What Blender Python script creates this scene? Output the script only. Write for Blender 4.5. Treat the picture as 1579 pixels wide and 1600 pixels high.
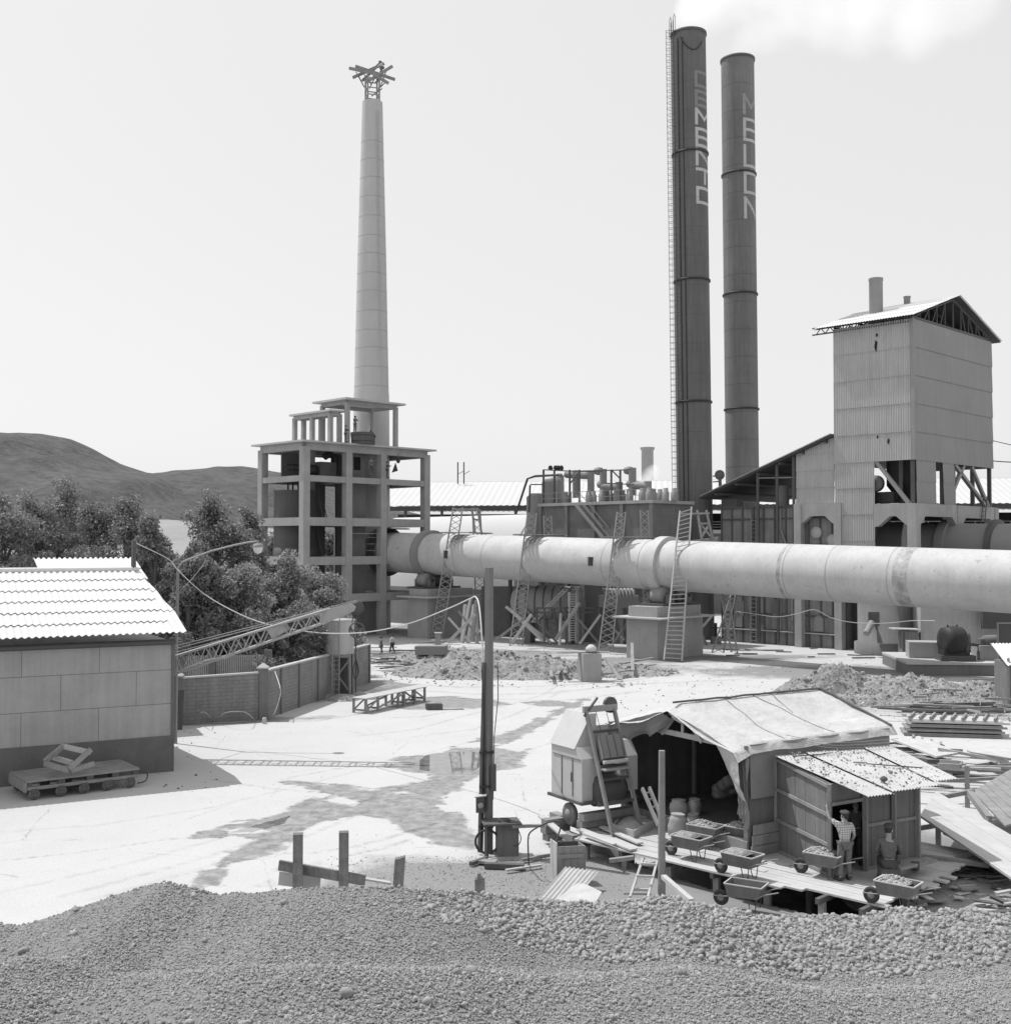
import bpy, math, random
import numpy as np
from mathutils import Vector, Matrix, noise
random.seed(7); RNG = np.random.default_rng(7)
for o in list(bpy.data.objects): bpy.data.objects.remove(o)
scene = bpy.context.scene
COL = scene.collection
R = math.radians
# ------------------------------------------------------------------ camera
F, CX, CY, H = 1800.0, 789.5, 800.0, 9.5
TH = math.atan(52/1800); CT, ST = math.cos(TH), math.sin(TH)
cam = bpy.data.cameras.new('camera'); cam_o = bpy.data.objects.new('camera', cam); COL.objects.link(cam_o)
cam.sensor_fit = 'HORIZONTAL'; cam.sensor_width = 56; cam.lens = F/1579*56
cam.clip_start = .5; cam.clip_end = 20000
cam_o.location = (0, 0, H); cam_o.rotation_euler = (math.pi/2+TH, 0, 0)
scene.camera = cam_o
# ------------------------------------------------------------------ light
SUN_EL, SUN_AZ = R(62), R(149)          # azimuth counted from +x, anticlockwise
sd = Vector((math.cos(SUN_EL)*math.cos(SUN_AZ), math.cos(SUN_EL)*math.sin(SUN_AZ), math.sin(SUN_EL)))
sl = bpy.data.lights.new('sun', 'SUN'); sl.energy = 4.1; sl.angle = R(.5); sl.color = (1, 1, 1)
so = bpy.data.objects.new('sun', sl); COL.objects.link(so); so.location = (0, 0, 100)
so.rotation_euler = sd.to_track_quat('Z', 'Y').to_euler()
w = bpy.data.worlds.new('World'); scene.world = w; w.use_nodes = True
nt = w.node_tree; nt.nodes.clear()
out = nt.nodes.new('ShaderNodeOutputWorld'); bg = nt.nodes.new('ShaderNodeBackground')
sky = nt.nodes.new('ShaderNodeTexSky'); sky.sky_type = 'NISHITA'; sky.sun_disc = False
sky.sun_elevation = SUN_EL; sky.sun_rotation = R(90)-SUN_AZ; sky.dust_density = 2.5
bw = nt.nodes.new('ShaderNodeRGBToBW'); mm = nt.nodes.new('ShaderNodeMath'); mm.operation = 'MULTIPLY_ADD'
SKY_K, SKY_C, SKY_S = .45, 6.85, .1     # black and white film, sky burnt almost to white
mm.inputs[1].default_value = SKY_K; mm.inputs[2].default_value = SKY_C
nt.links.new(sky.outputs[0], bw.inputs[0]); nt.links.new(bw.outputs[0], mm.inputs[0])
nt.links.new(mm.outputs[0], bg.inputs['Color']); bg.inputs['Strength'].default_value = SKY_S
nt.links.new(bg.outputs[0], out.inputs['Surface'])
vs = scene.view_settings; vs.view_transform = 'Standard'; vs.look = 'None'; vs.gamma = 1; vs.exposure = 0.0
scene.render.engine = 'CYCLES'; scene.cycles.max_bounces = 6; scene.cycles.volume_bounces = 6
# ------------------------------------------------------------------ helpers
def ray(x, y):
    a = (x-CX)/F; b = (CY-y)/F
    return Vector((a, CT-b*ST, ST+b*CT))
def P(x, y, Y): d = ray(x, y); return Vector((0, 0, H))+d*(Y/d.y)
def G(x, y, z=0.): d = ray(x, y); return Vector((0, 0, H))+d*((z-H)/d.z)
def zat(p, y): d = ray(CX, y); return H+p[1]*d.z/d.y
def along(p, d, x, z=H):
    r = (x-CX)/F     # X = r*(Y*CT+(z-H)*ST)
    return (r*(p[1]*CT+(z-H)*ST)-p[0])/(d[0]-r*d[1]*CT)
def V(*a): return Vector(a)
s7 = math.sqrt(.5)
A = V(-s7, s7, 0); B = V(s7, s7, 0); Z = V(0, 0, 1)
Wd = V(.853, .522, 0).normalized(); Nd = V(-Wd.y, Wd.x, 0)      # axes of the yard sheds
def on(p, z): return V(p[0], p[1], z)
class MB:
    def __init__(s): s.v = []; s.f = []; s.smooth = []
    def add(s, vs, fs, sm=False):
        n = len(s.v); s.v += [tuple(v) for v in vs]; s.f += [tuple(i+n for i in f) for f in fs]; s.smooth += [sm]*len(fs); return s
    def pp(s, o, a, b, c):     # parallelepiped
        o, a, b, c = map(Vector, (o, a, b, c))
        vs = [o, o+a, o+a+b, o+b, o+c, o+a+c, o+a+b+c, o+b+c]
        fs = [(0,3,2,1),(4,5,6,7),(0,1,5,4),(1,2,6,5),(2,3,7,6),(3,0,4,7)]
        if a.cross(b).dot(c) < 0: fs = [f[::-1] for f in fs]
        return s.add(vs, fs)
    def box(s, c, sx, sy, sz, ux=V(1,0,0), uy=V(0,1,0), uz=V(0,0,1)):
        c = Vector(c); return s.pp(c-ux*sx/2-uy*sy/2-uz*sz/2, ux*sx, uy*sy, uz*sz)
    def beam(s, p, q, wd, h=None, up=None):
        p, q = Vector(p), Vector(q); h = h or wd; d = q-p
        if up is None: up = V(0,0,1) if abs(d.normalized().z) < .95 else V(.6,.8,0)
        sd_ = d.cross(Vector(up)).normalized(); u2 = sd_.cross(d).normalized()
        return s.pp(p-sd_*wd/2-u2*h/2, d, sd_*wd, u2*h)
    def ring(s, pts_list, closed=True, cap=(True, True), sm=True):
        n = len(pts_list[0]); vs = [q for r in pts_list for q in r]; fs = []
        for i in range(len(pts_list)-1):
            for j in range(n if closed else n-1):
                k = (j+1) % n; fs.append((i*n+j, i*n+k, (i+1)*n+k, (i+1)*n+j))
        s.add(vs, fs, sm)
        if cap[0]: s.add(pts_list[0], [tuple(range(n))[::-1]])
        if cap[1]: s.add(pts_list[-1], [tuple(range(n))])
        return s
    def tube(s, p, q, r, r2=None, n=10, cap=(True, True)):
        p, q = Vector(p), Vector(q); r2 = r if r2 is None else r2
        return s.pipe([p, q], [r, r2], n, cap)
    def pipe(s, pts, r, n=8, cap=(True, True)):
        pts = [Vector(p) for p in pts]; m = len(pts); rs = r if isinstance(r, (list, tuple)) else [r]*m
        rings = []; prev = None
        for i, p in enumerate(pts):
            t = (pts[min(i+1, m-1)]-pts[max(i-1, 0)]).normalized()
            if prev is None: a = t.orthogonal().normalized()
            else:
                a = prev-t*prev.dot(t); a.normalize()
            prev = a; b = t.cross(a)
            rings.append([p+(a*math.cos(2*math.pi*j/n)+b*math.sin(2*math.pi*j/n))*rs[i] for j in range(n)])
        return s.ring(rings, True, cap)
    def lathe(s, c, prof, n=20, ax=V(0,0,1), cap=(True, True), sm=True):
        c = Vector(c); ax = ax.normalized(); a = ax.orthogonal().normalized(); b = ax.cross(a)
        return s.ring([[c+ax*h+(a*math.cos(2*math.pi*j/n)+b*math.sin(2*math.pi*j/n))*r for j in range(n)] for r, h in prof], True, cap, sm)
    def prism(s, poly, ext):
        poly = [Vector(p) for p in poly]; ext = Vector(ext); n = len(poly)
        nn = V(0,0,0)
        for i in range(n): nn += poly[i].cross(poly[(i+1) % n])
        if nn.dot(ext) > 0: poly = poly[::-1]
        vs = poly+[p+ext for p in poly]
        fs = [tuple(range(n)), tuple(range(2*n-1, n-1, -1))]+[(i, i+n, (i+1) % n+n, (i+1) % n) for i in range(n)]
        return s.add(vs, [f for f in fs])
    def corr(s, o, u, L, v, Wv, n, pitch=.2, amp=.03, per=6, topf=None, rows=1, step=.02):
        # corrugated sheet: waves across u, straight along v; rows overlap like shingles
        u, v, n, o = Vector(u).normalized(), Vector(v).normalized(), Vector(n).normalized(), Vector(o)
        k = max(2, int(L/pitch*per)); 
        for r_ in range(rows):
            v0 = Wv*r_/rows; v1 = Wv*(r_+1)/rows+(.04 if r_ < rows-1 else 0); a_, b_ = [], []
            for i in range(k+1):
                t = L*i/k; wv = amp*math.cos(2*math.pi*t/pitch)
                top = v1 if topf is None else min(v1, topf(t)); bot = min(v0, top)
                a_.append(o+u*t+v*bot+n*(wv+step)); b_.append(o+u*t+v*top+n*(wv))
            s.ring([a_, b_], False, (False, False), True)
        return s
    def grid(s, f, nu, nv, sm=True):
        vs = [f(i/nu, j/nv) for j in range(nv+1) for i in range(nu+1)]
        fs = [(j*(nu+1)+i, j*(nu+1)+i+1, (j+1)*(nu+1)+i+1, (j+1)*(nu+1)+i) for j in range(nv) for i in range(nu)]
        return s.add(vs, fs, sm)
def woff(o):
    l = V(0,0,0)
    while o is not None: l += o.location; o = o.parent
    return l
def tag(o, label=None, cat=None, group=None, kind=None):
    if label: o['label'] = label
    if cat: o['category'] = cat
    if group: o['group'] = group
    if kind: o['kind'] = kind
    return o
def build(name, mb, mat, parent=None, label=None, cat=None, group=None, kind=None, origin=None):
    if parent is not None: off = woff(parent); loc = V(0,0,0)
    elif origin is not None: off = Vector(origin); loc = off
    elif kind == 'structure' or not mb.v: off = V(0,0,0); loc = off
    else:
        a = np.array(mb.v); off = V((a[:,0].min()+a[:,0].max())/2, (a[:,1].min()+a[:,1].max())/2, a[:,2].min()); loc = off
    me = bpy.data.meshes.new(name)
    me.from_pydata([(x-off.x, y-off.y, z-off.z) for x, y, z in mb.v], [], mb.f)
    me.polygons.foreach_set('use_smooth', mb.smooth); me.materials.append(mat); me.update()
    o = bpy.data.objects.new(name, me); COL.objects.link(o); o.location = loc
    if parent is not None: o.parent = parent
    return tag(o, label, cat, group, kind)
def npmesh(name, verts, faces, mat, parent=None, smooth=False, **kw):
    verts = np.asarray(verts, dtype=np.float32); off = np.zeros(3)
    if parent is not None: off = np.array(woff(parent))
    elif kw.get('origin') is not None: off = np.array(kw['origin'])
    me = bpy.data.meshes.new(name); n = len(verts); m, k = faces.shape
    me.vertices.add(n); me.vertices.foreach_set('co', (verts-off).astype(np.float32).ravel())
    me.loops.add(m*k); me.loops.foreach_set('vertex_index', faces.astype(np.int32).ravel())
    me.polygons.add(m); me.polygons.foreach_set('loop_start', np.arange(0, m*k, k, dtype=np.int32))
    me.polygons.foreach_set('loop_total', np.full(m, k, dtype=np.int32))
    me.polygons.foreach_set('use_smooth', np.full(m, smooth)); me.update(calc_edges=True); me.validate()
    me.materials.append(mat)
    o = bpy.data.objects.new(name, me); COL.objects.link(o)
    if parent is not None: o.parent = parent
    else: o.location = off
    return tag(o, kw.get('label'), kw.get('cat'), kw.get('group'), kw.get('kind'))
def thing(name, label, cat, loc=(0,0,0), group=None, rz=0):
    o = bpy.data.objects.new(name, None); COL.objects.link(o); o.location = loc; o.rotation_euler = (0,0,rz)
    o.empty_display_size = .3
    return tag(o, label, cat, group)
def copy_tree(o, parent=None):
    c = o.copy(); COL.objects.link(c)
    if parent is not None: c.parent = parent
    for ch in list(o.children): copy_tree(ch, c)
    return c
def dup(o, loc, rz=None, label=None, scale=None, rot=None):
    c = copy_tree(o); c.location = loc
    if rz is not None: c.rotation_euler = (0, 0, rz)
    if rot is not None: c.rotation_euler = rot
    if scale: c.scale = (scale,)*3
    if label: c['label'] = label
    return c
# ------------------------------------------------------------------ materials
def mk(name, val, var=.12, scale=1.5, bump=.15, bscale=25, rough=.9, streak=0, metal=0, spots=0, lines=None, spec=.3, bdist=.02):
    m = bpy.data.materials.new(name); m.use_nodes = True; t = m.node_tree; N = t.nodes; Lk = t.links
    bs = N['Principled BSDF']; tc = N.new('ShaderNodeTexCoord'); co = tc.outputs['Object']
    bs.inputs['Roughness'].default_value = rough; bs.inputs['Metallic'].default_value = metal
    bs.inputs['Specular IOR Level'].default_value = spec
    def noise_(sc, vec, det=6, ro=.6):
        n = N.new('ShaderNodeTexNoise'); n.inputs['Scale'].default_value = sc; n.inputs['Detail'].default_value = det
        n.inputs['Roughness'].default_value = ro; Lk.new(vec, n.inputs['Vector']); return n.outputs['Fac']
    def math_(op, a, b, c=None):
        n = N.new('ShaderNodeMath'); n.operation = op
        for i, q in enumerate((a, b, c)):
            if q is None: continue
            if isinstance(q, (int, float)): n.inputs[i].default_value = q
            else: Lk.new(q, n.inputs[i])
        return n.outputs[0]
    f = noise_(scale, co)
    v = math_('MULTIPLY_ADD', math_('SUBTRACT', f, .5), var*4, 1.0)
    f2 = noise_(scale*9, co, 4); v = math_('MULTIPLY', v, math_('MULTIPLY_ADD', math_('SUBTRACT', f2, .5), var*1.6, 1.0))
    if streak:
        mp = N.new('ShaderNodeMapping'); mp.inputs['Scale'].default_value = (2.5, 2.5, .12); Lk.new(co, mp.inputs[0])
        f3 = noise_(1.6, mp.outputs[0], 5, .65); v = math_('MULTIPLY', v, math_('MULTIPLY_ADD', math_('SUBTRACT', f3, .5), streak*4, 1.0))
    if spots:
        f4 = noise_(scale*3.3, co, 8, .7); r_ = N.new('ShaderNodeMapRange'); r_.inputs[1].default_value = .6; r_.inputs[2].default_value = .68
        Lk.new(f4, r_.inputs[0]); v = math_('MULTIPLY', v, math_('MULTIPLY_ADD', r_.outputs[0], -spots, 1.0))
    hgt = None
    if lines:      # ('brick', w, h, mortar, contrast, mode)
        br = N.new('ShaderNodeTexBrick'); mp = N.new('ShaderNodeMapping'); sx = N.new('ShaderNodeSeparateXYZ'); cb = N.new('ShaderNodeCombineXYZ')
        Lk.new(co, sx.inputs[0])
        ang = lines[5]; h_ = math_('ADD', math_('MULTIPLY', sx.outputs[0], math.cos(ang)), math_('MULTIPLY', sx.outputs[1], math.sin(ang)))
        Lk.new(h_, cb.inputs[0]); Lk.new(sx.outputs[2], cb.inputs[1]); Lk.new(cb.outputs[0], br.inputs['Vector'])
        br.inputs['Scale'].default_value = 1; br.inputs['Brick Width'].default_value = lines[1]; br.inputs['Row Height'].default_value = lines[2]
        br.inputs['Mortar Size'].default_value = lines[3]; br.inputs['Mortar Smooth'].default_value = .1
        br.inputs['Color1'].default_value = (1,1,1,1); br.inputs['Color2'].default_value = (lines[6] if len(lines) > 6 else .92,)*3+(1,)
        br.inputs['Mortar'].default_value = (lines[4],)*3+(1,)
        b2 = N.new('ShaderNodeRGBToBW'); Lk.new(br.outputs[0], b2.inputs[0]); v = math_('MULTIPLY', v, b2.outputs[0]); hgt = br.outputs['Fac']
    v = math_('MULTIPLY', v, val); v = math_('MAXIMUM', v, .008); v = math_('MINIMUM', v, .86)
    Lk.new(v, bs.inputs['Base Color'])
    if bump:
        bp = N.new('ShaderNodeBump'); bp.inputs['Strength'].default_value = bump; bp.inputs['Distance'].default_value = bdist
        hh = noise_(bscale, co, 5)
        if hgt is not None: hh = math_('SUBTRACT', hh, hgt)
        Lk.new(hh, bp.inputs['Height']); Lk.new(bp.outputs[0], bs.inputs['Normal'])
    return m
def darken_slabs(): pass
M = dict(
 conc=mk('concrete', .32, .13, .7, .3, 12, .9, streak=.10),
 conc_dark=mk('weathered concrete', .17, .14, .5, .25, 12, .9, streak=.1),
 conc_light=mk('pale concrete', .42, .1, .6, .2, 14, .9, streak=.05),
 chim=mk('chimney concrete', .42, .06, .35, .15, 10, .9, streak=.05),
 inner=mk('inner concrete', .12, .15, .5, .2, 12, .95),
 kiln=mk('painted kiln steel', .45, .13, .55, .12, 5, .65, streak=.06, spots=.3, spec=.3),
 kiln_seam=mk('kiln seam', .33, .1, 1, .1, 12, .6),
 kiln_old=mk('dusty kiln steel', .24, .08, .5, .1, 6, .7),
 steel=mk('dark steel', .09, .12, .8, .1, 20, .6, metal=0, streak=.06),
 stack=mk('sooty stack steel', .115, .14, .25, .1, 8, .7, streak=.2),
 stack2=mk('sooty pale stack steel', .15, .16, .2, .1, 8, .7, streak=.2),
 paint=mk('faded white paint', .42, .12, .6, .05, 20, .8),
 paint_faint=mk('nearly worn off white paint', .2, .1, .6, .05, 20, .8),
 black=mk('black iron', .035, .2, 2, .2, 20, .6),
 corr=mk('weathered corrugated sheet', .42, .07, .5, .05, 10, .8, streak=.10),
 corr_shade=mk('corrugated sheet darkened for shade', .25, .06, .35, .06, 10, .85, streak=.08),  # darker copy of the same sheet, the side's shade put into its colour
 roof=mk('white fibre cement roof', .6, .06, 1.2, .1, 20, .8, spots=.1),
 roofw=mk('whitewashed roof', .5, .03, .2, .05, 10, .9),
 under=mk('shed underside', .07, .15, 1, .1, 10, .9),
 brick=mk('dark brick', .19, .16, .8, .5, 20, .95, streak=.12, lines=('b', .26, .085, .01, .8, R(135))),
 brick2=mk('block wall render', .23, .16, .9, .8, 9, .95, streak=.16, lines=('b', .42, .2, .012, .84, R(20))),
 panel=mk('panel wall', .36, .10, .8, .2, 18, .9, streak=.10, lines=('b', 2.95, 1.42, .014, .45, R(29), .96)),
 plinth=mk('dark plinth', .14, .2, 1.2, .3, 15, .95),
 wood=mk('grey weathered wood', .24, .18, 2, .5, 18, .9, streak=.16),
 wood_light=mk('pale sawn wood', .42, .12, 2, .3, 18, .9, streak=.08),
 wood_dark=mk('dark old wood', .10, .2, 2, .5, 18, .95, streak=.2),
 hutwall=mk('hut boards', .17, .14, 1.6, .3, 16, .95, streak=.2),
 deck=mk('dusty deck boards', .44, .12, 1.6, .3, 14, .9),
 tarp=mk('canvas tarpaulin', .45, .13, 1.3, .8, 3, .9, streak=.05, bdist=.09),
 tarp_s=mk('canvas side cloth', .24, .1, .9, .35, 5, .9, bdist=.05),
 mixer=mk('mixer sheet metal', .46, .06, 2, .06, 14, .6, spots=.15),
 mixer_d=mk('mixer dusty iron', .15, .2, 3, .2, 20, .8),
 sand=mk('sand load', .38, .12, 6, .9, 40, 1),
 rockload=mk('broken rock load', .36, .35, 9, .8, 30, 1),
 dirt=mk('excavated earth', .29, .3, 1.8, 1.0, 5, 1, bdist=.2),
 gravel=mk('gravel', .315, .14, .8, 1.0, 34, 1, bdist=.09),
 rubber=mk('rubber', .05, .1, 5, .1, 30, .8),
 skin=mk('skin', .30, .05, 8, .1, 40, .6),
 hair=mk('hair', .04, .1, 20, .3, 60, .8),
 trousers=mk('work trousers', .15, .15, 8, .4, 20, .95),
 darkcloth=mk('dark work cloth', .07, .15, 8, .4, 20, .95),
 lightcloth=mk('light work cloth', .5, .1, 8, .4, 20, .95),
 greycloth=mk('grey sweater', .12, .15, 10, .4, 30, .95),
 cap=mk('cap cloth', .08, .15, 14, .4, 30, .95),
 boot=mk('leather boot', .06, .2, 8, .2, 30, .7),
 sack=mk('paper sack', .36, .12, 3, .5, 8, .9, bdist=.05),
 wire=mk('pale rope', .5, .1, 4, .1, 30, .9),
 cable=mk('black cable', .06, .1, 4, .1, 30, .7),
 bark=mk('bark', .12, .2, 4, .8, 10, 1),
 hill=mk('scrub covered hill', .082, .4, .05, .8, .08, 1, bdist=6),
 hill2=mk('dry grass hill', .25, .12, .02, .0, 1, 1),
 glass=mk('lamp glass', .6, .02, 3, .0, 1, .2, spec=.6),
 loose=mk('dusty loose sheet', .42, .15, 2, .2, 10, .9),
 rim_highlight=mk('rim with painted highlight', .5, .1, 4, .05, 20, .6),  # paler colour stands for the highlight along the metal rims
 dark=mk('dark opening', .02, .1, 1, 0, 1, 1),
)
def leafmat(name, lo, hi):
    m = bpy.data.materials.new(name); m.use_nodes = True; t = m.node_tree; N = t.nodes; Lk = t.links
    bs = N['Principled BSDF']; g = N.new('ShaderNodeNewGeometry'); r_ = N.new('ShaderNodeMapRange')
    r_.inputs[3].default_value = lo; r_.inputs[4].default_value = hi
    Lk.new(g.outputs['Random Per Island'], r_.inputs[0]); Lk.new(r_.outputs[0], bs.inputs['Base Color']); bs.inputs['Roughness'].default_value = .6
    tr = N.new('ShaderNodeBsdfTranslucent'); Lk.new(r_.outputs[0], tr.inputs['Color']); mx = N.new('ShaderNodeMixShader'); mx.inputs[0].default_value = .3
    Lk.new(bs.outputs[0], mx.inputs[1]); Lk.new(tr.outputs[0], mx.inputs[2]); Lk.new(mx.outputs[0], N['Material Output'].inputs['Surface'])
    return m
def islands(name, lo, hi):
    m = mk(name, 1, .1, 9, .5, 30, 1); t = m.node_tree; N = t.nodes; bs = N['Principled BSDF']; g = N.new('ShaderNodeNewGeometry'); r_ = N.new('ShaderNodeMapRange'); r_.inputs[3].default_value = lo; r_.inputs[4].default_value = hi
    t.links.new(g.outputs['Random Per Island'], r_.inputs[0]); t.links.new(r_.outputs[0], bs.inputs['Base Color']); return m
M['stones'] = islands('gravel stones', .25, .35); M['chips'] = islands('earth clods', .16, .42)
M['leaf'] = leafmat('leaves', .12, .34); M['leaf2'] = leafmat('pale leaves', .17, .42)
# ================================================================== THE SETTING
def fbm(x, y, s, o=4, seed=0.): 
    return noise.fractal(Vector((x*s+seed, y*s-seed, seed*.37)), 1.0, 2.0, o)
# ground: one sheet to the horizon
def ground_mat():
    m = mk('yard ground', .45, .05, .25, .35, 6, .95, bdist=.03); t = m.node_tree; N = t.nodes; Lk = t.links
    bs = N['Principled BSDF']; src = bs.inputs['Base Color'].links[0].from_socket
    tc = N.new('ShaderNodeTexCoord'); nz = N.new('ShaderNodeTexNoise'); nz.inputs['Scale'].default_value = .55; nz.inputs['Detail'].default_value = 8
    nz.inputs['Roughness'].default_value = .65; Lk.new(tc.outputs['Object'], nz.inputs['Vector'])
    tot = None
    def mth(op, a, b):
        n = N.new('ShaderNodeMath'); n.operation = op
        for i, q in enumerate((a, b)):
            if isinstance(q, (int, float)): n.inputs[i].default_value = q
            else: Lk.new(q, n.inputs[i])
        return n.outputs[0]
    for (x, y, rx, ry, ang) in SOIL_SHADE:
        mp = N.new('ShaderNodeMapping'); mp.vector_type = 'TEXTURE'; mp.inputs['Location'].default_value = (x, y, 0)
        mp.inputs['Scale'].default_value = (rx, ry, 1000); mp.inputs['Rotation'].default_value = (0, 0, ang)
        Lk.new(tc.outputs['Object'], mp.inputs[0]); ln = N.new('ShaderNodeVectorMath'); ln.operation = 'LENGTH'; Lk.new(mp.outputs[0], ln.inputs[0])
        d = mth('SUBTRACT', 1.0, ln.outputs['Value']); tot = d if tot is None else mth('MAXIMUM', tot, d)
    k = mth('ADD', tot, mth('MULTIPLY', mth('SUBTRACT', nz.outputs['Fac'], .5), 1.5))
    mr = N.new('ShaderNodeMapRange'); mr.inputs[1].default_value = -.12; mr.inputs[2].default_value = .3; mr.inputs[3].default_value = 1; mr.inputs[4].default_value = .5
    Lk.new(k, mr.inputs[0]); v = mth('MULTIPLY', src, mr.outputs[0])
    def att(n_): a = N.new('ShaderNodeAttribute'); a.attribute_name = n_; return a.outputs['Fac']
    def rng(x, a, b, c, d):
        r = N.new('ShaderNodeMapRange'); r.interpolation_type = 'SMOOTHSTEP'
        for i, q in enumerate((a, b, c, d)): r.inputs[i+1].default_value = q
        Lk.new(x, r.inputs[0]); return r.outputs[0]
    n2 = N.new('ShaderNodeTexNoise'); n2.inputs['Scale'].default_value = 2.1; n2.inputs['Detail'].default_value = 7; n2.inputs['Roughness'].default_value = .7; Lk.new(tc.outputs['Object'], n2.inputs['Vector'])
    nc = mth('SUBTRACT', n2.outputs['Fac'], .5); big = mth('SUBTRACT', nz.outputs['Fac'], .5)
    pl = N.new('ShaderNodeTexVoronoi'); pl.inputs['Scale'].default_value = .75; pl.inputs['Randomness'].default_value = 1; mpv = N.new('ShaderNodeMapping'); mpv.inputs['Rotation'].default_value = (0, 0, R(25)); mpv.inputs['Scale'].default_value = (.55, 1.3, 1)
    Lk.new(tc.outputs['Object'], mpv.inputs[0]); wq = N.new('ShaderNodeVectorMath'); wq.operation = 'ADD'; sq = N.new('ShaderNodeVectorMath'); sq.operation = 'SCALE'; sq.inputs['Scale'].default_value = .25; Lk.new(n2.outputs['Color'], sq.inputs[0]); Lk.new(mpv.outputs[0], wq.inputs[0]); Lk.new(sq.outputs[0], wq.inputs[1]); Lk.new(wq.outputs[0], pl.inputs['Vector'])
    sxv = N.new('ShaderNodeSeparateXYZ'); Lk.new(pl.outputs['Color'], sxv.inputs[0])
    wv = rng(mth('ADD', mth('ADD', mth('ADD', att('wet'), mth('MULTIPLY', nc, .8)), mth('MULTIPLY', big, .5)), mth('MULTIPLY', mth('SUBTRACT', sxv.outputs[0], .5), .55)), -.34, -.10, 0, 1)
    pv = mth('MULTIPLY', rng(mth('ADD', att('pud'), mth('MULTIPLY', nc, .35)), -.02, .05, 0, 1), 1.0)
    damp = mth('MULTIPLY', wv, rng(n2.outputs['Fac'], .3, .7, .45, 1.0))
    v = mth('MULTIPLY', v, mth('SUBTRACT', 1.0, mth('MULTIPLY', damp, .66)))
    v = mth('MULTIPLY', v, mth('SUBTRACT', 1.0, mth('MULTIPLY', pv, .35)))
    tk = mth('MULTIPLY', att('trk'), rng(n2.outputs['Fac'], .36, .62, 0, .5)); v = mth('MULTIPLY', v, mth('SUBTRACT', 1.0, tk))
    # big poured slabs: faint cracks between them
    vo = N.new('ShaderNodeTexVoronoi'); vo.feature = 'DISTANCE_TO_EDGE'; vo.inputs['Scale'].default_value = .16; vo.inputs['Randomness'].default_value = .8; wp = N.new('ShaderNodeVectorMath'); wp.operation = 'ADD'
    sc_ = N.new('ShaderNodeVectorMath'); sc_.operation = 'SCALE'; sc_.inputs['Scale'].default_value = .35; Lk.new(n2.outputs['Color'], sc_.inputs[0]); Lk.new(tc.outputs['Object'], wp.inputs[0]); Lk.new(sc_.outputs[0], wp.inputs[1]); Lk.new(wp.outputs[0], vo.inputs['Vector'])
    ck = mth('MULTIPLY', rng(vo.outputs['Distance'], .0, .006, .3, 0), rng(nz.outputs['Fac'], .45, .6, 0, 1)); v = mth('MULTIPLY', v, mth('SUBTRACT', 1.0, ck))
    gr = N.new('ShaderNodeTexNoise'); gr.inputs['Scale'].default_value = 14; gr.inputs['Detail'].default_value = 5; gr.inputs['Roughness'].default_value = .75; Lk.new(tc.outputs['Object'], gr.inputs['Vector'])
    v = mth('MULTIPLY', v, rng(gr.outputs['Fac'], .25, .75, .88, 1.1))
    Lk.new(v, bs.inputs['Base Color'])
    ro = mth('SUBTRACT', mth('SUBTRACT', .95, mth('MULTIPLY', wv, .45)), mth('MULTIPLY', pv, .47)); Lk.new(ro, bs.inputs['Roughness'])
    sp_ = mth('ADD', mth('MULTIPLY', wv, .2), mth('ADD', .25, mth('MULTIPLY', pv, .3))); Lk.new(sp_, bs.inputs['Specular IOR Level'])
    for nd in N:
        if nd.type == 'BUMP': Lk.new(mth('MULTIPLY', mth('SUBTRACT', 1.0, pv), .35), nd.inputs['Strength'])
    return m
g_ = lambda x, y: G(x, y)
SOIL_SHADE = []
for (x, y, rx, ry, a) in [(790,1370,6.,2.3,0), (900,1390,7,2.2,0), (1150,1400,9,3.0,-.1), (700,1385,4,1.2,0), (1500,1360,4,5,0), (690,1022,13,5,0), (850,1045,13,6,0),
                          (1060,1030,14,3.2,.2), (1330,1050,13,5,0), (1480,1090,9,8,0), (620,985,14,10,0), (900,985,20,9,0), (480,1093,7,1.6,.9), (340,1128,6,1.1,.3), (1250,1400,9,4,0)]:  # soil patches; those at the deck also paint the shade under it
    p = g_(x, y); SOIL_SHADE.append((p.x, p.y, rx, ry, a))
WET = [[(300,1310),(345,1290),(400,1283),(455,1268),(500,1248),(528,1240),(505,1252),(560,1262),(590,1268),(560,1252),(500,1236),(448,1222),(520,1228),(580,1236),(640,1228),(690,1212),(640,1205),(612,1198),(625,1186),(680,1178),(740,1160),(780,1150),(830,1132),(870,1112),(900,1096),(915,1092),(905,1104),(860,1122),(838,1136),(810,1152),(770,1168),(812,1176),(826,1170),(800,1190),(812,1196),(765,1206),(735,1212),(715,1232),(690,1240),(670,1250),(690,1262),(712,1285),(740,1310),(735,1325),(690,1315),(640,1300),(600,1278),(560,1272),(500,1285),(470,1300),(440,1318),(400,1338),(360,1352),(320,1385),(290,1400),(330,1362),(372,1332),(410,1310),(365,1304),(330,1310)],
 [(600,1100),(640,1092),(700,1089),(760,1094),(800,1101),(740,1106),(640,1108),(610,1104)], [(820,1098),(860,1094),(900,1099),(860,1104)], [(560,1066),(600,1062),(640,1070),(600,1084),(560,1078)]]
DRY = [[(690,1160),(760,1158),(790,1163),(740,1170),(705,1168)], [(350,1296),(400,1292),(418,1300),(360,1306)], [(510,1288),(555,1283),(580,1290),(520,1300),(495,1297)], [(600,1236),(640,1234),(655,1240),(610,1246)]]
PUD = [[(640,1200),(668,1178),(720,1174),(765,1176),(756,1196),(735,1208),(706,1212),(672,1206)], [(350,1303),(400,1289),(455,1274),(446,1287),(395,1300)], [(700,1216),(716,1222),(690,1232),(668,1232)]]
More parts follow.
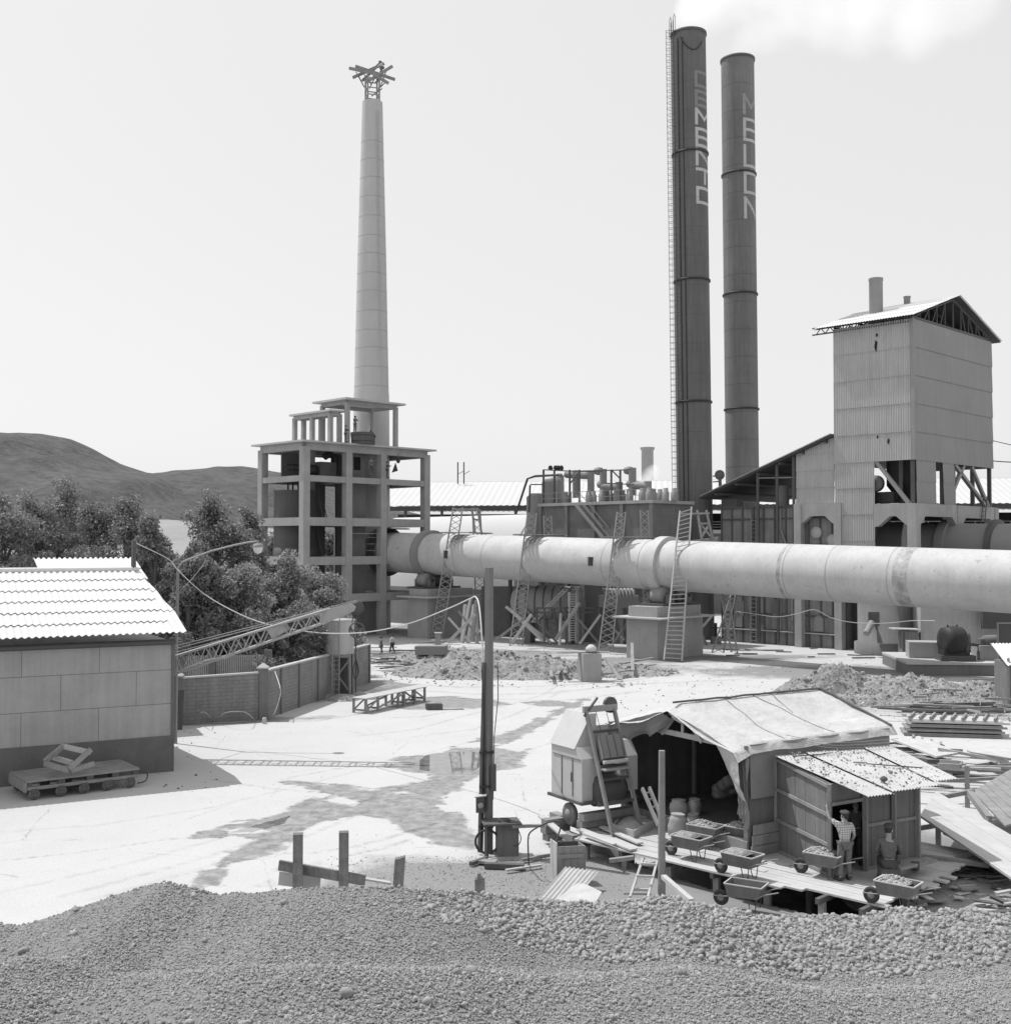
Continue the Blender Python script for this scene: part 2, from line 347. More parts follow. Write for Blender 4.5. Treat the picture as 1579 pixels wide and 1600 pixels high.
TRK = [([(560,1150),(650,1140),(720,1120),(800,1100),(850,1085),(870,1072)], .09, .55), ([(640,1152),(740,1140),(800,1118),(845,1098),(880,1078)], .09, .5), ([(0,1345),(120,1333),(260,1312),(400,1300)], .04, .7),
 ([(330,1218),(420,1232),(520,1240)], .05, .9), ([(440,1218),(500,1206),(560,1196),(640,1186)], .05, .9), ([(490,1333),(560,1322),(640,1300),(700,1282)], .1, .6), ([(540,1338),(600,1325),(640,1312)], .1, .7),
 ([(430,1128),(500,1126),(560,1116),(620,1108)], .12, .8), ([(600,1122),(660,1120),(700,1112),(760,1104)], .09, .8), ([(640,1078),(760,1086),(860,1083),(980,1070),(1150,1062)], .25, .55), ([(620,1088),(740,1092),(880,1095),(1000,1080)], .2, .5),
 ([(600,1066),(720,1074),(860,1072),(980,1064),(1090,1048)], .25, .5), ([(100,1400),(250,1360),(420,1310),(600,1240),(760,1190),(900,1150)], .12, .35), ([(150,1405),(300,1362),(470,1310),(650,1236),(800,1190)], .12, .35),
 ([(0,1300),(150,1290),(330,1262),(520,1215),(700,1168),(860,1128)], .1, .3), ([(0,1395),(200,1350),(380,1300)], .1, .35)]
def sdf(px, py, poly, closed=True):
    P_ = np.array([[G(x, y).x, G(x, y).y] for x, y in poly]); n = len(P_); d = np.full(px.shape, 1e9); ins = np.zeros(px.shape, bool)
    for i in range(n if closed else n-1):
        a, b = P_[i], P_[(i+1) % n]; ab = b-a; t = np.clip(((px-a[0])*ab[0]+(py-a[1])*ab[1])/(ab@ab+1e-9), 0, 1)
        d = np.minimum(d, np.hypot(px-a[0]-t*ab[0], py-a[1]-t*ab[1]))
        if closed and abs(ab[1]) > 1e-9: c = ((a[1] > py) != (b[1] > py)) & (px < ab[0]*(py-a[1])/ab[1]+a[0]); ins ^= c
    return np.where(ins, d, -d) if closed else d
xs = np.concatenate([[-9000,-3000,-1200,-500,-250,-120,-70,-45,-30], np.arange(-22,16,.14), np.linspace(17,90,70), [140,300,700,1800,4500,9000]])
ys = np.concatenate([[-300,-60], np.arange(10,26,1.), np.arange(26,86,.17), np.linspace(86.6,175,90), [220,300,500,900,1600,3000,6000,12000]])
XX, YY = np.meshgrid(xs, ys); fx, fy = XX.ravel(), YY.ravel()
near = (np.abs(fx) < 30) & (fy > 24) & (fy < 95); wet_ = np.full(fx.shape, -2.); pud_ = np.full(fx.shape, -2.); trk_ = np.zeros(fx.shape)
qx, qy = fx[near], fy[near]
w0 = np.full(qx.shape, -2.)
for p in WET: w0 = np.maximum(w0, sdf(qx, qy, p))
for p in DRY: w0 = np.minimum(w0, -sdf(qx, qy, p))
p0 = np.full(qx.shape, -2.)
for p in PUD: p0 = np.maximum(p0, sdf(qx, qy, p))
t0 = np.zeros(qx.shape)
for p, wd, am in TRK: t0 = np.maximum(t0, am*np.clip(1.6-sdf(qx, qy, p, False)/wd, 0, 1))
wet_[near] = w0; pud_[near] = p0; trk_[near] = t0
SHADE_PIT = [(930,1330),(1010,1352),(1150,1400),(1260,1425),(1400,1440),(1480,1380),(1330,1320),(1180,1300),(1050,1290),(960,1290)]  # hollow added under the deck to deepen the shade there
zz = np.zeros(fx.shape); zz[near] = -.95*np.clip(sdf(qx, qy, SHADE_PIT)/.7+.1, 0, 1)
go_ = npmesh('ground', np.stack([fx, fy, zz], -1), (lambda n, m: np.array([(j*n+i, j*n+i+1, (j+1)*n+i+1, (j+1)*n+i) for j in range(m-1) for i in range(n-1)]))(len(xs), len(ys)), ground_mat(), smooth=True, kind='structure', origin=(0,0,0))
for nm, arr in (('wet', wet_), ('pud', pud_), ('trk', trk_)):
    at = go_.data.attributes.new(nm, 'FLOAT', 'POINT'); at.data.foreach_set('value', arr.astype(np.float32))
# hills
def ridge(name, pts, Y, mat, depth, seed):
    px = [p[0] for p in pts]; py = [p[1] for p in pts]
    xs_ = np.linspace(px[0], px[-1], 160); vs_ = []; K = 26
    for j in range(K+1):
        t = j/K
        for x in xs_:
            y = np.interp(x, px, py); top = P(x, y, Y); d = Y-depth*(1-t)
            k = math.sin(t*math.pi/2)**1.25
            X = top.x; z = top.z*k
            z += fbm(X, d, 5/Y, 6, seed)*top.z*.30*math.sin(math.pi*min(1, t))-abs(fbm(X, d, 16/Y, 4, seed+2))*top.z*.10*math.sin(math.pi*min(1, t))
            z += fbm(X, d, 30/Y, 3, seed)*top.z*.012
            vs_.append((X, d, max(-1, z) if t > 0 else -2))
    n = len(xs_); f_ = np.array([(j*n+i, j*n+i+1, (j+1)*n+i+1, (j+1)*n+i) for j in range(K) for i in range(n-1)])
    npmesh(name, vs_, f_, mat, smooth=True, kind='structure', origin=(0,0,0))
ridge('hill', [(-900,760),(-500,700),(-200,690),(0,682),(40,677),(75,679),(110,687),(150,703),(190,725),(230,739),(270,744),(300,752),(330,775),(380,800),(440,840)], 2000, M['hill'], 900, 1.3)
ridge('hill', [(120,850),(180,800),(230,752),(260,742),(300,737),(350,731),(385,729),(420,735),(480,748),(560,775),(640,800),(760,830),(900,850)], 2500, M['hill'], 1100, 5.1)
ridge('hill', [(130,852),(180,830),(220,812),(260,812),(320,816),(400,822),(500,838),(640,850)], 900, M['hill2'], 350, 8.1)
# ---- excavated earth mounds (terrain) with rubble
ICO_V = None
def ico():
    global ICO_V
    import bmesh
    if ICO_V is None:
        ICO_V = []
        for sub in (1, 2):
            bm = bmesh.new(); bmesh.ops.create_icosphere(bm, subdivisions=sub, radius=1)
            ICO_V.append((np.array([v.co[:] for v in bm.verts]), np.array([[v.index for v in f.verts] for f in bm.faces]))); bm.free()
    return ICO_V
def stones(name, pos, rad, mat, sub=0, kind='stuff', label=None, cat=None, rough=.3, flat=.75):
    v0, f0 = ico()[sub]; n = len(pos); pos = np.asarray(pos); rad = np.asarray(rad)
    nm = RNG.normal(0, 1, (n, 3, 3)); q, _ = np.linalg.qr(nm)
    S = RNG.uniform(flat, 1.15, (n, 1, 3)); jit = 1+RNG.uniform(-rough, rough, (n, len(v0), 1))*.55
    vs_ = np.einsum('nij,nvj->nvi', q, v0[None]*S*jit)*rad[:, None, None]+pos[:, None, :]
    fs_ = (f0[None]+np.arange(n)[:, None, None]*len(v0)).reshape(-1, 3)
    return npmesh(name, vs_.reshape(-1, 3), fs_, mat, smooth=(sub == 1), kind=kind, label=label, cat=cat, origin=(0,0,0))
def mound(name, c, rx, ry, h, ang, seed, res=.13, rubble=250, rr=(.04,.16), peaks=4):
    c = Vector(c); ca, sa = math.cos(ang), math.sin(ang); nx_, ny_ = int(2.4*rx/res), int(2.4*ry/res); vs_ = []
    rnd = random.Random(seed); pk = [(rnd.uniform(-.6,.6), rnd.uniform(-.4,.4), rnd.uniform(.4,.7), rnd.uniform(.35,.7)) for _ in range(peaks)]
    def hf(u, v):
        r2 = u*u+v*v; e = max(0, 1-r2)
        k = .35*e+sum(a*math.exp(-(((u-x)**2+((v-y)*1.2)**2)/(s*s))) for x, y, s, a in pk)*min(1, e*2)*.6
        k += min(1, e*1.6)*(.42*fbm(u*rx, v*ry, .55, 5, seed)+.25*abs(fbm(u*rx, v*ry, 1.6, 4, seed+3))); 
        return h*k-.06*(r2 > .9)-.05
    for j in range(ny_+1):
        for i in range(nx_+1):
            u = (i/nx_*2-1)*1.1; v = (j/ny_*2-1)*1.1; X = u*rx; Yv = v*ry
            vs_.append((c.x+X*ca-Yv*sa, c.y+X*sa+Yv*ca, hf(u, v)+(.07*fbm(X, Yv, 2.2, 5, seed)+.03*fbm(X, Yv, 7., 3, seed))*max(0, min(1, (1-u*u-v*v)*4))))
    n = nx_+1; f_ = np.array([(j*n+i, j*n+i+1, (j+1)*n+i+1, (j+1)*n+i) for j in range(ny_) for i in range(nx_)])
    npmesh('earth_mound', vs_, f_, M['dirt'], smooth=True, kind='structure', origin=(0,0,0))
    pos, rad = [], []
    for _ in range(rubble*3):
        u, v = rnd.uniform(-1,1), rnd.uniform(-1,1)
        if u*u+v*v > 1.05: continue
        X, Yv = u*rx, v*ry; pos.append((c.x+X*ca-Yv*sa, c.y+X*sa+Yv*ca, max(0, hf(u, v))+.03)); rad.append(rnd.uniform(*rr)*rnd.random()**2+.03)
    stones('rubble', pos, rad, M['chips'], 0, flat=.5)
mound('m', G(800,1052), 9.5, 4.8, 1.25, .05, 3, rubble=420, rr=(.05,.28))
mound('m', G(925,1052), 6.5, 3.6, .7, .1, 9, rubble=260, rr=(.05,.25))
mound('m', G(680,1035), 6, 3, .8, 0, 5, rubble=160)
mound('m', G(1300,1095), 5.0, 3.0, 1.35, .35, 11, rubble=300, peaks=5)
mound('m', G(1400,1092), 6., 3.4, 1.1, -.1, 17, rubble=420)
mound('m', G(1530,1093), 4.5, 3, .9, .0, 23, rubble=260)
# ---- the gravel pile in front
CR = [(-400,1470),(0,1434),(40,1440),(120,1413),(180,1394),(258,1373),(300,1380),(340,1391),(430,1386),(470,1380),(600,1380),(740,1388),(840,1401),(930,1404),(1000,1399),(1045,1397),(1090,1408),(1150,1418),(1200,1428),(1280,1424),(1350,1425),(1400,1413),(1450,1419),(1500,1414),(1579,1426),(2000,1420)]
crx = [c[0] for c in CR]; cry = [c[1] for c in CR]
def gz(X, Y):
    Yc = 23.6+.5*math.sin(X*.35)+.25*math.sin(X*.9+1)
    x = CX+X/Yc*F; zc = H-(np.interp(x, crx, cry)-852)/F*Yc
    lo = max(0, min(1, (X+9)/8))          # left end runs out lower
    if Y >= Yc: return zc-(Y-Yc)*.72-.12*min(1, (Y-Yc))
    t = Yc-Y
    z = zc-.2*math.sin(min(1, t/2.6)*math.pi/2)*lo-.02
    z += max(0, t-2.2)*.175+.17*math.sin(t*1.25+X*.16+.5*math.sin(X*.5))*min(1, t/2.2)+.10*fbm(X, Y, .3, 3, 4.)*min(1, t/2)
    return z
res = .05; gx = np.arange(-15, 16, res); gy = np.arange(10.5, 28.4, res)
base = np.zeros((len(gy)//4+2, len(gx)//4+2))
for j in range(base.shape[0]):
    for i in range(base.shape[1]): base[j, i] = gz(gx[0]+i*res*4, gy[0]+j*res*4)
jj, ii = np.meshgrid(np.arange(len(gy))/4, np.arange(len(gx))/4, indexing='ij')
j0 = jj.astype(int); i0 = ii.astype(int); fj = jj-j0; fi = ii-i0
hz = base[j0,i0]*(1-fj)*(1-fi)+base[j0+1,i0]*fj*(1-fi)+base[j0,i0+1]*(1-fj)*fi+base[j0+1,i0+1]*fj*fi
hz += RNG.normal(0, .008, hz.shape)
def gzi(X, Y):
    j = (Y-gy[0])/res; i = (X-gx[0])/res; j = np.clip(j, 0, len(gy)-2).astype(int); i = np.clip(i, 0, len(gx)-2).astype(int); return hz[j, i]
GX, GY = np.meshgrid(gx, gy); hz_ = np.maximum(hz, -.3)
n = len(gx); idx = np.arange(len(gy)*n).reshape(len(gy), n)
f_ = np.stack([idx[:-1,:-1], idx[:-1,1:], idx[1:,1:], idx[1:,:-1]], -1).reshape(-1, 4)
npmesh('gravel_slope', np.stack([GX, GY, hz_], -1).reshape(-1, 3), f_, M['gravel'], smooth=True, kind='structure', origin=(0,0,0))
def scatter(n, r0, r1, pw, ymin=11.5, ymax=25.2, coarse=None, xmin=-99):
    Y = RNG.uniform(ymin, ymax, n); X = RNG.uniform(-1, 1, n)*(Y*.48+1.3); r = r0+(r1-r0)*RNG.random(n)**pw
    if coarse is not None:
        cx_ = CX+X/Y*F; Yc = 23.6
        k = np.array([.5+.5*noise.noise(Vector((a*.35, b*.6, 3.3))) for a, b in zip(X, Y)]); keep = RNG.random(n) < np.clip((k-.36)*3+(Y > 21.6)*(X > -3)*.55, .05, 1)
        X, Y, r = X[keep], Y[keep], r[keep]
    z = gzi(X, Y); ok = (z > -.2) & (X+RNG.normal(0, 1.2, X.shape) > xmin)
    return np.stack([X, Y, z+r*.35], -1)[ok], r[ok]
p_, r_ = scatter(175000, .008, .026, 1.6); stones('gravel', p_, r_, M['stones'], 0, rough=.45)
p_, r_ = scatter(15000, .02, .045, 2.2, coarse=1); stones('gravel', p_, r_, M['stones'], 0, rough=.4)
p_, r_ = scatter(10500, .028, .07, 2.6, ymin=21.5, ymax=24.6, xmin=-1); stones('gravel', p_, r_, M['stones'], 1, rough=.55)
p_, r_ = scatter(500, .04, .09, 3, coarse=1); stones('gravel', p_, r_, M['stones'], 1, rough=.55)
# litter of small stones on the yard near the pole
pos = []; rad = []
for _ in range(4200):
    x, y = random.gauss(770, 120), random.uniform(1338, 1402); p = G(x, y); pos.append((p.x, p.y, .0)); rad.append(.008+.03*random.random()**3)
for _ in range(260):
    x, y = random.uniform(260, 860), random.uniform(1100, 1330); p = G(x, y); pos.append((p.x, p.y, .0)); rad.append(random.uniform(.01, .03))
for _ in range(700):
    x, y = random.uniform(950, 1579), random.uniform(1030, 1130); p = G(x, y); pos.append((p.x, p.y, .0)); rad.append(random.uniform(.02, .09))
for _ in range(500):
    x, y = random.uniform(600, 1000), random.uniform(1015, 1075); p = G(x, y); pos.append((p.x, p.y, .0)); rad.append(random.uniform(.03, .12))
stones('rubble', pos, rad, M['chips'], 0, flat=.5)
# ================================================================== INDUSTRIAL PLANT
def XY(x, Y): p = P(x, CY, Y); return V(p.x, Y, 0)
# ---- concrete frame tower
T0 = XY(475.5, 116)
def tp(a, b, z): return T0+A*a+B*b+Z*z
bl = [0, along(T0, B, 542), along(T0, B, 596), along(T0, B, 664)]; al = [0, along(T0, A, 410)]; La, Lb = al[1], bl[3]
ZR = zat(T0, 688)
lev = [(zat(T0, 742), .62), (zat(T0, 808), .85), (zat(T0, 870), .85), (zat(T0, 930.5), .85)]
ft = thing('concrete_frame_tower', 'open grey concrete frame tower with flat roof slab, behind the bushes', 'tower', T0)
for b in bl:
    for a in al:
        build('column', MB().box(tp(a, b, ZR/2-.3), .78, .78, ZR-.6, A, B), M['conc'], ft)
def frame_level(zt, h, slab):
    for a in al: build('beam', MB().beam(tp(a, 0, zt-h/2), tp(a, Lb, zt-h/2), .7, h-.006), M['conc'], ft)
    for b in (0, bl[1], bl[2], Lb): build('beam', MB().beam(tp(0, b, zt-h/2+.002), tp(La, b, zt-h/2+.002), .66, h-.03), M['conc'], ft)
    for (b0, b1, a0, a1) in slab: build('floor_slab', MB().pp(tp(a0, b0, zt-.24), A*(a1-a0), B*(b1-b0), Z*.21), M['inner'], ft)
frame_level(lev[0][0], lev[0][1], [(.3, Lb-.3, .3, La-.3)])
frame_level(lev[1][0], lev[1][1], [(.3, bl[2], .3, La-.3)])
frame_level(lev[2][0], lev[2][1], [(.3, bl[1], .3, La-.3)])
frame_level(lev[3][0], lev[3][1], [(bl[1], bl[3], .3, La-.3)])
build('roof_slab', MB().pp(tp(-.9, -.9, ZR-.18), A*(La+1.8), B*(Lb+1.8), Z*.18), M['conc_light'], ft)
rb = .75
for a in al: build('roof_beam', MB().beam(tp(a, 0, ZR-.18-rb/2), tp(a, Lb, ZR-.18-rb/2), .72, rb), M['conc'], ft)
for b in (0, bl[1], bl[2], Lb): build('roof_beam', MB().beam(tp(0, b, ZR-.19-rb/2), tp(La, b, ZR-.19-rb/2), .68, rb-.03), M['conc'], ft)
# two roof canopies
def canopy(a0, a1, b0, b1, zt, posts, over=.8):
    build('canopy_slab', MB().pp(tp(a0-over, b0-over, zt-.2), A*(a1-a0+2*over), B*(b1-b0+2*over), Z*.2), M['conc_light'], ft)
    for a in (a0, a1): build('canopy_beam', MB().beam(tp(a, b0, zt-.4), tp(a, b1, zt-.4), .34, .4), M['conc'], ft)
    for b in (b0, b1): build('canopy_beam', MB().beam(tp(a0, b, zt-.41), tp(a1, b, zt-.41), .33, .39), M['conc'], ft)
    for a, b in posts: build('canopy_post', MB().box(tp(a, b, (zt+ZR)/2-.2), .42, .42, zt-ZR-.4, A, B), M['conc'], ft)
c0 = along(T0, B, 543.5); c1 = along(T0, B, 619); pB = T0+B*c0; ca1 = along(pB, A, 503)
zt1 = zat(pB, 622)
canopy(.2, ca1, c0, c1, zt1, [(a, b) for a in (.2, ca1) for b in (c0, c1)])
a2, b2, a3 = 1.0, 3.9, 7.4
canopy(a2, a3, b2, 5.05, zat(tp(a2, b2, 0), 640), [(a, b) for a in (a2, (a2+a3)/2, a3) for b in (b2, 5.05)], .45)
# shaft, inner walls
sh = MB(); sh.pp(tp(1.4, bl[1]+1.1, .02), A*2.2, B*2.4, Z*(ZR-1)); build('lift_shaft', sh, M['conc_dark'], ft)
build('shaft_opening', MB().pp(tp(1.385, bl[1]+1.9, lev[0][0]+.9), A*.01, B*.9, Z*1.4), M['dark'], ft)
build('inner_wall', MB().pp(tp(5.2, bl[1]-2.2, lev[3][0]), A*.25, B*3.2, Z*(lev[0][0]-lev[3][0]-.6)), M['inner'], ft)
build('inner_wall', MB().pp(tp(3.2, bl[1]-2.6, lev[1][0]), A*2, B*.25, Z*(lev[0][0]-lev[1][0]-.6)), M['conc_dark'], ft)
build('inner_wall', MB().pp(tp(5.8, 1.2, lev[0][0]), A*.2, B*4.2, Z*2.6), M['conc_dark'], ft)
build('inner_column', MB().box(tp(4.3, bl[1]-1.5, ZR/2), .6, .6, ZR-.8, A, B), M['conc_light'], ft)
for z0, z1 in ((lev[2][0], lev[1][0]), (lev[1][0], lev[0][0])):
    lad = MB()
    for s in (0, .5): lad.beam(tp(1.8, 3.6+s, z0), tp(3.6, 3.9+s, z1-.4), .07)
    for k in range(9):
        t = k/9+.05; lad.beam(tp(1.8+1.8*t, 3.6+.3*t, z0+(z1-z0-.4)*t), tp(1.8+1.8*t, 4.1+.3*t, z0+(z1-z0-.4)*t), .05)
    build('inside_ladder', lad, M['steel'], ft)
build('guard_rail', MB().beam(tp(0, bl[1]+.6, lev[2][0]+2.4), tp(0, bl[2]-.4, lev[2][0]+2.4), .07), M['wood'], ft)
for zz in (.6, 1.3, 2.0): build('guard_rail', MB().beam(tp(.6, bl[2]-1.5, lev[2][0]+zz), tp(.6, bl[2]-.3, lev[2][0]+zz), .06), M['wood'], ft)
# tanks inside
tank_xy = tp(4.8, 2.2, 0)
tk = thing('steel_tank', 'dark upright drum tank inside the concrete tower, below the second slab', 'tank', on(tank_xy, lev[1][0]))
build('shell', MB().lathe(on(tank_xy, lev[1][0]), [(2.2, 0), (2.2, 2.75), (2.28, 2.76), (2.28, 2.9)], 32), M['steel'], tk)
pm = MB()
for dx in (-.9, -.3, .5): pm.tube(on(tank_xy+B*dx, lev[1][0]+2.85), on(tank_xy+B*dx, lev[1][0]+3.9), .09)
build('outlet_pipe', pm, M['black'], tk)
tk2 = thing('steel_tank', 'dark upright drum tank standing low in the concrete tower just above the tree tops', 'tank', on(tank_xy, lev[2][0]))
build('shell', MB().lathe(on(tank_xy, lev[2][0]), [(2.3, 0), (2.3, .9), (2.2, .92), (2.2, lev[1][0]-lev[2][0]-.3)], 32), M['steel'], tk2)
# valve rack on the upper floor, dark machine, stacked bags
vr = MB(); o_ = tp(3.2, .8, lev[0][0])
for dx in (-.5, 0, .5, 1.0): vr.tube(o_+B*dx, o_+B*dx+Z*1.2, .06)
for zz in (.7, 1.2): vr.beam(o_-B*.9+Z*zz, o_+B*1.4+Z*zz, .14)
for dx in (-.8, -.3, .2, .7, 1.2): vr.lathe(o_+B*dx+Z*1.2, [(.0, 0), (.2, .02), (.2, .14), (.0, .16)], 10)
build('valve_rack', vr, M['black'], label='small black rack of valves on the upper slab of the concrete tower', cat='valve rack')
mc = thing('machine', 'dark motor and pale crate on the upper slab of the concrete tower', 'machine', tp(2.5, 3.6, lev[0][0]))
build('motor', MB().lathe(tp(2.5, 2.6, lev[0][0]+.7), [(.3,-.6),(.55,-.5),(.6,0),(.55,.5),(.3,.6)], 14, B), M['black'], mc)
build('crate', MB().box(tp(2.2, 4.2, lev[0][0]+.8), 1.0, 2.0, 1.6, A, B), M['inner'], mc)
build('hood', MB().pipe([tp(2.4, 5.4, lev[0][0]), tp(2.4, 5.5, lev[0][0]+2.2), tp(2.4, 4.9, lev[0][0]+2.6), tp(2.4, 4.2, lev[0][0]+2.2)], .4, 10), M['black'], mc)
# round vat on the tower roof
vp = G(566, 694, ZR); vt = thing('wooden_vat', 'round staved vat on the roof of the concrete tower', 'vat', vp)
build('staves', MB().lathe(vp, [(1.15, 0), (1.25, 1.2), (1.15, 1.22), (1.1, .2)], 20), M['wood_dark'], vt)
for zz in (.25, .85): build('hoop', MB().lathe(vp+Z*zz, [(1.19+zz*.06, 0), (1.19+zz*.06, .07)], 20, cap=(False, False)), M['black'], vt)
pot = thing('hoist_pulley', 'small pulley hanging from a hook under the right roof bay of the concrete tower', 'pulley', P(622, 724, 121.5))
build('block', MB().lathe(P(622, 724, 121.5), [(.05, 0), (.2, .15), (.22, .4), (.05, .6)], 10), M['black'], pot)
build('chain', MB().tube(P(622, 720, 121.5)+Z*.2, on(P(622, 724, 121.5), ZR-.8), .03), M['black'], pot)
hb = P(617, 737, 121.0); build('sheet_flag', MB().prism([hb, hb+V(-.35,0,-.1), hb+V(.05,0,1.0), hb+V(.3,.0,.1)], V(0,.05,0)), M['black'], label='small dark triangular cloth hanging beside the worker on the upper slab', cat='cloth')
# ---- tapered concrete chimney under construction
cY = 131.; cb = XY(579.5, cY); zc_t = zat(cb, 160)
ch = thing('concrete_chimney', 'tall tapered pale concrete chimney with lift joints, rising behind the concrete frame tower', 'chimney', cb)
prof = [(2.28, 0), (2.02, zat(cb, 620))]; 
prof += [(np.interp(z, [zat(cb, 620), zat(cb, 400), zc_t], [1.98, 1.63, 1.16]), z) for z in np.linspace(zat(cb, 610), zc_t, 24)]
mbc = MB(); mbc.lathe(cb, prof, 48, cap=(False, True)); build('shaft', mbc, M['chim'], ch)
zz = zat(cb, 690)
jl_m = mk('joint line', .34, .1, 1, .1, 10)
while zz < zc_t-3:
    r0 = np.interp(zz, [zat(cb, 620), zat(cb, 400), zc_t], [1.98, 1.63, 1.16])
    build('lift_joint', MB().lathe(cb+Z*zz, [(r0-.01, -.06), (r0+.012, -.04), (r0+.012, .04), (r0-.01, .06)], 48, cap=(False, False)), jl_m, ch); zz += 2.13*random.uniform(.93, 1.07)
cl = MB(); pr = cb+V(.75, -1.0, 0)
for k in range(150): 
    z_ = 18+k*.275; r0 = np.interp(z_, [0, zat(cb, 400), zc_t], [2.28, 1.63, 1.16]); c_ = cb+V(math.cos(R(-55)), math.sin(R(-55)), 0)*(r0+.07)+Z*z_
    cl.beam(c_-V(.2,.1,0), c_+V(.2,.1,0), .04)
build('climbing_rungs', cl, M['conc_light'], ch)
sc = thing('hoist_scaffold', 'timber hoist frame of radiating beams on top of the pale concrete chimney', 'scaffold', cb+Z*zc_t)
t0 = cb+Z*zc_t
for i in range(4):
    an = R(45+90*i+18); q = t0+V(math.cos(an), math.sin(an), 0)*.95
    build('upright', MB().beam(q-Z*.1, q+Z*3.2, .14), M['wood'], sc)
for h_ in (.7, 1.5, 2.6):
    rg = MB()
    for i in range(4):
        a1_, a2_ = R(63+90*i), R(153+90*i); rg.beam(t0+V(math.cos(a1_), math.sin(a1_), 0)*.95+Z*h_, t0+V(math.cos(a2_), math.sin(a2_), 0)*.95+Z*h_, .1)
    build('tie_ring', rg, M['wood'], sc)
for (x0, y0, x1, y1, dy) in [(545,106,604,119,-.6), (555,103,617,124,.4), (551,121,600,99,.5), (572,128,613,103,-.5), (583,115,607,130,-.9), (566,126,596,96,.9)]:
    build('cantilever_beam', MB().beam(P(x0, y0, cY+dy-.3), P(x1, y1, cY+dy+.3), .22, .3), M['wood'], sc)
for (x0, y0, x1, y1) in [(556,112,569,136), (563,108,580,132), (604,108,594,136), (600,112,585,130), (569,136,560,118), (594,136,604,126), (577,138,590,112), (580,150,597,138)]:
    build('strut', MB().beam(P(x0, y0, cY), P(x1, y1, cY), .1), M['wood'], sc)
# ---- rotary kiln
KP = lambda x: None
def kiln_pt(x):      # axis point whose plan line X+Y = 113.5
    t = (x-CX)/F; Yk = 113.5/(1+t); d = (125.3-Yk)*math.sqrt(2)
    return V(t*Yk, Yk, 8.73-d*.0264)
kd = (kiln_pt(1500)-kiln_pt(700)).normalized(); KR = 2.16
kl = thing('rotary_kiln', 'huge pale steel tube lying across the works on concrete piers', 'rotary kiln', kiln_pt(1100))
ke = kiln_pt(1579)+kd*16; ks = kiln_pt(604)
build('shell', MB().ring([[c+(kd.orthogonal().normalized()*math.cos(a)+kd.cross(kd.orthogonal().normalized())*math.sin(a))*KR for a in np.linspace(0, 2*math.pi, 97)[:-1]] for c in (ks, ke)], True, (True, True)), M['kiln'], kl)
def kband(x, wd, dr, name, mat, n=96):
    c = kiln_pt(x); build(name, MB().lathe(c, [(KR-.01, -wd/2), (KR+dr, -wd/2), (KR+dr, wd/2), (KR-.01, wd/2)], n, kd, cap=(False, False), sm=False), mat, kl)
for x in (672, 1040, 1548+120): kband(x, .95, .34, 'riding_tyre', M['kiln_old'] if x < 700 else M['kiln'])
kband(1013, .9, .03, 'tyre_pad', M['kiln']); 
for x in (731, 775, 962, 1076, 1244, 1310, 1405): kband(x, .07, .012, 'weld_seam', M['kiln_seam'])
band = mk('greasy dark band', .34, .5, 1.6, .05, 10, .6)
kband(1237, .3, .008, 'stain_band', band); kband(1425, 1.1, .009, 'stain_band', band)
for x, ang in ((721, R(3)), (947, R(3))):
    c = kiln_pt(x); up = kd.cross(V(-s7,-s7,0)).normalized(); side = V(-s7,-s7,0); up = side.cross(kd).normalized(); up = up if up.z > 0 else -up
    n_ = (side*math.cos(ang)+up*math.sin(ang)).normalized(); cc = c+n_*(KR-.02)
    t_ = n_.cross(kd).normalized()
    h_ = build('hatch', MB().box(cc, .46, .78, .12, kd, t_, n_), M['black'], kl)
    build('hatch_frame', MB().box(cc-kd*.34, .12, .8, .16, kd, t_, n_), M['kiln_seam'], h_)
# burner hood at the tower end
hd = thing('kiln_hood', 'dark steel hood round the left end of the big tube, beside the concrete tower', 'hood', on(ks, 6))
build('collar', MB().lathe(ks, [(KR+.1,-.9), (KR+.5,-.9), (KR+.5, .3), (KR+.1, .6)], 40, kd, cap=(False, False)), M['steel'], hd)
build('top_plate', MB().pp(ks+Z*(KR+.3)-V(.2,1.6,0), V(2.6,0,0), V(0,3.2,0), Z*.12), M['steel'], hd)
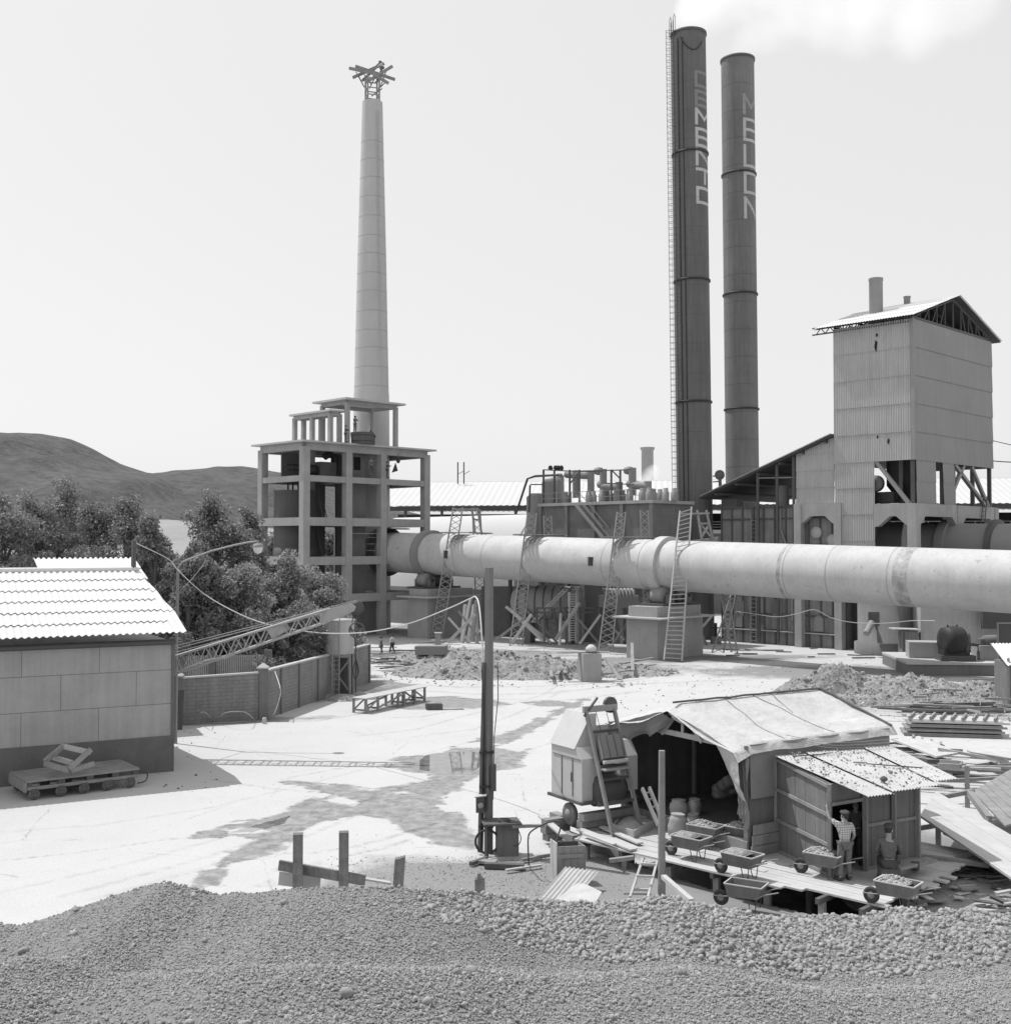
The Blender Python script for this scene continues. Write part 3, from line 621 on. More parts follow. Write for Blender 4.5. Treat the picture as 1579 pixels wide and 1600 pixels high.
# piers with roller stations
def pier(x, nx_, ny_, wL, wR, ytop, yledge, label):
    p = G(nx_, ny_, -.1) if False else None
def make_pier(xn, Yn, xl, xr, ytop, yledge, label, sign=1):
    n0 = XY(xn, Yn); la = along(n0, A, xl); lb = along(n0, B, xr); zt = zat(n0, ytop); zl = zat(n0, yledge)
    t = thing('concrete_pier', label, 'pier', n0)
    build('block', MB().pp(n0-Z*.3, A*la, B*lb, Z*(zl-.08+.3)), M['conc'], t)
    build('cap_block', MB().pp(n0+A*.12+B*.12+Z*zl, A*(la-.24), B*(lb-.24), Z*(zt-zl)), M['conc'], t)
    build('ledge', MB().pp(n0-A*.9-B*.7+Z*(zl-.1), A*(la+1.9), B*(lb+1.3), Z*.13), M['wood_light'], t)
    return n0, la, lb, zt
def rollers(xk, zt, label):
    c = on(kiln_pt(xk), zt); t = thing('roller_station', label, 'rollers', c)
    build('base_frame', MB().box(c+Z*.1, 2.6, 5.2, .2, A, B), M['steel'], t)
    for s in (-1, 1):
        q = c+B*s*1.25+Z*.85
        build('roller', MB().lathe(q, [(.2,-.62),(.72,-.6),(.75,-.3),(.75,.3),(.72,.6),(.2,.62)], 26, A), M['kiln_old'], t)
        build('shaft', MB().tube(q-A*1.25, q+A*1.25, .17, n=12), M['black'], t)
        for k in (-1, 1): build('bearing', MB().box(q+A*k*1.0-Z*.3, .4, .75, .85, A, B), M['mixer_d'], t)
make_pier(668, 117.2, 637, 741, 921, 933, 'grey concrete pier under the left tyre of the big tube, beside the frame tower')
make_pier(1026, 95.5, 978, 1097, 949, 966, 'grey concrete pier under the middle tyre, behind the wide ladder')
rollers(678, zat(XY(668, 117.2), 921), 'dusty steel rollers carrying the tube on the left pier')
rollers(1045, zat(XY(1026, 95.5), 949), 'steel rollers with a pale worn face carrying the tube on the middle pier')
# pier 3 + drive
pd = XY(1415, 84.5)
pl = thing('machine_platform', 'long low concrete platform with a pale edge at the right, below the drive motor', 'platform', pd)
L3 = along(pd, V(1,-.10,0).normalized(), 1720); dv = V(1,-.10,0).normalized(); dn = V(.10,1,0).normalized()
zp = zat(pd, 1035)
build('base', MB().pp(pd-Z*.2+dn*.15, dv*L3, dn*8, Z*(zp+.2-.16)), M['conc_dark'], pl)
build('edge_slab', MB().pp(pd+Z*(zp-.16), dv*L3, dn*8.3, Z*.16), M['conc_light'], pl)
mo = P(1492, 1025, 86.); mo.z = zp
mt = thing('drive_motor', 'big black electric motor with a flywheel on the low concrete platform', 'motor', mo)
build('bed', MB().box(mo+Z*.2, 2.5, 1.5, .4), M['steel'], mt)
build('housing', MB().lathe(mo+V(-.2,0,1.45), [(.55,-.75),(1.0,-.7),(1.08,-.2),(1.08,.3),(1.0,.7),(.55,.75)], 28, V(1,.15,0)), M['black'], mt)
build('flywheel', MB().lathe(mo+V(.9,-.1,1.2), [(.1,-.1),(.78,-.12),(.85,-.05),(.85,.08),(.78,.12),(.1,.1)], 28, V(.9,-.5,0)), M['steel'], mt)
build('shaft', MB().tube(mo+V(.8,0,1.2), mo+V(3.6,.6,1.0), .12), M['steel'], mt)
build('foot_block', MB().box(mo+V(-.1,0,.55), 1.9, 1.2, .5), M['black'], mt)
for sx in (-.35, .35): build('lifting_eye', MB().lathe(mo+V(sx-.2,0,2.5), [(.02,0),(.07,.03),(.07,.1),(.02,.16)], 8), M['black'], mt)
gb = mo+V(3.2,.6,0)
gt = thing('gear_drive', 'dusty gear unit on a concrete block right of the black motor', 'gearbox', gb)
build('block', MB().box(gb+Z*.55, 2.9, 1.6, 1.1), M['conc'], gt)
build('gear_case', MB().lathe(gb+Z*1.35+V(-.1,0,0), [(.2,-.8),(.45,-.75),(.5,0),(.45,.75),(.2,.8)], 16, V(1,.1,0)), M['mixer_d'], gt)
build('bearing_housing', MB().box(gb+V(-.9,0,1.3), .6, .7, .5), M['mixer_d'], gt)
build('bearing_housing', MB().box(gb+V(.8,0,1.35), .5, .8, .55), M['kiln_old'], gt)
p3 = P(1445, 1015, 88.5); p3.z = zp
build('concrete_block', MB().box(p3+Z*.6, 2.6, 2., 1.2, V(.98,-.2,0), V(.2,.98,0)), M['conc'], label='low grey concrete block left of the black drive motor', cat='concrete block')
bx = P(1559, 1030, 84.5); bx.z = zp
cg = thing('wire_cabinet', 'tall narrow grey frame box at the right edge beside the gear unit', 'cabinet', bx)
build('frame', MB().beam(bx, bx+Z*2.9, .12).beam(bx+V(1.5,0,0), bx+V(1.5,0,2.9), .12).beam(bx+Z*2.85, bx+V(1.5,0,2.85), .1), M['kiln_old'], cg)
build('panel', MB().box(bx+V(.75,.08,1.45), 1.4, .08, 2.7), M['steel'], cg)
# big pier below tube at the far right
make_pier(1545, 80, 1500, 1640, 975, 990, 'broad concrete pier below the tube at the far right, behind the gear unit') if False else None
# ---- second tube behind
k2 = thing('rear_kiln', 'second dusty steel tube behind the big one, passing through the base of the corrugated tower', 'rotary kiln', V(40,104,8))
def k2pt(x): t = (x-CX)/F; Y = 147.5/(1+t); d = (108-Y)*1.414; return V(t*Y, Y, 9.45-d*.026)
build('shell', MB().lathe(k2pt(1372), [(2.15, 0), (2.15, (k2pt(1372)-k2pt(1579)).length+12)], 64, kd), M['kiln_old'], k2)
build('riding_tyre', MB().lathe(k2pt(1482), [(2.15,-.4),(2.5,-.4),(2.5,.4),(2.15,.4)], 64, kd, sm=False), M['kiln_old'], k2)
build('girth_flange', MB().lathe(k2pt(1556), [(2.15,-.3),(2.55,-.2),(2.55,.2),(2.15,.3)], 64, kd, sm=False), M['steel'], k2)
# ---- the two tall steel stacks
M['paint_faint2'] = mk('worn white paint', .26, .2, .6, .05, 20, .8)
def strokes(c):
    D = {'C': [[(1,1),(0,1),(0,0),(1,0)]], 'E': [[(1,1),(0,1),(0,0),(1,0)], [(0,.5),(.85,.5)]], 'M': [[(0,0),(0,1),(.5,.35),(1,1),(1,0)]],
         'N': [[(0,0),(0,1),(1,0),(1,1)]], 'T': [[(0,1),(1,1)], [(.5,1),(.5,0)]], 'O': [[(0,0),(0,1),(1,1),(1,0),(0,0)]], 'L': [[(0,1),(0,0),(1,0)]]}
    return D[c]
def letter_mesh(ch_, base, axis_top, zc, hgt, r, a0, wdt, th=.32):
    mb = MB()
    for st in strokes(ch_):
        for (u0, v0), (u1, v1) in zip(st[:-1], st[1:]):
            n = 8; p = Vector((u0*wdt, v0*hgt)); q = Vector((u1*wdt, v1*hgt)); d = (q-p).normalized(); nn = Vector((-d.y, d.x))*th/2; p -= d*th/2*.98; q += d*th/2*.98
            rows = []
            for sgn in (1, -1):
                row = []
                for i in range(n+1):
                    e = p.lerp(q, i/n)+nn*sgn; an = a0+e.x/r
                    zz_ = zc+e.y; cx_ = base+(axis_top-base)*(zz_/axis_top.z) if axis_top.z else base
                    row.append(V(cx_.x+math.cos(an)*(r+.012), cx_.y+math.sin(an)*(r+.012), zz_))
                rows.append(row)
            mb.ring(rows[::-1], False, (False, False), False)
    return mb
def stack(label, xb, xt, Y, ytop, diam, mat, rings, word, ang, lys, faint, lw):
    bs_ = XY(xb, Y); zt = zat(bs_, ytop); tpx = XY(xt, Y); top = V(tpx.x, Y, zt)
    t = thing('steel_stack', label, 'smokestack', bs_); r = diam/2; ax = (top-bs_)
    build('shaft', MB().lathe(bs_, [(r, 0), (r, ax.length)], 64, ax, cap=(False, False)).lathe(bs_+ax, [(r-.08, 0), (r-.08, -3)], 48, ax, cap=(False, True)), mat, t)
    build('rim', MB().lathe(bs_+ax, [(r-.05, -.28), (r+.1, -.26), (r+.1, 0), (r-.05, .02)], 64, ax, cap=(False, False)), M['steel'], t)
    for k_ in range(2, int(zt/3)):
        build('plate_seam', MB().lathe(bs_+ax*(k_*3./zt), [(r-.005, -.03), (r+.008, -.02), (r+.008, .02), (r-.005, .03)], 64, ax, cap=(False, False)), M['steel'], t)
    for y in rings:
        z_ = zat(bs_, y); build('flange_ring', MB().lathe(bs_+ax*(z_/zt), [(r-.01, -.1), (r+.13, -.09), (r+.13, .09), (r-.01, .1)], 64, ax, cap=(False, False)), M['black'], t)
    for i, (c_, (y0, y1)) in enumerate(zip(word, lys)):
        z0, z1 = zat(bs_, y1), zat(bs_, y0)
        build('letter', letter_mesh(c_, bs_, top, z0+.12, z1-z0-.24, r, ang, lw), (M['paint_faint'] if word[0] == 'C' else M['paint_faint2']) if i < faint else M['paint'], t)
    return t, bs_, top, r
# centre of view angle to the stack: letters start a little right of the line of sight
S1 = stack('nearer dark steel smokestack with a caged ladder on its left side and painted letters', 1087.5, 1078.5, 118, 53, 3.55, M['stack'], (242, 440, 629), 'CEMENTO', R(-76), [(120,145),(150,175),(178,203),(208,237),(240,266),(270,294),(299,325)], 2, 2.0)
S2 = stack('farther grey steel smokestack with painted letters and no ladder, right of the caged one', 1161, 1156, 126, 93, 3.6, M['stack2'], (274, 461, 640), 'MELON', R(-80), [(156,187),(193,228),(234,268),(276,309),(315,348)], 1, 1.8)
# caged ladder on the first stack
_, b1_, tp1, r1_ = S1; dl = V(-.93,-.36,0).normalized(); axv = (tp1-b1_)/tp1.z
lm = MB(); tn = V(-dl.y, dl.x, 0)
for s in (-.22, .22): lm.tube(b1_+axv*2+dl*(r1_+.15)+tn*s, b1_+axv*(tp1.z+1.0)+dl*(r1_+.15)+tn*s, .03, n=6)
k = 3.
while k < tp1.z+.8: lm.tube(b1_+axv*k+dl*(r1_+.15)-tn*.22, b1_+axv*k+dl*(r1_+.15)+tn*.22, .018, n=4); k += .4
build('ladder', lm, M['steel'], S1[0])
cg_ = MB(); k = 6.
while k < tp1.z: 
    cg_.pipe([b1_+axv*k+dl*(r1_+.15)+tn*.36*math.sin(a)+dl*(.75*(.5-.5*math.cos(a))) if False else b1_+axv*k+dl*(r1_+.15+.72*math.sin(a))-tn*.36*math.cos(a) for a in np.linspace(0, math.pi, 7)], .02, 4); k += .62
for a in np.linspace(0, math.pi, 5): cg_.tube(b1_+axv*6+dl*(r1_+.15+.72*math.sin(a))-tn*.36*math.cos(a), b1_+axv*(tp1.z)+dl*(r1_+.15+.72*math.sin(a))-tn*.36*math.cos(a), .018, n=4)
build('ladder_cage', cg_, M['steel'], S1[0])
hp = MB()
for s in (-.3, .5): hp.pipe([b1_+axv*(tp1.z-.5)+dl*(r1_+.15)+tn*(s-.2), b1_+axv*(tp1.z+1.2)+dl*(r1_+.15)+tn*(s-.2), b1_+axv*(tp1.z+1.6)+dl*(r1_+.15)+tn*s, b1_+axv*(tp1.z+1.2)+dl*(r1_+.15)+tn*(s+.2), b1_+axv*(tp1.z-.5)+dl*(r1_+.15)+tn*(s+.2)], .03, 6)
build('hand_hoop', hp, M['black'], S1[0])
dn_ = MB(); 
for sgn in (V(-.72,-.69,0), V(-.5,-.87,0)): dn_.tube(b1_+axv*6+sgn*(r1_+.06), b1_+axv*(tp1.z-1)+sgn*(r1_+.06), .05, n=6)
build('downpipe', dn_, M['black'], S1[0])
cbp = [tp1+V(math.cos(a)*(r1_+.06), math.sin(a)*(r1_+.06), -1.0-3.6*math.sin((a-R(-125))/R(80)*math.pi*.5)) for a in np.linspace(R(-125), R(-50), 12)]
build('loose_cable', MB().pipe([c+V(0,0,3.2*((i/11)**1.6)) for i, c in enumerate(cbp)], .05, 5), M['black'], S1[0])
# ---- distant small chimney with steam
fb = XY(1011.5, 260); ft2 = thing('far_chimney', 'short far chimney half hidden by steam between the pipework and the tall stacks', 'chimney', fb)
build('shaft', MB().lathe(fb, [(1.5, 8), (1.35, zat(fb, 704)), (1.62, zat(fb, 702)), (1.62, zat(fb, 699))], 24), M['conc'], ft2)
# ---- long white roofed hall behind
hw = thing('long_hall', 'long low hall with a white roof and a railed gallery far behind the tubes', 'building', V(20,168,0))
hx0, hx1 = XY(560, 166), XY(2050, 150); hu = (hx1-hx0).normalized(); hn = V(-hu.y, hu.x, 0); HL = (hx1-hx0).length
ze, zr_ = zat(hx0, 791), zat(XY(790, 178), 753)
build('roof', MB().corr(on(hx0, ze)-hn*.5, hu, HL, hn*14+Z*(zr_-ze), math.hypot(14, zr_-ze), -hn*.3+Z, .9, .05, 4), M['roofw'], hw)
build('roof', MB().corr(on(hx0, zr_)+hn*13.5, hu, HL, hn*14-Z*(zr_-ze), math.hypot(14, zr_-ze), hn*.3+Z, .9, .05, 4), M['roofw'], hw)
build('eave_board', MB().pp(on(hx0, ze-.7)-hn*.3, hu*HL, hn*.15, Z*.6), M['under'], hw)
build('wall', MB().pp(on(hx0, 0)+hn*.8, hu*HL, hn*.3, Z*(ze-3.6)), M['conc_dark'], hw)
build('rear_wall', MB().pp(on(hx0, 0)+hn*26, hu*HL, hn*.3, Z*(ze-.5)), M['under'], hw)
build('gallery_floor', MB().pp(on(hx0, ze-4.0)-hn*1.2, hu*HL, hn*2.2, Z*.5), M['conc'], hw)
gr = MB(); n = int(HL/1.5)
for i in range(n+1): gr.beam(on(hx0, ze-3.5)-hn*1.1+hu*(HL*i/n), on(hx0, ze-2.4)-hn*1.1+hu*(HL*i/n), .07)
for zz in (.37, .74, 1.1): gr.beam(on(hx0, ze-3.5+zz)-hn*1.1, on(hx0, ze-3.5+zz)-hn*1.1+hu*HL, .06)
build('railing', gr, M['kiln_old'], hw)
for i in range(0, 24): build('gallery_post', MB().beam(on(hx0, ze-3.5)+hu*(HL*(i+.3)/24), on(hx0, ze-.2)+hu*(HL*(i+.3)/24), .3), M['steel'], hw)
wn = MB()
for i in range(0, 46): build('window', MB().pp(on(hx0, ze-8)+hn*.78+hu*(HL*(i+.2)/46), hu*1.8, hn*.03, Z*2.4), M['dark'], hw) if i < 24 else None
for x in (715, 724.5):
    q = XY(x, 176); build('roof_mast', MB().beam(on(q, zat(q, 756)), on(q, zat(q, 722)), .14).beam(on(q, zat(q, 741)), on(q, zat(q, 741))+V(.9,0,.5), .08), M['steel'], hw)
# hip end of hall roof seen left of the tower right column : covered by roof
# ---- barrel vault store
bv = thing('vaulted_shed', 'white barrel roofed shed just behind the left part of the big tube', 'building', XY(770, 136))
vf = XY(800, 127); w2 = along(vf, B, 852); vz = zat(vf+B*w2, 803)
def arc(t, off): 
    a = math.pi*t; return vf+B*(w2-w2*math.cos(a))+Z*(4.5+(vz-4.5)*math.sin(a))+A*off
build('vault_roof', MB().ring([[arc(t, -.3) for t in np.linspace(0, 1, 33)], [arc(t, 26) for t in np.linspace(0, 1, 33)]], False, (False, False)), M['roofw'], bv)
build('end_wall', MB().prism([arc(t, .1) for t in np.linspace(0, 1, 33)]+[on(arc(1, .1), 0), on(arc(0, .1), 0)], A*.3), M['conc'], bv)
build('end_rim', MB().pipe([arc(t, -.3) for t in np.linspace(0, 1, 33)], .12, 6), M['roofw'], bv)
build('side_wall', MB().pp(on(arc(0, 0), 0), A*26, B*.3, Z*4.5), M['conc_dark'], bv)
# ---- filter house with pipework on its roof
f0 = XY(1019, 108.5); fz = zat(f0, 786); fl = along(f0, A, 846); fr = along(f0, B, 1060)
fh = thing('filter_house', 'dark brick block with concrete ribs and an outside stair, behind the middle of the tube', 'building', f0)
build('wall', MB().pp(f0, A*fl, B*max(fr, 6), Z*fz), M['brick'], fh)
build('roof', MB().pp(f0-A*.3-B*.3+Z*fz, A*(fl+.6), B*(max(fr, 6)+.6), Z*.3), M['conc'], fh)
for i in range(5): build('rib', MB().box(f0+A*(fl*i/4)-B*.1+Z*fz/2, .4, .35, fz-.01, A, B), M['conc_dark'], fh)
for zz in (fz-4.2, fz-7.5): build('string_course', MB().pp(f0+A*.1-B*.18+Z*zz, A*fl, B*.16, Z*.22), M['conc_light'], fh)
stp = MB(); s0 = f0+A*(along(f0, A, 918))-B*1.0+Z*fz; s1 = f0+A*(along(f0, A, 960))-B*1.0; s1.z = zat(s1, 840)
for s in (0, -.8): stp.beam(s0+B*s, s1+B*s, .08, .3)
for k in range(22): q = s0.lerp(s1, (k+.5)/22); stp.pp(q-A*.13, A*.26, B*-.8, Z*.04)
for s in (0, -.8): stp.beam(s0+B*s+Z*1, s1+B*s+Z*1, .05)
build('outside_stair', stp, M['kiln_old'], fh)
rl = MB(); nn_ = 14
for i in range(nn_+1): rl.beam(f0+A*(fl*i/nn_)+Z*(fz+.3), f0+A*(fl*i/nn_)+Z*(fz+1.4), .06)
for zz in (.8, 1.35): rl.beam(f0+Z*(fz+zz), f0+A*fl+Z*(fz+zz), .05)
build('roof_railing', rl, M['kiln_old'], fh)
pw = thing('filter_pipework', 'ducts, bends and stub cylinders on the roof of the dark brick block', 'pipework', f0+Z*fz)
def fp(x, y, b=1.5):     # point above the roof, on a line b metres behind the front
    q0 = f0+B*b; t = along(q0, A, x); q = q0+A*t; return V(q.x, q.y, zat(q, y))
for (x, y0, y1, r, b) in [(900,735,772,.38,3),(923,737,776,.36,3),(942.5,733,776,.36,2),(988,731,768,.38,2)]:
    build('riser', MB().tube(fp(x, y1+6, b), fp(x, y0, b), r, n=14), M['kiln_old'], pw)
for (x0, x1, y, b) in [(885,900,741,3),(901,922,742,3),(942,968,760,2),(988,1013,758,2)]:
    q0, q1 = fp(x0, y, b), fp(x1, y+1, b); build('cross_duct', MB().pipe([q0, q0.lerp(q1, .5), q1], .4, 12), M['kiln_old'], pw)
for (x, y, b) in [(942,757,2),(988,756,2),(937,736,2),(984,735,2)]:
    build('elbow', MB().lathe(fp(x-2, y, b), [(.1,-.42),(.34,-.38),(.42,0),(.34,.38),(.1,.42)], 14, A), M['kiln_old'], pw)
for (x, y0, b) in [(967,753,2),(1012,752,2)]: build('riser', MB().tube(fp(x, 784, b), fp(x, y0, b), .38, n=12), M['kiln_old'], pw)
for (x, b) in [(884,1),(920,1),(927,2.4),(940,.8),(949,2.6),(962,1),(973,2.6),(984,.9),(1003,1),(1014,.8),(1021,2.4),(1031,3.4),(1040,2),(1053,3)]:
    q = on(fp(x, 780, b), fz+.3); build('stub_cylinder', MB().lathe(q, [(.34,0),(.34,.8),(.24,.85),(.24,1.15),(.15,1.2)], 12), M['kiln_old'], pw)
for (x, y, b, r) in [(858.5,748,2.5,.85),(867.5,746,4,.8),(874,740,5,.5),(837,771,1.5,1.0)]:
    q = on(fp(x, 780, b), fz-.2 if x > 840 else 7); build('vessel', MB().lathe(q, [(r,0),(r, zat(q, y)-q.z-.4),(r*.55, zat(q, y)-q.z)], 18), M['kiln_old'], pw)
fm = MB()
for x in (849, 866, 890, 905, 955, 969): fm.beam(fp(x, 786, .6), fp(x, 734, .6), .16)
for (x0, y0, x1, y1) in [(849,734,890,736),(890,736,940,737),(905,736,985,734),(849,742,885,744),(955,734,969,748),(940,755,990,757),(905,738,890,756)]: fm.beam(fp(x0, y0, .6), fp(x1, y1, .6), .11)
build('light_frame', fm, M['steel'], pw)
vh = MB()
for x in (860, 868, 872, 877): q = fp(x, 731, 1); vh.lathe(q, [(.03,-.4),(.05,-.1),(.26,-.08),(.26,.08),(.05,.1)], 12, V(.7,-.7,.2))
build('hand_wheel', vh, M['black'], pw)
cvx = MB(); 
for s in (0, 1.1): cvx.pipe([fp(872, 742, s), fp(836, 744, s), fp(824, 748, s), fp(806, 802, s)], .12, 6)
cvx.beam(fp(829, 757, 0), fp(848, 757, 0), .12); cvx.beam(fp(828, 758, 0), fp(826, 800, 0), .14)
build('pipe_bracket', cvx, M['steel'], pw)
# gas pipe between stacks
gp2 = P(1124, 742, 116); gpt = thing('flue_valve', 'small round valve on a bracket at the right side of the nearer stack', 'valve', gp2)
build('wheel', MB().lathe(gp2, [(.05,-.15),(.5,-.1),(.5,.1),(.05,.15)], 16, V(.2,-1,0)), M['steel'], gpt)
build('bracket', MB().beam(P(1113, 744, 116), P(1124, 743, 116), .12).beam(P(1113, 753, 116), P(1126, 752, 116), .12).beam(P(1124, 742, 116), P(1125, 760, 116), .25), M['steel'], gpt)
# ---- corrugated preheater tower
S0 = XY(1427.5, 100); sz = lambda y: zat(S0, y)
SA = along(S0, A, 1303.5, 22); SB = along(S0, B, 1549, 22)
st_ = thing('corrugated_tower', 'tall tower clad in corrugated sheet with an open gabled roof', 'tower', S0)
rows_y = [497, 547, 590, 632, 675, 718]; zr5 = [sz(y) for y in rows_y]
hole = mk('torn hole', .015, .1, 1, 0, 1, 1)
nrow = 5
build('cladding', MB().corr(S0+Z*zr5[5]-B*.05, A, SA, Z, zr5[0]-zr5[5], -B, SA/33, .05, 6, None, nrow, .07), M['corr'], st_, label='ribbed sheet wall catching the sun')
xa = along(S0, A, 1367, 14)
build('cladding', MB().corr(S0+A*xa+Z*(zr5[5]-4*2.36)-B*.05, A, SA-xa, Z, 4*2.36+.04, -B, SA/33, .05, 6, None, 4, .07), M['corr'], st_, label='lower strip of ribbed sheet running down behind the tube')
build('cladding', MB().corr(S0+Z*zr5[5]-A*.05, B, SB, Z, zr5[0]-zr5[5], -A, .2, .012, 4, None, nrow, .06), M['corr_shade'], st_, label='long shaded sheet wall')
build('cladding', MB().corr(S0+A*SA+Z*(zr5[5])+A*.05, B, SB, Z, zr5[0]-zr5[5], A, .4, .03, 3), M['corr'], st_)
build('cladding', MB().corr(S0+B*SB+Z*(zr5[5]), A, SA, Z, zr5[0]-zr5[5], B, .4, .03, 3), M['corr'], st_)
for x0, x1, y1 in ((1430, 1461, 788), (1473, 1491, 790)):
    b0, b1 = along(S0, B, x0, 15), along(S0, B, x1, 15); zb = sz(787)
    tp_ = -A*.06
    build('ragged_cladding', MB().corr(S0+B*b0+Z*zb+tp_, B, (b1-b0), Z+B*(-.06 if x0 > 1470 else .0), zr5[5]-zb+.1, -A, .2, .012, 4, None, 2, .03), M['corr_shade'], st_)
for x, y, w_, h_ in ((1371, 524, .22, .35), (1369.5, 541, .3, 1.1), (1372, 683, .18, .3), (1389, 690, .2, .6)):
    a = along(S0, A, x, sz(y)); c = S0+A*a; z_ = zat(c, y)
    build('torn_hole', MB().prism([c+Z*(z_-h_/2)-B*.17, c+A*w_*.5+Z*(z_-h_*.1)-B*.17, c+A*w_*.2+Z*(z_+h_/2)-B*.17, c-A*w_*.5+Z*(z_+h_*.3)-B*.17], B*.02), hole, st_)
build('corner_flashing', MB().box(S0+Z*(zr5[0]+zr5[5])/2-A*.04-B*.04, .3, .3, zr5[0]-zr5[5], A, B), M['corr_shade'], st_)
# roof
zev = zr5[0]+.25; zap = zat(S0+B*(SB/2), 463); ov = 1.0; endA = SA+ 1.6
for side in (0, 1):
    e = S0+B*(-ov if side == 0 else SB+ov)-A*.7; e = on(e, zev-.15); rdg = on(S0+B*(SB/2)-A*.7, zap)
    sl_ = rdg-e; build('roof', MB().corr(e, A, endA+.7, sl_, sl_.length, Z, .26, .035, 5, None, 4, .03), M['roof'] if side == 0 else M['roof'], st_)
for side in (0, 1):
    e = on(S0+B*(-ov+.1 if side == 0 else SB+ov-.1)-A*.6, zev-.26); rdg = on(S0+B*(SB/2)-A*.6, zap-.12); build('shade_lining', MB().pp(e, A*(endA+.5), rdg-e, Z*.03), M['under'], st_)  # dark sheet added to paint the shaded, dirty underside of the roof
trs = []
for a in (.05, SA*.33, SA*.66, SA):
    t = MB(); l, r, m = on(S0+B*.0+A*a, zev-.1), on(S0+B*SB+A*a, zev-.1), on(S0+B*SB/2+A*a, zap-.3)
    t.beam(l, r, .12, .2); t.beam(l+Z*.1, m, .12, .2); t.beam(r+Z*.1, m, .12, .2); t.beam(on(m, zev), m, .12)
    for k in range(1, 5):
        u = k/5; tl, bl_ = l.lerp(m, u), l.lerp(r, u/2); bn = l.lerp(r, (u-.12)/2); t.beam(tl, bl_, .09); t.beam(tl, bn, .09)
        tl, bl_ = r.lerp(m, u), r.lerp(l, u/2); bn = r.lerp(l, (u-.12)/2); t.beam(tl, bl_, .09); t.beam(tl, bn, .09)
    build('roof_truss', t, M['steel'], st_)
tl_ = MB()
l0 = on(S0-B*.02, zev-.5); 
for k in range(10): tl_.beam(l0+A*(SA+1.8)*k/10, l0+A*(SA+1.8)*(k+.5)/10+Z*.55, .07).beam(l0+A*(SA+1.8)*(k+.5)/10+Z*.55, l0+A*(SA+1.8)*(k+1)/10, .07)
tl_.beam(l0-A*.1, l0+A*(SA+2.2), .12).beam(l0+Z*.6, l0+A*(SA+2.2)+Z*.6, .12); build('eave_girder', tl_, M['steel'], st_)
vx = S0+A*along(S0+B*4.6, A, 1368.5, 30)+B*4.6
build('roof_vent', MB().lathe(on(vx, zap-3.2), [(.62, 0), (.62, zat(vx, 440)-zap+3.2), (.66, zat(vx, 439)-zap+3.2), (.66, zat(vx, 435)-zap+3.2)], 24), M['kiln_old'], st_, label='thick pale vent pipe through the roof')
vx = S0+A*3.2+B*9.3; q = XY(1420, vx.y)
build('roof_vent', MB().lathe(on(q, zap-1.5), [(.3, 0), (.3, zat(q, 466)-zap+1.5), (.34, zat(q, 465)-zap+1.5), (.34, zat(q, 463)-zap+1.5)], 16), M['kiln_old'], st_, label='thin vent pipe behind the ridge')
# steel frame of the open storey
zB = sz(786); zbb = sz(806); fr_ = MB()
for a, b in ((.2,.3),(2.4,2.6),(SA-.2,.3),(.2,SB*.36),(.2,SB*.5),(.2,SB*.75),(.2,SB-.3),(SA-.2,SB-.3)): 
    build('steel_post', MB().beam(S0+A*a+B*b+Z*(zB-.1), S0+A*a+B*b+Z*(zr5[5]+.3), .34), M['steel'] if (a, b) != (2.4, 2.6) else M['kiln_old'], st_)
for p0_, p1_ in (((xa-.1, .1, zr5[5]), (.5, .1, zB)), ((.1, SB*.42, zB+.3), (.1, SB*.62, zr5[5])), ((.1, SB*.5, zr5[5]), (.1, SB*.92, zB)), ((.1, SB*.72, zr5[5]), (.1, SB*.95, zB)), ((SA, SB*.2, zr5[5]), (SA, SB*.6, zB))):
    build('brace', MB().beam(S0+A*p0_[0]+B*p0_[1]+Z*p0_[2], S0+A*p1_[0]+B*p1_[1]+Z*p1_[2], .32), M['kiln_old'], st_)
cf = M['conc']
def haunch(p, d, L, zt, h, wd, nrm):     # beam with haunched ends
    q = [p+Z*(zt-h), p+Z*(zt-h-.9), p+d*.4+Z*(zt-h-.9), p+d*1.5+Z*(zt-h), p+d*(L-1.5)+Z*(zt-h), p+d*(L-.4)+Z*(zt-h-.9), p+d*L+Z*(zt-h-.9), p+d*L+Z*zt, p+Z*zt]
    build('frame_beam', MB().prism(q[1:], nrm*wd), cf, st_)
haunch(S0-B*.35+A*.0, A, xa, zB, zB-zbb, .7, B)
haunch(S0-A*.33, B, SB/2, zB-.01, zB-zbb, .7, A); haunch(S0-A*.33+B*SB/2, B, SB/2, zB-.01, zB-zbb, .7, A)
for a, b in ((0,0),(0,SB/2),(0,SB),(SA,SB),(SA,SB/2)): build('frame_column', MB().box(S0+A*(a+.02)+B*b+Z*(zB/2-.02), .84, .84, zB-.05, A, B), cf, st_)
build('working_floor', MB().pp(S0+A*.4+B*.4+Z*(zB-.35), A*(SA-.5), B*(SB-.8), Z*.25), M['under'], st_)
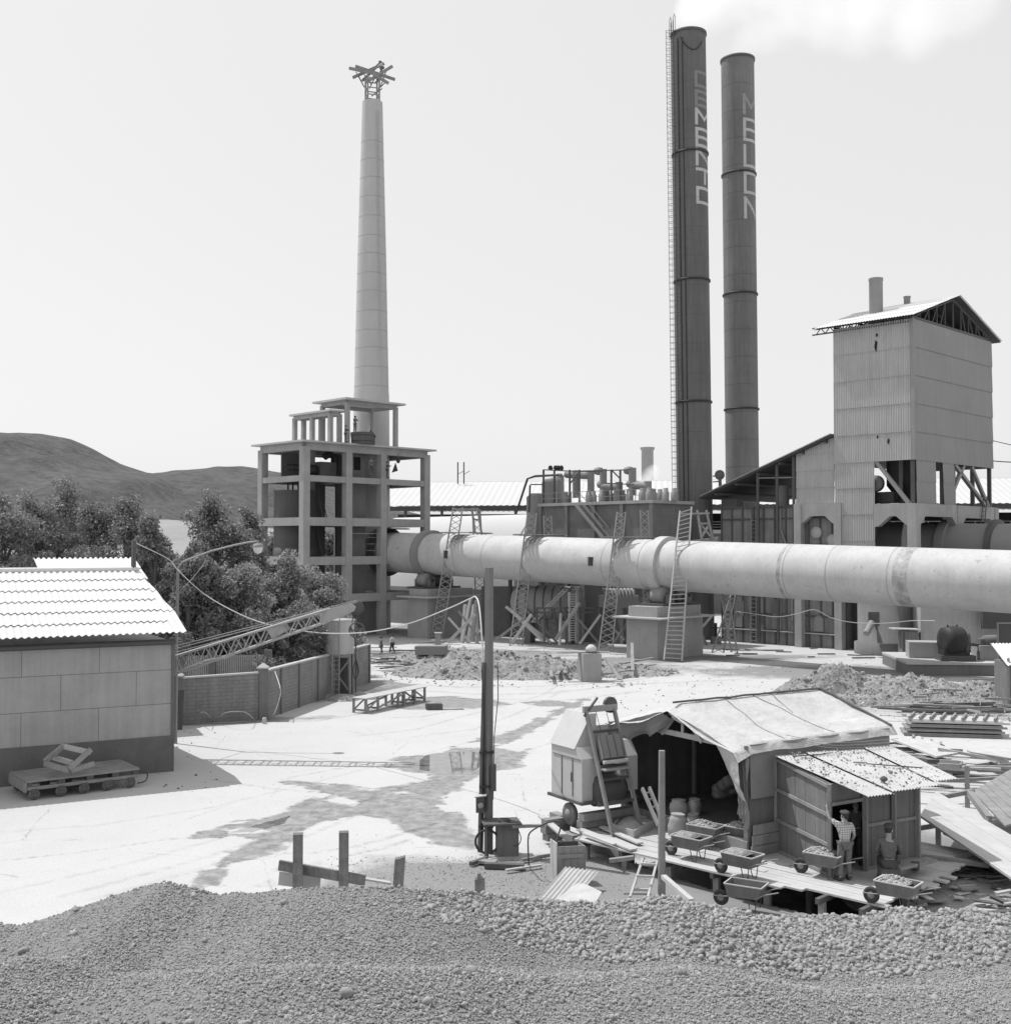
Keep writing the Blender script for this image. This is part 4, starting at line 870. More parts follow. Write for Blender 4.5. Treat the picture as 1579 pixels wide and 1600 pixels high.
# equipment of the open storey
hp_ = S0+A*3.0+B*4.5; hm = thing('hopper', 'dark steel hopper and pipes in the open storey under the corrugated tower', 'hopper', on(hp_, zB-.1))
build('cone', MB().lathe(on(hp_, zB+.2), [(.4, 0), (1.6, 1.6), (1.6, 3.9)], 20), M['steel'], hm)
build('feed_pipe', MB().pipe([on(hp_-A*1.6-B*1.0, zB), on(hp_-A*1.6-B*1.0, zB+2.0), on(hp_, zB+3.4)], .3, 12), M['black'], hm)
build('skip', MB().pp(S0+A*2.2+B*.7+Z*(zB+.1), A*3.4, B*1.2, Z*1.0), M['black'], hm)
build('fan_case', MB().lathe(S0+A*4.2+B*1.2+Z*(zB+1.9), [(.3,-.4),(.75,-.35),(.75,.35),(.3,.4)], 18, B), M['kiln_old'], hm)
lg = MB()
for k in range(9): lg.beam(S0+B*(SB*.73)-A*.5+Z*(zB-3.4+.42*k)+B*(k*.12), S0+B*(SB*.78)-A*.5+Z*(zB-3.4+.42*k)+B*(k*.12), .07)
lg.beam(S0+B*(SB*.73)-A*.5+Z*(zB-3.6), S0+B*(SB*.80)-A*.5+Z*(zB+1), .08).beam(S0+B*(SB*.78)-A*.5+Z*(zB-3.6), S0+B*(SB*.85)-A*.5+Z*(zB+1), .08)
build('access_ladder', lg, M['steel'], st_)
hpz = zat(S0, 862)
build('chute_pipe', MB().pipe([S0+A*.9+B*.9+Z*(zB), S0+A*.9+B*.9+Z*(zB-1.6), S0+A*1.3+B*1.2+Z*(zB-2.8), S0+A*1.5+B*1.4+Z*(6)], .42, 14), M['kiln_old'], st_)
# ---- annexe : stepped cladding and long lean-to roof
an = thing('corrugated_annexe', 'low corrugated wing on a concrete arch frame, left of the tall corrugated tower', 'building', S0+A*SA)
a0 = SA+.1; a1 = along(S0, A, 1242, 15); zlo = sz(784)*1.0; q0 = S0+A*a0; q1 = S0+A*a1
zt0, zt1 = zat(q0, 681), zat(q1, 703); zl0 = zat(q0, 787)
build('cladding', MB().corr(q0+Z*zl0+B*.12, A, a1-a0, Z, max(zt0, zt1)-zl0, -B, .23, .045, 6, lambda t: (zt0+(zt1-zt0)*t/(a1-a0))-zl0, 4, .06), M['corr'], an)
a5 = along(S0, A, 1097, 14); q5 = S0+A*a5; zr0 = zat(q0, 680)+.1; zr5_ = zat(q5, 776)
dn3 = (on(q5, zr5_)-on(q0, zr0)); up_ = dn3.cross(B).normalized(); up_ = up_ if up_.z > 0 else -up_
build('shed_roof', MB().corr(on(q0, zr0)-B*.6, B, 16, dn3, dn3.length, up_, .26, .035, 4), M['roof'], an)
build('shade_lining', MB().pp(on(q0, zr0-.12)-B*.5, dn3, B*15.5, Z*-.12), M['under'], an)  # dark sheet stands for the shade beneath the lean-to roof
for k in range(6):
    c = on(q0, zr0-.4)+dn3*(k/6+.05); build('purlin', MB().beam(c-B*.3, c+B*15, .18, .25), M['steel'], an)
for x in (1184, 1214, 1240): 
    a = along(S0, A, x, 12); c = S0+A*a; build('shed_post', MB().beam(c+Z*.2, on(c, zr0+(zr5_-zr0)*(a-a0)/(a5-a0)-.3), .22), M['steel'], an)
build('cross_rail', MB().beam(on(S0+A*a1, zat(q1, 746)), on(S0+A*along(S0, A, 1184, 12), zat(S0+A*along(S0, A, 1184, 12), 747)), .1), M['kiln_old'], an)
c1_, c2_ = along(S0, A, 1249, 6), along(S0, A, 1311.5, 6)
zc1 = zat(S0+A*c1_, 787)
qf = [S0+A*c2_+Z*zc1, S0+A*c2_+Z*(zc1-1.9), S0+A*(c2_+.5)+Z*(zc1-1.9), S0+A*(c2_+1.3)+Z*(zc1-1.2), S0+A*(c1_-1.3)+Z*(zc1-1.2), S0+A*(c1_-.4)+Z*(zc1-1.9), S0+A*c1_+Z*(zc1-1.9), S0+A*c1_+Z*zc1]
build('arch_beam', MB().prism([p-B*.3 for p in qf], B*.62), M['conc'], an)
for c in (c1_, c2_): build('frame_column', MB().box(S0+A*c+Z*zc1/2-Z*.02-B*.02, .72, .72, zc1-.05, A, B), M['conc'], an)
# ---- panelled kiln house below
kh0 = S0+A*(c2_-.2)+B*.55; kl0 = S0+A*along(S0+B*.55, A, 1128, 8)+B*.55; KL = (kl0-kh0).length
zk = zat(kl0, 793)
kh = thing('kiln_house', 'low dark panelled block with small arched hatches, behind the big tube', 'building', kh0)
dirtywall = mk('sooty panelled wall', .22, .2, .6, .3, 14, .95, streak=.22, spots=.3)
build('wall', MB().pp(kh0, A*KL, B*9, Z*zk), dirtywall, kh)
gm_ = MB()
for k in range(12): gm_.beam(kh0+A*(KL*k/11)-B*.05, kh0+A*(KL*k/11)-B*.05+Z*(zk-.01), .14 if k % 4 else .26)
for zz in (1.35, 2.9, 5.5, zk-3.7, zk-1.2, zk-.1): gm_.beam(kh0+Z*zz-B*.07, kh0+A*KL+Z*zz-B*.07, .12)
build('panel_grid', gm_, M['steel'], kh)
build('ledge', MB().pp(kh0+A*.2-B*.3+Z*1.25, A*(KL-.4), B*.25, Z*.1), M['conc_light'], kh)
for x in (1154, 1214, 1280):
    a = along(kh0, A, x, 2.5); c = kh0+A*a-B*.16+Z*1.5
    h_ = build('inspection_hatch', MB().prism([c-A*.42, c+A*.42, c+A*.42+Z*1.0]+[c+A*.42*math.cos(t)+Z*(1.0+.42*math.sin(t)) for t in np.linspace(.3, 2.84, 7)]+[c-A*.42+Z*1.0], B*.14), M['kiln_old'], kh)
    build('hatch_rim', MB().pipe([c-A*.45+Z*0, c-A*.45+Z*1.0]+[c+A*-.45*math.cos(t)+Z*(1.0+.45*math.sin(t)) for t in np.linspace(.3, 2.84, 7)]+[c+A*.45+Z*1.0, c+A*.45], .06, 5), M['kiln_old'], h_)
for x, y in ((1155, 950), (1214, 948), (1302, 976)):
    a = along(kh0, A, x, 4); c = kh0+A*a-B*.14; z_ = zat(c, y)
    build('shutter', MB().pp(c-A*.55+Z*(z_-.8), A*1.1, B*.1, Z*1.5), M['conc_dark'], kh)
for x, y in ((1276, 832), (1301, 844)): 
    a = along(kh0, A, x, 10); c = kh0+A*a-B*.12; z_ = zat(c, y)
    build('round_port', MB().lathe(on(c, z_), [(.1,-.05),(.55,-.05),(.55,.08),(.1,.1)], 16, B), M['conc_light'], kh)
lad = MB(); a = along(kh0, A, 1181.5, 4)
for s in (-.3, .3): lad.beam(kh0+A*(a+s)-B*.6, kh0+A*(a+s)-B*.3+Z*12.2, .09)
for k in range(30): lad.beam(kh0+A*(a-.3)-B*(.6-.01*k)+Z*(.4*k+.3), kh0+A*(a+.3)-B*(.6-.01*k)+Z*(.4*k+.3), .05)
build('wall_ladder', lad, M['kiln_old'], kh)
build('drain_pipe', MB().pipe([kh0+A*along(kh0, A, 1240, 8)-B*.3+Z*z_ for z_ in (2.4, 8, 8.1)]+[kh0+A*along(kh0, A, 1222, 8)-B*.3+Z*11, kh0+A*along(kh0, A, 1222, 8)-B*.3+Z*13], .1, 6), M['kiln_old'], kh)
build('cylinder_pot', MB().lathe(on(kh0+A*along(kh0+B*2, A, 1222, 14)+B*2, zk), [(.65,0),(.65,2.0),(.6,2.05)], 18), M['kiln_old'], kh)
build('roof_box', MB().pp(on(kh0+A*along(kh0+B*2, A, 1150, 14)+B*2, zk), A*1.8, B*1.2, Z*.9), M['kiln_old'], kh)
# dark doorway wall beyond column and round silo base
dw = S0+A*along(S0+B*1.8, A, 1342, 4)+B*1.8
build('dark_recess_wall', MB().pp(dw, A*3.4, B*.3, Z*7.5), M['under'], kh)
rs = XY(1383, 101.5)
rsl = thing('round_silo', 'squat round concrete silo base under the big tube, in front of the corrugated tower', 'silo', rs)
build('drum', MB().lathe(rs-Z*.1, [(2.75,0),(2.75,1.1),(2.45,1.15),(2.45,7.0),(2.2,7.6)], 48), M['conc_dark'], rsl)
c = P(1362, 973, 99.1); build('outlet_spout', MB().tube(P(1353, 990, 98.3), c, .28, .3, 12), M['kiln_old'], rsl); build('outlet_frame', MB().box(c+V(.25,.35,.3), .9, .25, 1.2), M['steel'], rsl)
lt = thing('lean_to_cupboard', 'small grey wooden cupboard with a sloping lid beside the round silo base', 'cupboard', XY(1416, 98)); c = XY(1416, 97.2)
build('box', MB().box(c+Z*1.15, 1.3, 1.0, 2.3), M['hutwall'], lt)
build('lid', MB().beam(c+V(-1.4,0,2.5), c+V(.9,0,2.42), 1.4, .1, Z), M['wood_light'], lt)
build('door_batten', MB().beam(c+V(-.5,-.53,.1), c+V(-.5,-.53,2.2), .1), M['wood_dark'], lt)
# side wall of concrete right of silo (below tube)
bw_ = thing('rear_block', 'plain pale concrete block wall below the right part of the tube, behind the drive motor', 'wall', XY(1500, 95))
c = XY(1436, 97); build('wall', MB().pp(c, V(22,-1.5,0), V(.3,3,0), Z*7.2), M['conc'], bw_)
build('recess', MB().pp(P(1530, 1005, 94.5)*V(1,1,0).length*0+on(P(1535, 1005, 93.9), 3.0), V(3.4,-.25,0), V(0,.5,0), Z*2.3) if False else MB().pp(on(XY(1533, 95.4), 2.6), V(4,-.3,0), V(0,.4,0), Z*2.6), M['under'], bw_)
# ---- lattice masts leaning over the tube, with plank platforms
def lattice(name, label, pb0, pb1, pt0, pt1, n, group=None, m=None, w=.09, both=True):
    pb0, pb1, pt0, pt1 = map(Vector, (pb0, pb1, pt0, pt1)); base = on((pb0+pb1)/2, 0)
    t = thing(name, label, 'lattice mast', base, group)
    thk = V(.0,.35,0)
    build('rail', MB().beam(pb0, pt0, w), m, t); build('rail', MB().beam(pb1, pt1, w), m, t)
    br = MB()
    for k in range(n):
        u0, u1 = k/n, (k+1)/n
        br.beam(pb0.lerp(pt0, u0), pb1.lerp(pt1, (u0+u1)/2), w*.6); br.beam(pb1.lerp(pt1, (u0+u1)/2), pb0.lerp(pt0, u1), w*.6)
        if both: br.beam(pb1.lerp(pt1, u0), pb0.lerp(pt0, (u0+u1)/2), w*.6); br.beam(pb0.lerp(pt0, (u0+u1)/2), pb1.lerp(pt1, u1), w*.6)
    build('lacing', br, m, t); return t
def station(xb0, xb1, yb, xt0, xt1, yt, label, ytop2, dxf):
    # front mast: foot on the near side of the tube, top above it
    xm = (xt0+xt1)/2; ax = kiln_pt(xm); ax_b = kiln_pt((xb0+xb1)/2)
    Yf = ax_b.y-3.2; Yt = ax.y-2.2; Wt = M['kiln_old']
    lattice('lattice_mast', label+', near mast', P(xb0, yb-2, Yf), P(xb1, yb, Yf), P(xt0, yt, Yt), P(xt1, yt, Yt), 11, 'lattice masts standing against the big tube', M['kiln_light'], .1)
    Y2 = ax.y+2.6
    x2 = xt1+dxf
    lattice('lattice_mast', label+', far mast', P(x2, 1000, Y2+.5), P(x2+16, 1000, Y2+.5), P(x2-7, ytop2, Y2), P(x2+5, ytop2, Y2), 9, 'lattice masts standing against the big tube', M['kiln_light'], .1)
    c = on(kiln_pt(xm+12), kiln_pt(xm).z+KR+.12); pb = MB()
    for k in range(4): pb.pp(c-B*2.6+kd*(-1.0+.5*k)+Z*(.02*(k % 2)), B*5.2, kd*.42, Z*.06)
    pb.beam(c-B*2.5-kd*1.1, c-B*2.5+kd*1.3, .12).beam(c+B*2.5-kd*1.1, c+B*2.5+kd*1.3, .12)
    build('plank_platform', pb, M['wood'], label={'leftmost': 'leftmost plank platform laid across the top of the big tube', 'left of the': 'middle plank platform laid across the top of the big tube', 'next to': 'plank platform laid across the tube next to the middle pier'}[[k for k in ('leftmost', 'left of the', 'next to') if k in label][0]], cat='platform')
M['kiln_light'] = mk('galvanised lattice', .30, .1, 2, .05, 10, .6)
station(674, 691, 997, 708, 723, 793, 'leftmost lattice mast leaning on the big tube, by the left pier', 796, 22)
station(796, 815, 1011, 824, 838, 802, 'lattice mast leaning on the big tube left of the square hatch', 806, 18)
station(935, 956, 1019, 964, 977, 800, 'lattice mast leaning on the big tube next to the middle pier', 797, 30)
# wide ladder
lb0, lb1, lt0, lt1 = P(1037, 1031, 94.2), P(1065, 1033, 94.2), P(1062, 798, 97.2), P(1080, 792, 97.2)
wl = thing('wide_ladder', 'wide wooden ladder leaning on the tube in front of the middle pier', 'ladder', on((lb0+lb1)/2, 0))
build('rail', MB().beam(lb0, lt0, .11), M['wood_light'], wl); build('rail', MB().beam(lb1, lt1, .11), M['wood_light'], wl)
rg = MB()
for k in range(34): u = (k+.5)/34; rg.beam(lb0.lerp(lt0, u), lb1.lerp(lt1, u), .07)
build('rungs', rg, M['wood_light'], wl)
tf = thing('trestle', 'small timber A frame standing on top of the tube right of the wide ladder', 'trestle', P(1101, 842, 99))
tm = MB()
for (x0, y0, x1, y1) in [(1096,842,1089,797),(1113,842,1103,797),(1096,838,1108,820),(1110,838,1095,820),(1062,803,1108,802),(1094,818,1108,818),(1080,846,1122,840),(1066,850,1120,843)]: tm.beam(P(x0, y0, 99.5), P(x1, y1, 99.8), .16)
build('frame', tm, M['wood'], tf)
tf = thing('trestle', 'small timber A frame standing on top of the tube right of the leftmost mast', 'trestle', P(745, 832, 117))
tm = MB()
for (x0, y0, x1, y1) in [(742,833,737,794),(752,833,746,794),(733,832,760,834),(740,812,750,812),(706,795,748,796),(712,798,745,794)]: tm.beam(P(x0, y0, 117), P(x1, y1, 117.3), .16)
build('frame', tm, M['wood'], tf)
# mast group right of the middle pier
lattice('lattice_mast', 'lattice mast below the tube just right of the middle pier, left of its pair', P(1142,1019,97), P(1152,1021,97), P(1125,925,98.5), P(1137,925,98.5), 6, 'lattice masts standing against the big tube', M['kiln_light'], .09)
lattice('lattice_mast', 'lattice mast below the tube left of the arched hatches, right of its pair', P(1150,1018,96), P(1163,1020,96), P(1127,925,97.5), P(1140,925,97.5), 6, 'lattice masts standing against the big tube', M['kiln_light'], .09) if False else None
lattice('lattice_mast', 'splayed lattice mast below the tube left of the arched hatches', P(1112,1020,98), P(1130,1020,98), P(1143,925,99.5), P(1149,925,99.5), 6, 'lattice masts standing against the big tube', M['kiln_light'], .09)
# ---- scaffold timbers and kit beneath the tube (740..1000)
def timber(x0, y0, x1, y1, Y, w=.16, m='wood', label='scaffold timber among the braces under the big tube', group='scaffold timbers under the tube', dY=0):
    build('timber', MB().beam(P(x0, y0, Y), P(x1, y1, Y+dY), w), M[m], label=label, cat='timber', group=group)
tb = [(742,960,700,1004),(716,955,752,1002),(735,935,722,1003),(744,938,738,1003),(700,965,735,1004),(760,940,768,1003),(790,948,860,1004),(820,952,872,1006),(845,947,850,1002),
      (868,1000,905,942),(905,1006,938,960),(900,964,936,1006),(848,1002,800,956),(960,1004,1000,942),(938,962,975,1000),(1080,962,1108,1016),(1112,962,1066,1016),(958,1000,978,975),
      (800,1004,830,960),(775,1000,820,965),(876,958,874,1008),(903,918,903,1005),(889,925,890,1002)]
for i, t in enumerate(tb): timber(*t, 104+(i*37 % 9), .2 if i % 3 else .26, 'wood' if i % 2 else 'wood_light')
sp = thing('timber_stage', 'timber stage with a rail and stair under the tube left of the middle pier', 'scaffold', P(900, 1003, 106))
tm = MB()
for (x0, y0, x1, y1) in [(836,950,940,950),(836,957,940,957),(838,950,838,972),(866,950,866,975),(884,948,884,975),(912,950,912,975),(938,950,938,978),(850,1004,850,950),(906,1004,906,950),(936,1004,936,950)]: tm.beam(P(x0, y0, 106), P(x1, y1, 106), .16)
build('frame', tm, M['wood_dark'], sp)
tm = MB()
for x0, x1 in ((830, 880), (836, 886)): tm.beam(P(x0, 972, 107), P(x1, 921, 107), .12)
for k in range(14): tm.beam(P(830+50*k/14, 972-51*k/14, 107), P(836+50*k/14, 972-51*k/14, 107), .1)
build('stair', tm, M['kiln_light'], sp)
tm = MB()
for x0 in (889, 899): tm.beam(P(x0, 1003, 105), P(x0+1, 925, 105), .1)
for k in range(20): tm.beam(P(889, 1000-75*k/20, 105), P(900, 1000-75*k/20, 105), .07)
build('ladder', tm, M['kiln_light'], sp)
hv = P(862, 942, 112); ht = thing('horizontal_vessel', 'banded horizontal steel vessel lying under the tube behind the braces', 'vessel', on(hv, 0)); va = V(.97,-.24,0).normalized()
build('shell', MB().lathe(hv-va*3.6, [(.3,-.5),(1.1,-.25),(1.62,.3),(1.62,6.2),(1.1,6.7),(.3,6.9)], 32, va), M['kiln_old'], ht)
for k in range(7): build('hoop', MB().lathe(hv-va*(3.1-.85*k), [(1.62,-.05),(1.7,-.05),(1.7,.05),(1.62,.05)], 32, va, cap=(False, False)), M['steel'], ht)
for s in (-2.2, 1.8): build('saddle', MB().box(on(hv+va*s, (hv.z-1.3)/2), .6, 2.2, hv.z-1.3, va, V(-va.y, va.x, 0)), M['conc_dark'], ht)
hv = P(965, 935, 108); ht = thing('pipe_bundle', 'row of short ribbed pipes under the tube just left of the middle pier', 'pipes', on(hv, 0))
for k in range(9): build('pipe', MB().pipe([P(942+k*5.5, 921, 108), P(945+k*5.5, 923, 107.6), P(946+k*5.5, 935, 107.5)], .16, 8), M['kiln_light'], ht)
build('header', MB().box(P(966, 940, 108), 3.6, 1.2, 1.1), M['kiln_old'], ht)
pbx = thing('support_wall', 'grey steel box column group behind the braces in the middle of the tube', 'wall', on(P(920, 940, 113), 0))
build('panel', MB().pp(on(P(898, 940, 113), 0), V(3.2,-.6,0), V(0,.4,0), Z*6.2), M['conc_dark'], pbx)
build('post', MB().beam(on(P(909, 940, 111), 0), on(P(909, 940, 111), 6.1), .35), M['conc'], pbx)
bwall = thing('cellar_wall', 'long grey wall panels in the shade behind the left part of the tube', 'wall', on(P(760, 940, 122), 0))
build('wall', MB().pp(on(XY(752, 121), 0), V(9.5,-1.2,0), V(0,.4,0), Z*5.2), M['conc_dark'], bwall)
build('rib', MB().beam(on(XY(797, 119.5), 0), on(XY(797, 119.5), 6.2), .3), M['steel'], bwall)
for (x, y, Y) in ((1208, 0, 0),): pass
bsm = thing('hydrant', 'small black hydrant with a hand wheel in the shade right of the middle pier', 'hydrant', G(1118, 1014))
hq = G(1118, 1006); build('block', MB().box(hq+Z*.35, .9, .9, .7), M['conc_dark'], bsm); build('standpipe', MB().tube(hq+Z*.7, hq+Z*2.0, .14).lathe(hq+Z*1.5, [(.05,-.05),(.35,0),(.35,.08),(.05,.1)], 12), M['black'], bsm)
# low brick stub pillar and little trough on the earth mound
q = G(921, 1064); sp_ = thing('block_pillar', 'square grey block pillar with a plank on top, on the earth mound', 'pillar', q)
build('shaft', MB().box(q+Z*.95, 1.35, 1.2, 2.0, V(.97,.25,0), V(-.25,.97,0)), M['conc'], sp_)
build('plank', MB().beam(q+V(-2.3,-.1,1.98), q+V(1.4,.1,2.02), .5, .07, Z), M['wood'], sp_); build('sack', MB().lathe(q+V(.1,0,2.03), [(.1,0),(.4,.05),(.38,.3),(.15,.5),(.02,.52)], 10), M['lightcloth'], sp_)
for i, (x0, y0, x1, y1, z0) in enumerate([(955,1040,1020,1028,.5),(958,1044,1000,1040,.3),(968,1062,948,1030,.9),(868,1035,884,1052,.5),(884,1034,870,1054,.4),(862,1045,905,1046,.6),(940,1054,990,1046,.2),(988,1048,987,1005,.9),(858,1040,862,1058,.4)]):
    p, q_ = G(x0, y0, .5), G(x1, y1, .5 if abs(y1-y0) < 25 else 1.6); build('loose_plank', MB().beam(p, q_, .24, .1), M['wood'], label='loose plank stuck in the earth mound beside the square pillar', cat='plank', group='planks on the earth mound')
# lumber heap in front of the frame tower and the left pier
random.seed(21)
for i in range(46):
    x = random.uniform(592, 760); y = random.uniform(1000, 1042) if x < 700 else random.uniform(1018, 1040); a = random.uniform(-.5, .6); L = random.uniform(1.2, 4.2); c = G(x, y, .35)
    d = V(math.cos(a), math.sin(a), random.uniform(-.06, .1)); build('loose_plank', MB().beam(c-d*L/2, c+d*L/2, random.uniform(.12, .3), .08), M[random.choice(['wood','wood_light','wood_dark'])], label='plank in the untidy lumber heap in front of the frame tower', cat='plank', group='lumber heap before the frame tower')
for i in range(24):
    x = random.uniform(1080, 1480); y = random.uniform(1012, 1030); a = random.uniform(-.5, .6); L = random.uniform(.5, 2); c = G(x, y, .08)
    d = V(math.cos(a), math.sin(a), 0); build('loose_plank', MB().beam(c-d*L/2, c+d*L/2, random.uniform(.12, .25), .08), M['wood_dark'], label='short dark board lying on the ground below the right half of the tube', cat='plank', group='boards below the tube')
def wheelbox(x, y, label):
    q = G(x, y); t = thing('site_cart', label, 'cart', q); build('tray', MB().pp(q+V(-1,-.6,.7), V(2.4,0,0), V(.2,1.2,0), Z*.7), M['kiln_old'], t)
    build('leg', MB().beam(q+V(-.6,-.4,0), q+V(-.6,-.4,.7), .1), M['wood'], t); build('leg', MB().beam(q+V(1,-.4,0), q+V(1,-.4,.7), .1), M['wood'], t)
wheelbox(668, 1036, 'small grey open cart among the lumber in front of the left pier')
q = G(684, 1032); bp_ = thing('marker_post', 'short square concrete post in the lumber left of the utility pole', 'post', q); build('shaft', MB().box(q+Z*1.1, .45, .45, 2.2), M['conc'], bp_); build('cap', MB().box(q+Z*2.25, .6, .6, .12), M['conc_light'], bp_)
pk_ = thing('trestle_posts', 'leaning pale props against the left pier', 'props', G(733, 1004))
for x0, x1 in ((722, 727), (731, 741), (745, 742)): build('prop', MB().beam(G(x0, 1005), P(x1, 945, 112), .3), M['wood_light'], pk_)
# festoon rope in front of the hatches
def rope(name, pts, r, mat, label, cat='rope', sub=8):
    pts = [Vector(p) for p in pts]; out_ = []
    for i in range(len(pts)-1):
        p0, p1, p2, p3 = pts[max(i-1, 0)], pts[i], pts[i+1], pts[min(i+2, len(pts)-1)]
        for j in range(sub):
            t = j/sub; out_.append(.5*((2*p1)+(-p0+p2)*t+(2*p0-5*p1+4*p2-p3)*t*t+(-p0+3*p1-3*p2+p3)*t**3))
    out_.append(pts[-1]); return build(name, MB().pipe(out_, r, 6), M[mat], label=label, cat=cat)
rope('festoon_rope', [P(1150,955,96), P(1182,960,96), P(1215,964,96), P(1245,959,96), P(1272,953,96), P(1300,966,96), P(1335,973,96), P(1380,974,96), P(1425,970,96), P(1460,970,93)], .03, 'wire', 'pale rope festooned in front of the arched hatches and the round silo base')
# ---- electricity wires at the far right
rope('overhead_wire', [P(1549,688,112), P(1579,695,110), P(1700,720,100)], .04, 'steel', 'upper thin wire leaving the corrugated tower at the right edge', 'wire')
rope('overhead_wire', [P(1549,720,112), P(1579,722,110), P(1700,726,100)], .05, 'steel', 'lower thin wire leaving the corrugated tower at the right edge', 'wire')
# ================================================================== YARD
# ---- panelled building at the left
c0 = G(268, 1205); uw = V(math.cos(R(28.9)), math.sin(R(28.9)), 0); un = V(-uw.y, uw.x, 0)
zw = 5.45; zp1 = zat(c0, 1149)
lbd = thing('panelled_building', 'low grey slab walled building with a white corrugated roof and dark plinth', 'building', c0)
LBL, LBD = 15, 7.1
build('wall', MB().pp(c0-uw*LBL, uw*LBL, un*LBD, Z*zw), M['panel'], lbd)
build('plinth', MB().pp(c0-uw*LBL-un*.06, uw*(LBL+.05), un*.2, Z*zp1), M['plinth'], lbd)
build('corner_post', MB().box(c0+Z*zw/2+uw*.02, .12, .12, zw-.01, uw, un), M['plinth'], lbd)
build('gutter', MB().pipe([c0-uw*LBL-un*.42+Z*(zw-.0), c0-un*.42+Z*(zw+.02)+uw*.0], .11, 8), M['steel'], lbd)
build('fascia', MB().pp(c0-uw*LBL-un*.3+Z*(zw-.12), uw*LBL, un*.28, Z*.14), M['steel'], lbd)
ec = P(293, 989, 47.6); eb = on(ec-uw*.55, ec.z); rl_ = un*7.1+Z*2.45
wood_v = rl_.cross(uw).normalized(); wood_v = wood_v if wood_v.z > 0 else -wood_v
build('roof', MB().corr(eb-uw*15.5, uw, 15.5, rl_, rl_.length, wood_v, .262, .035, 8, None, 6, .045), M['roof'], lbd)
build('verge_sheet', MB().corr(eb+uw*.0-wood_v*.05+rl_*.02, uw, .55, rl_, rl_.length*.96, wood_v, .262, .035, 8, lambda t: rl_.length*(1.0-.72*(t/.55)), 3, .03), M['roof'], lbd)
build('ridge_cap', MB().pipe([eb-uw*15.5+rl_+Z*.05, eb+rl_+Z*.05], .12, 8), M['roof'], lbd)
build('rear_roof', MB().pp(eb-uw*15.5+rl_-Z*.1, uw*15.4, un*4.5-Z*1.6, Z*.05), M['roof'], lbd)
rp = eb+rl_-uw*.25; build('roof_mast', MB().beam(rp-Z*.3, on(rp, zat(rp, 845)), .16), M['wood_dark'], lbd)
mtop = on(rp, zat(rp, 847))
# ---- second roof behind
b2 = XY(232, 60); b2z = zat(b2, 893); b2t = zat(XY(232, 63), 870)
sb = thing('rear_shed', 'small white corrugated roof of a shed behind the panelled building', 'building', b2)
b2u = uw; bb = on(b2, b2z-.4); rv = un*3.6+Z*(b2t-b2z+.35)
lft = along(b2, uw, 66)
build('roof', MB().corr(bb+uw*(lft), uw, -lft, rv, rv.length, Z, .262, .04, 6, None, 2, .05), M['roof'], sb)
build('wall', MB().pp(on(b2, 0)+uw*(lft+.3)+un*.4, uw*(-lft-.6), un*3, Z*(b2z-.6)), M['conc'], sb)
dm = MB()
for k in range(int(-lft/.262)): dm.box(bb+rv+uw*(lft+.262*(k+.5))-Z*.06+un*.02, .1, .1, .12, uw, un)
build('ridge_filler', dm, M['dark'], sb)
# ---- street lamp
lb = XY(277, 55.5); sl_ = thing('street_lamp', 'slender street lamp with a long curved arm between the trees and the panelled building', 'street lamp', lb)
q = lambda x, y, Y=55.5: P(x, y, Y)
build('pole', MB().pipe([lb, q(276, 985), q(278, 890)], [.09, .08, .06], 8), M['kiln_old'], sl_)
build('arm', MB().pipe([q(278,893), q(279,886), q(285,878), q(300,872), q(330,861), q(365,852), q(390,847), q(403,846)], .045, 6), M['kiln_light'], sl_)
build('stay', MB().pipe([q(277,935), q(283,922), q(300,905), q(316,885), q(322,875)], .02, 5), M['kiln_light'], sl_)
lh = build('lamp_head', MB().lathe(q(403,846), [(.06,.05),(.06,-.08),(.2,-.12),(.26,-.22),(.26,-.28)], 14), M['kiln_old'], sl_)
build('globe', MB().lathe(q(403,846), [(.24,-.28),(.22,-.42),(.14,-.55),(.03,-.6)], 14), M['glass'], lh)
rope('slung_cable', [mtop, P(262,873,55.3), P(278,891,55.3), P(320,929,55), P(375,960,54), P(420,976,53), P(480,987,52), P(530,990,50), P(580,987,48), P(640,974,46), P(700,951,43), P(735,935,40), P(743,933,38.4), P(748,945,37.5), P(752,985,36.6), P(756,1060,36.1)], .025, 'wire', 'long pale cable slung from the roof mast past the street lamp to the utility pole', 'cable')
# ---- trees
def crown_pts(cl, n, rl):
    pts = []
    cl = np.array(cl)
    wts = cl[:,3]**2; wts /= wts.sum(); k = RNG.choice(len(cl), n, p=wts)
    d = RNG.normal(0, 1, (n, 3)); d /= np.linalg.norm(d, axis=1)[:, None]; rr = RNG.random(n)**.42
    return cl[k, :3]+d*(rr*cl[k, 3])[:, None]*np.array([1, 1, .85])
def leaves(name, centers, size, mat, parent):
    n = len(centers); a = RNG.normal(0, 1, (n, 3)); a /= np.linalg.norm(a, axis=1)[:, None]
    b = RNG.normal(0, 1, (n, 3)); b -= a*(a*b).sum(1)[:, None]; b /= np.linalg.norm(b, axis=1)[:, None]
    s = size*RNG.uniform(.55, 1.3, n)[:, None]; a = a*s; b = b*s*.55
    v = np.stack([centers-a, centers-b*.9, centers+a, centers+b*.9], 1).reshape(-1, 3)
    return npmesh(name, v, np.arange(n*4).reshape(-1, 4), mat, parent=parent)
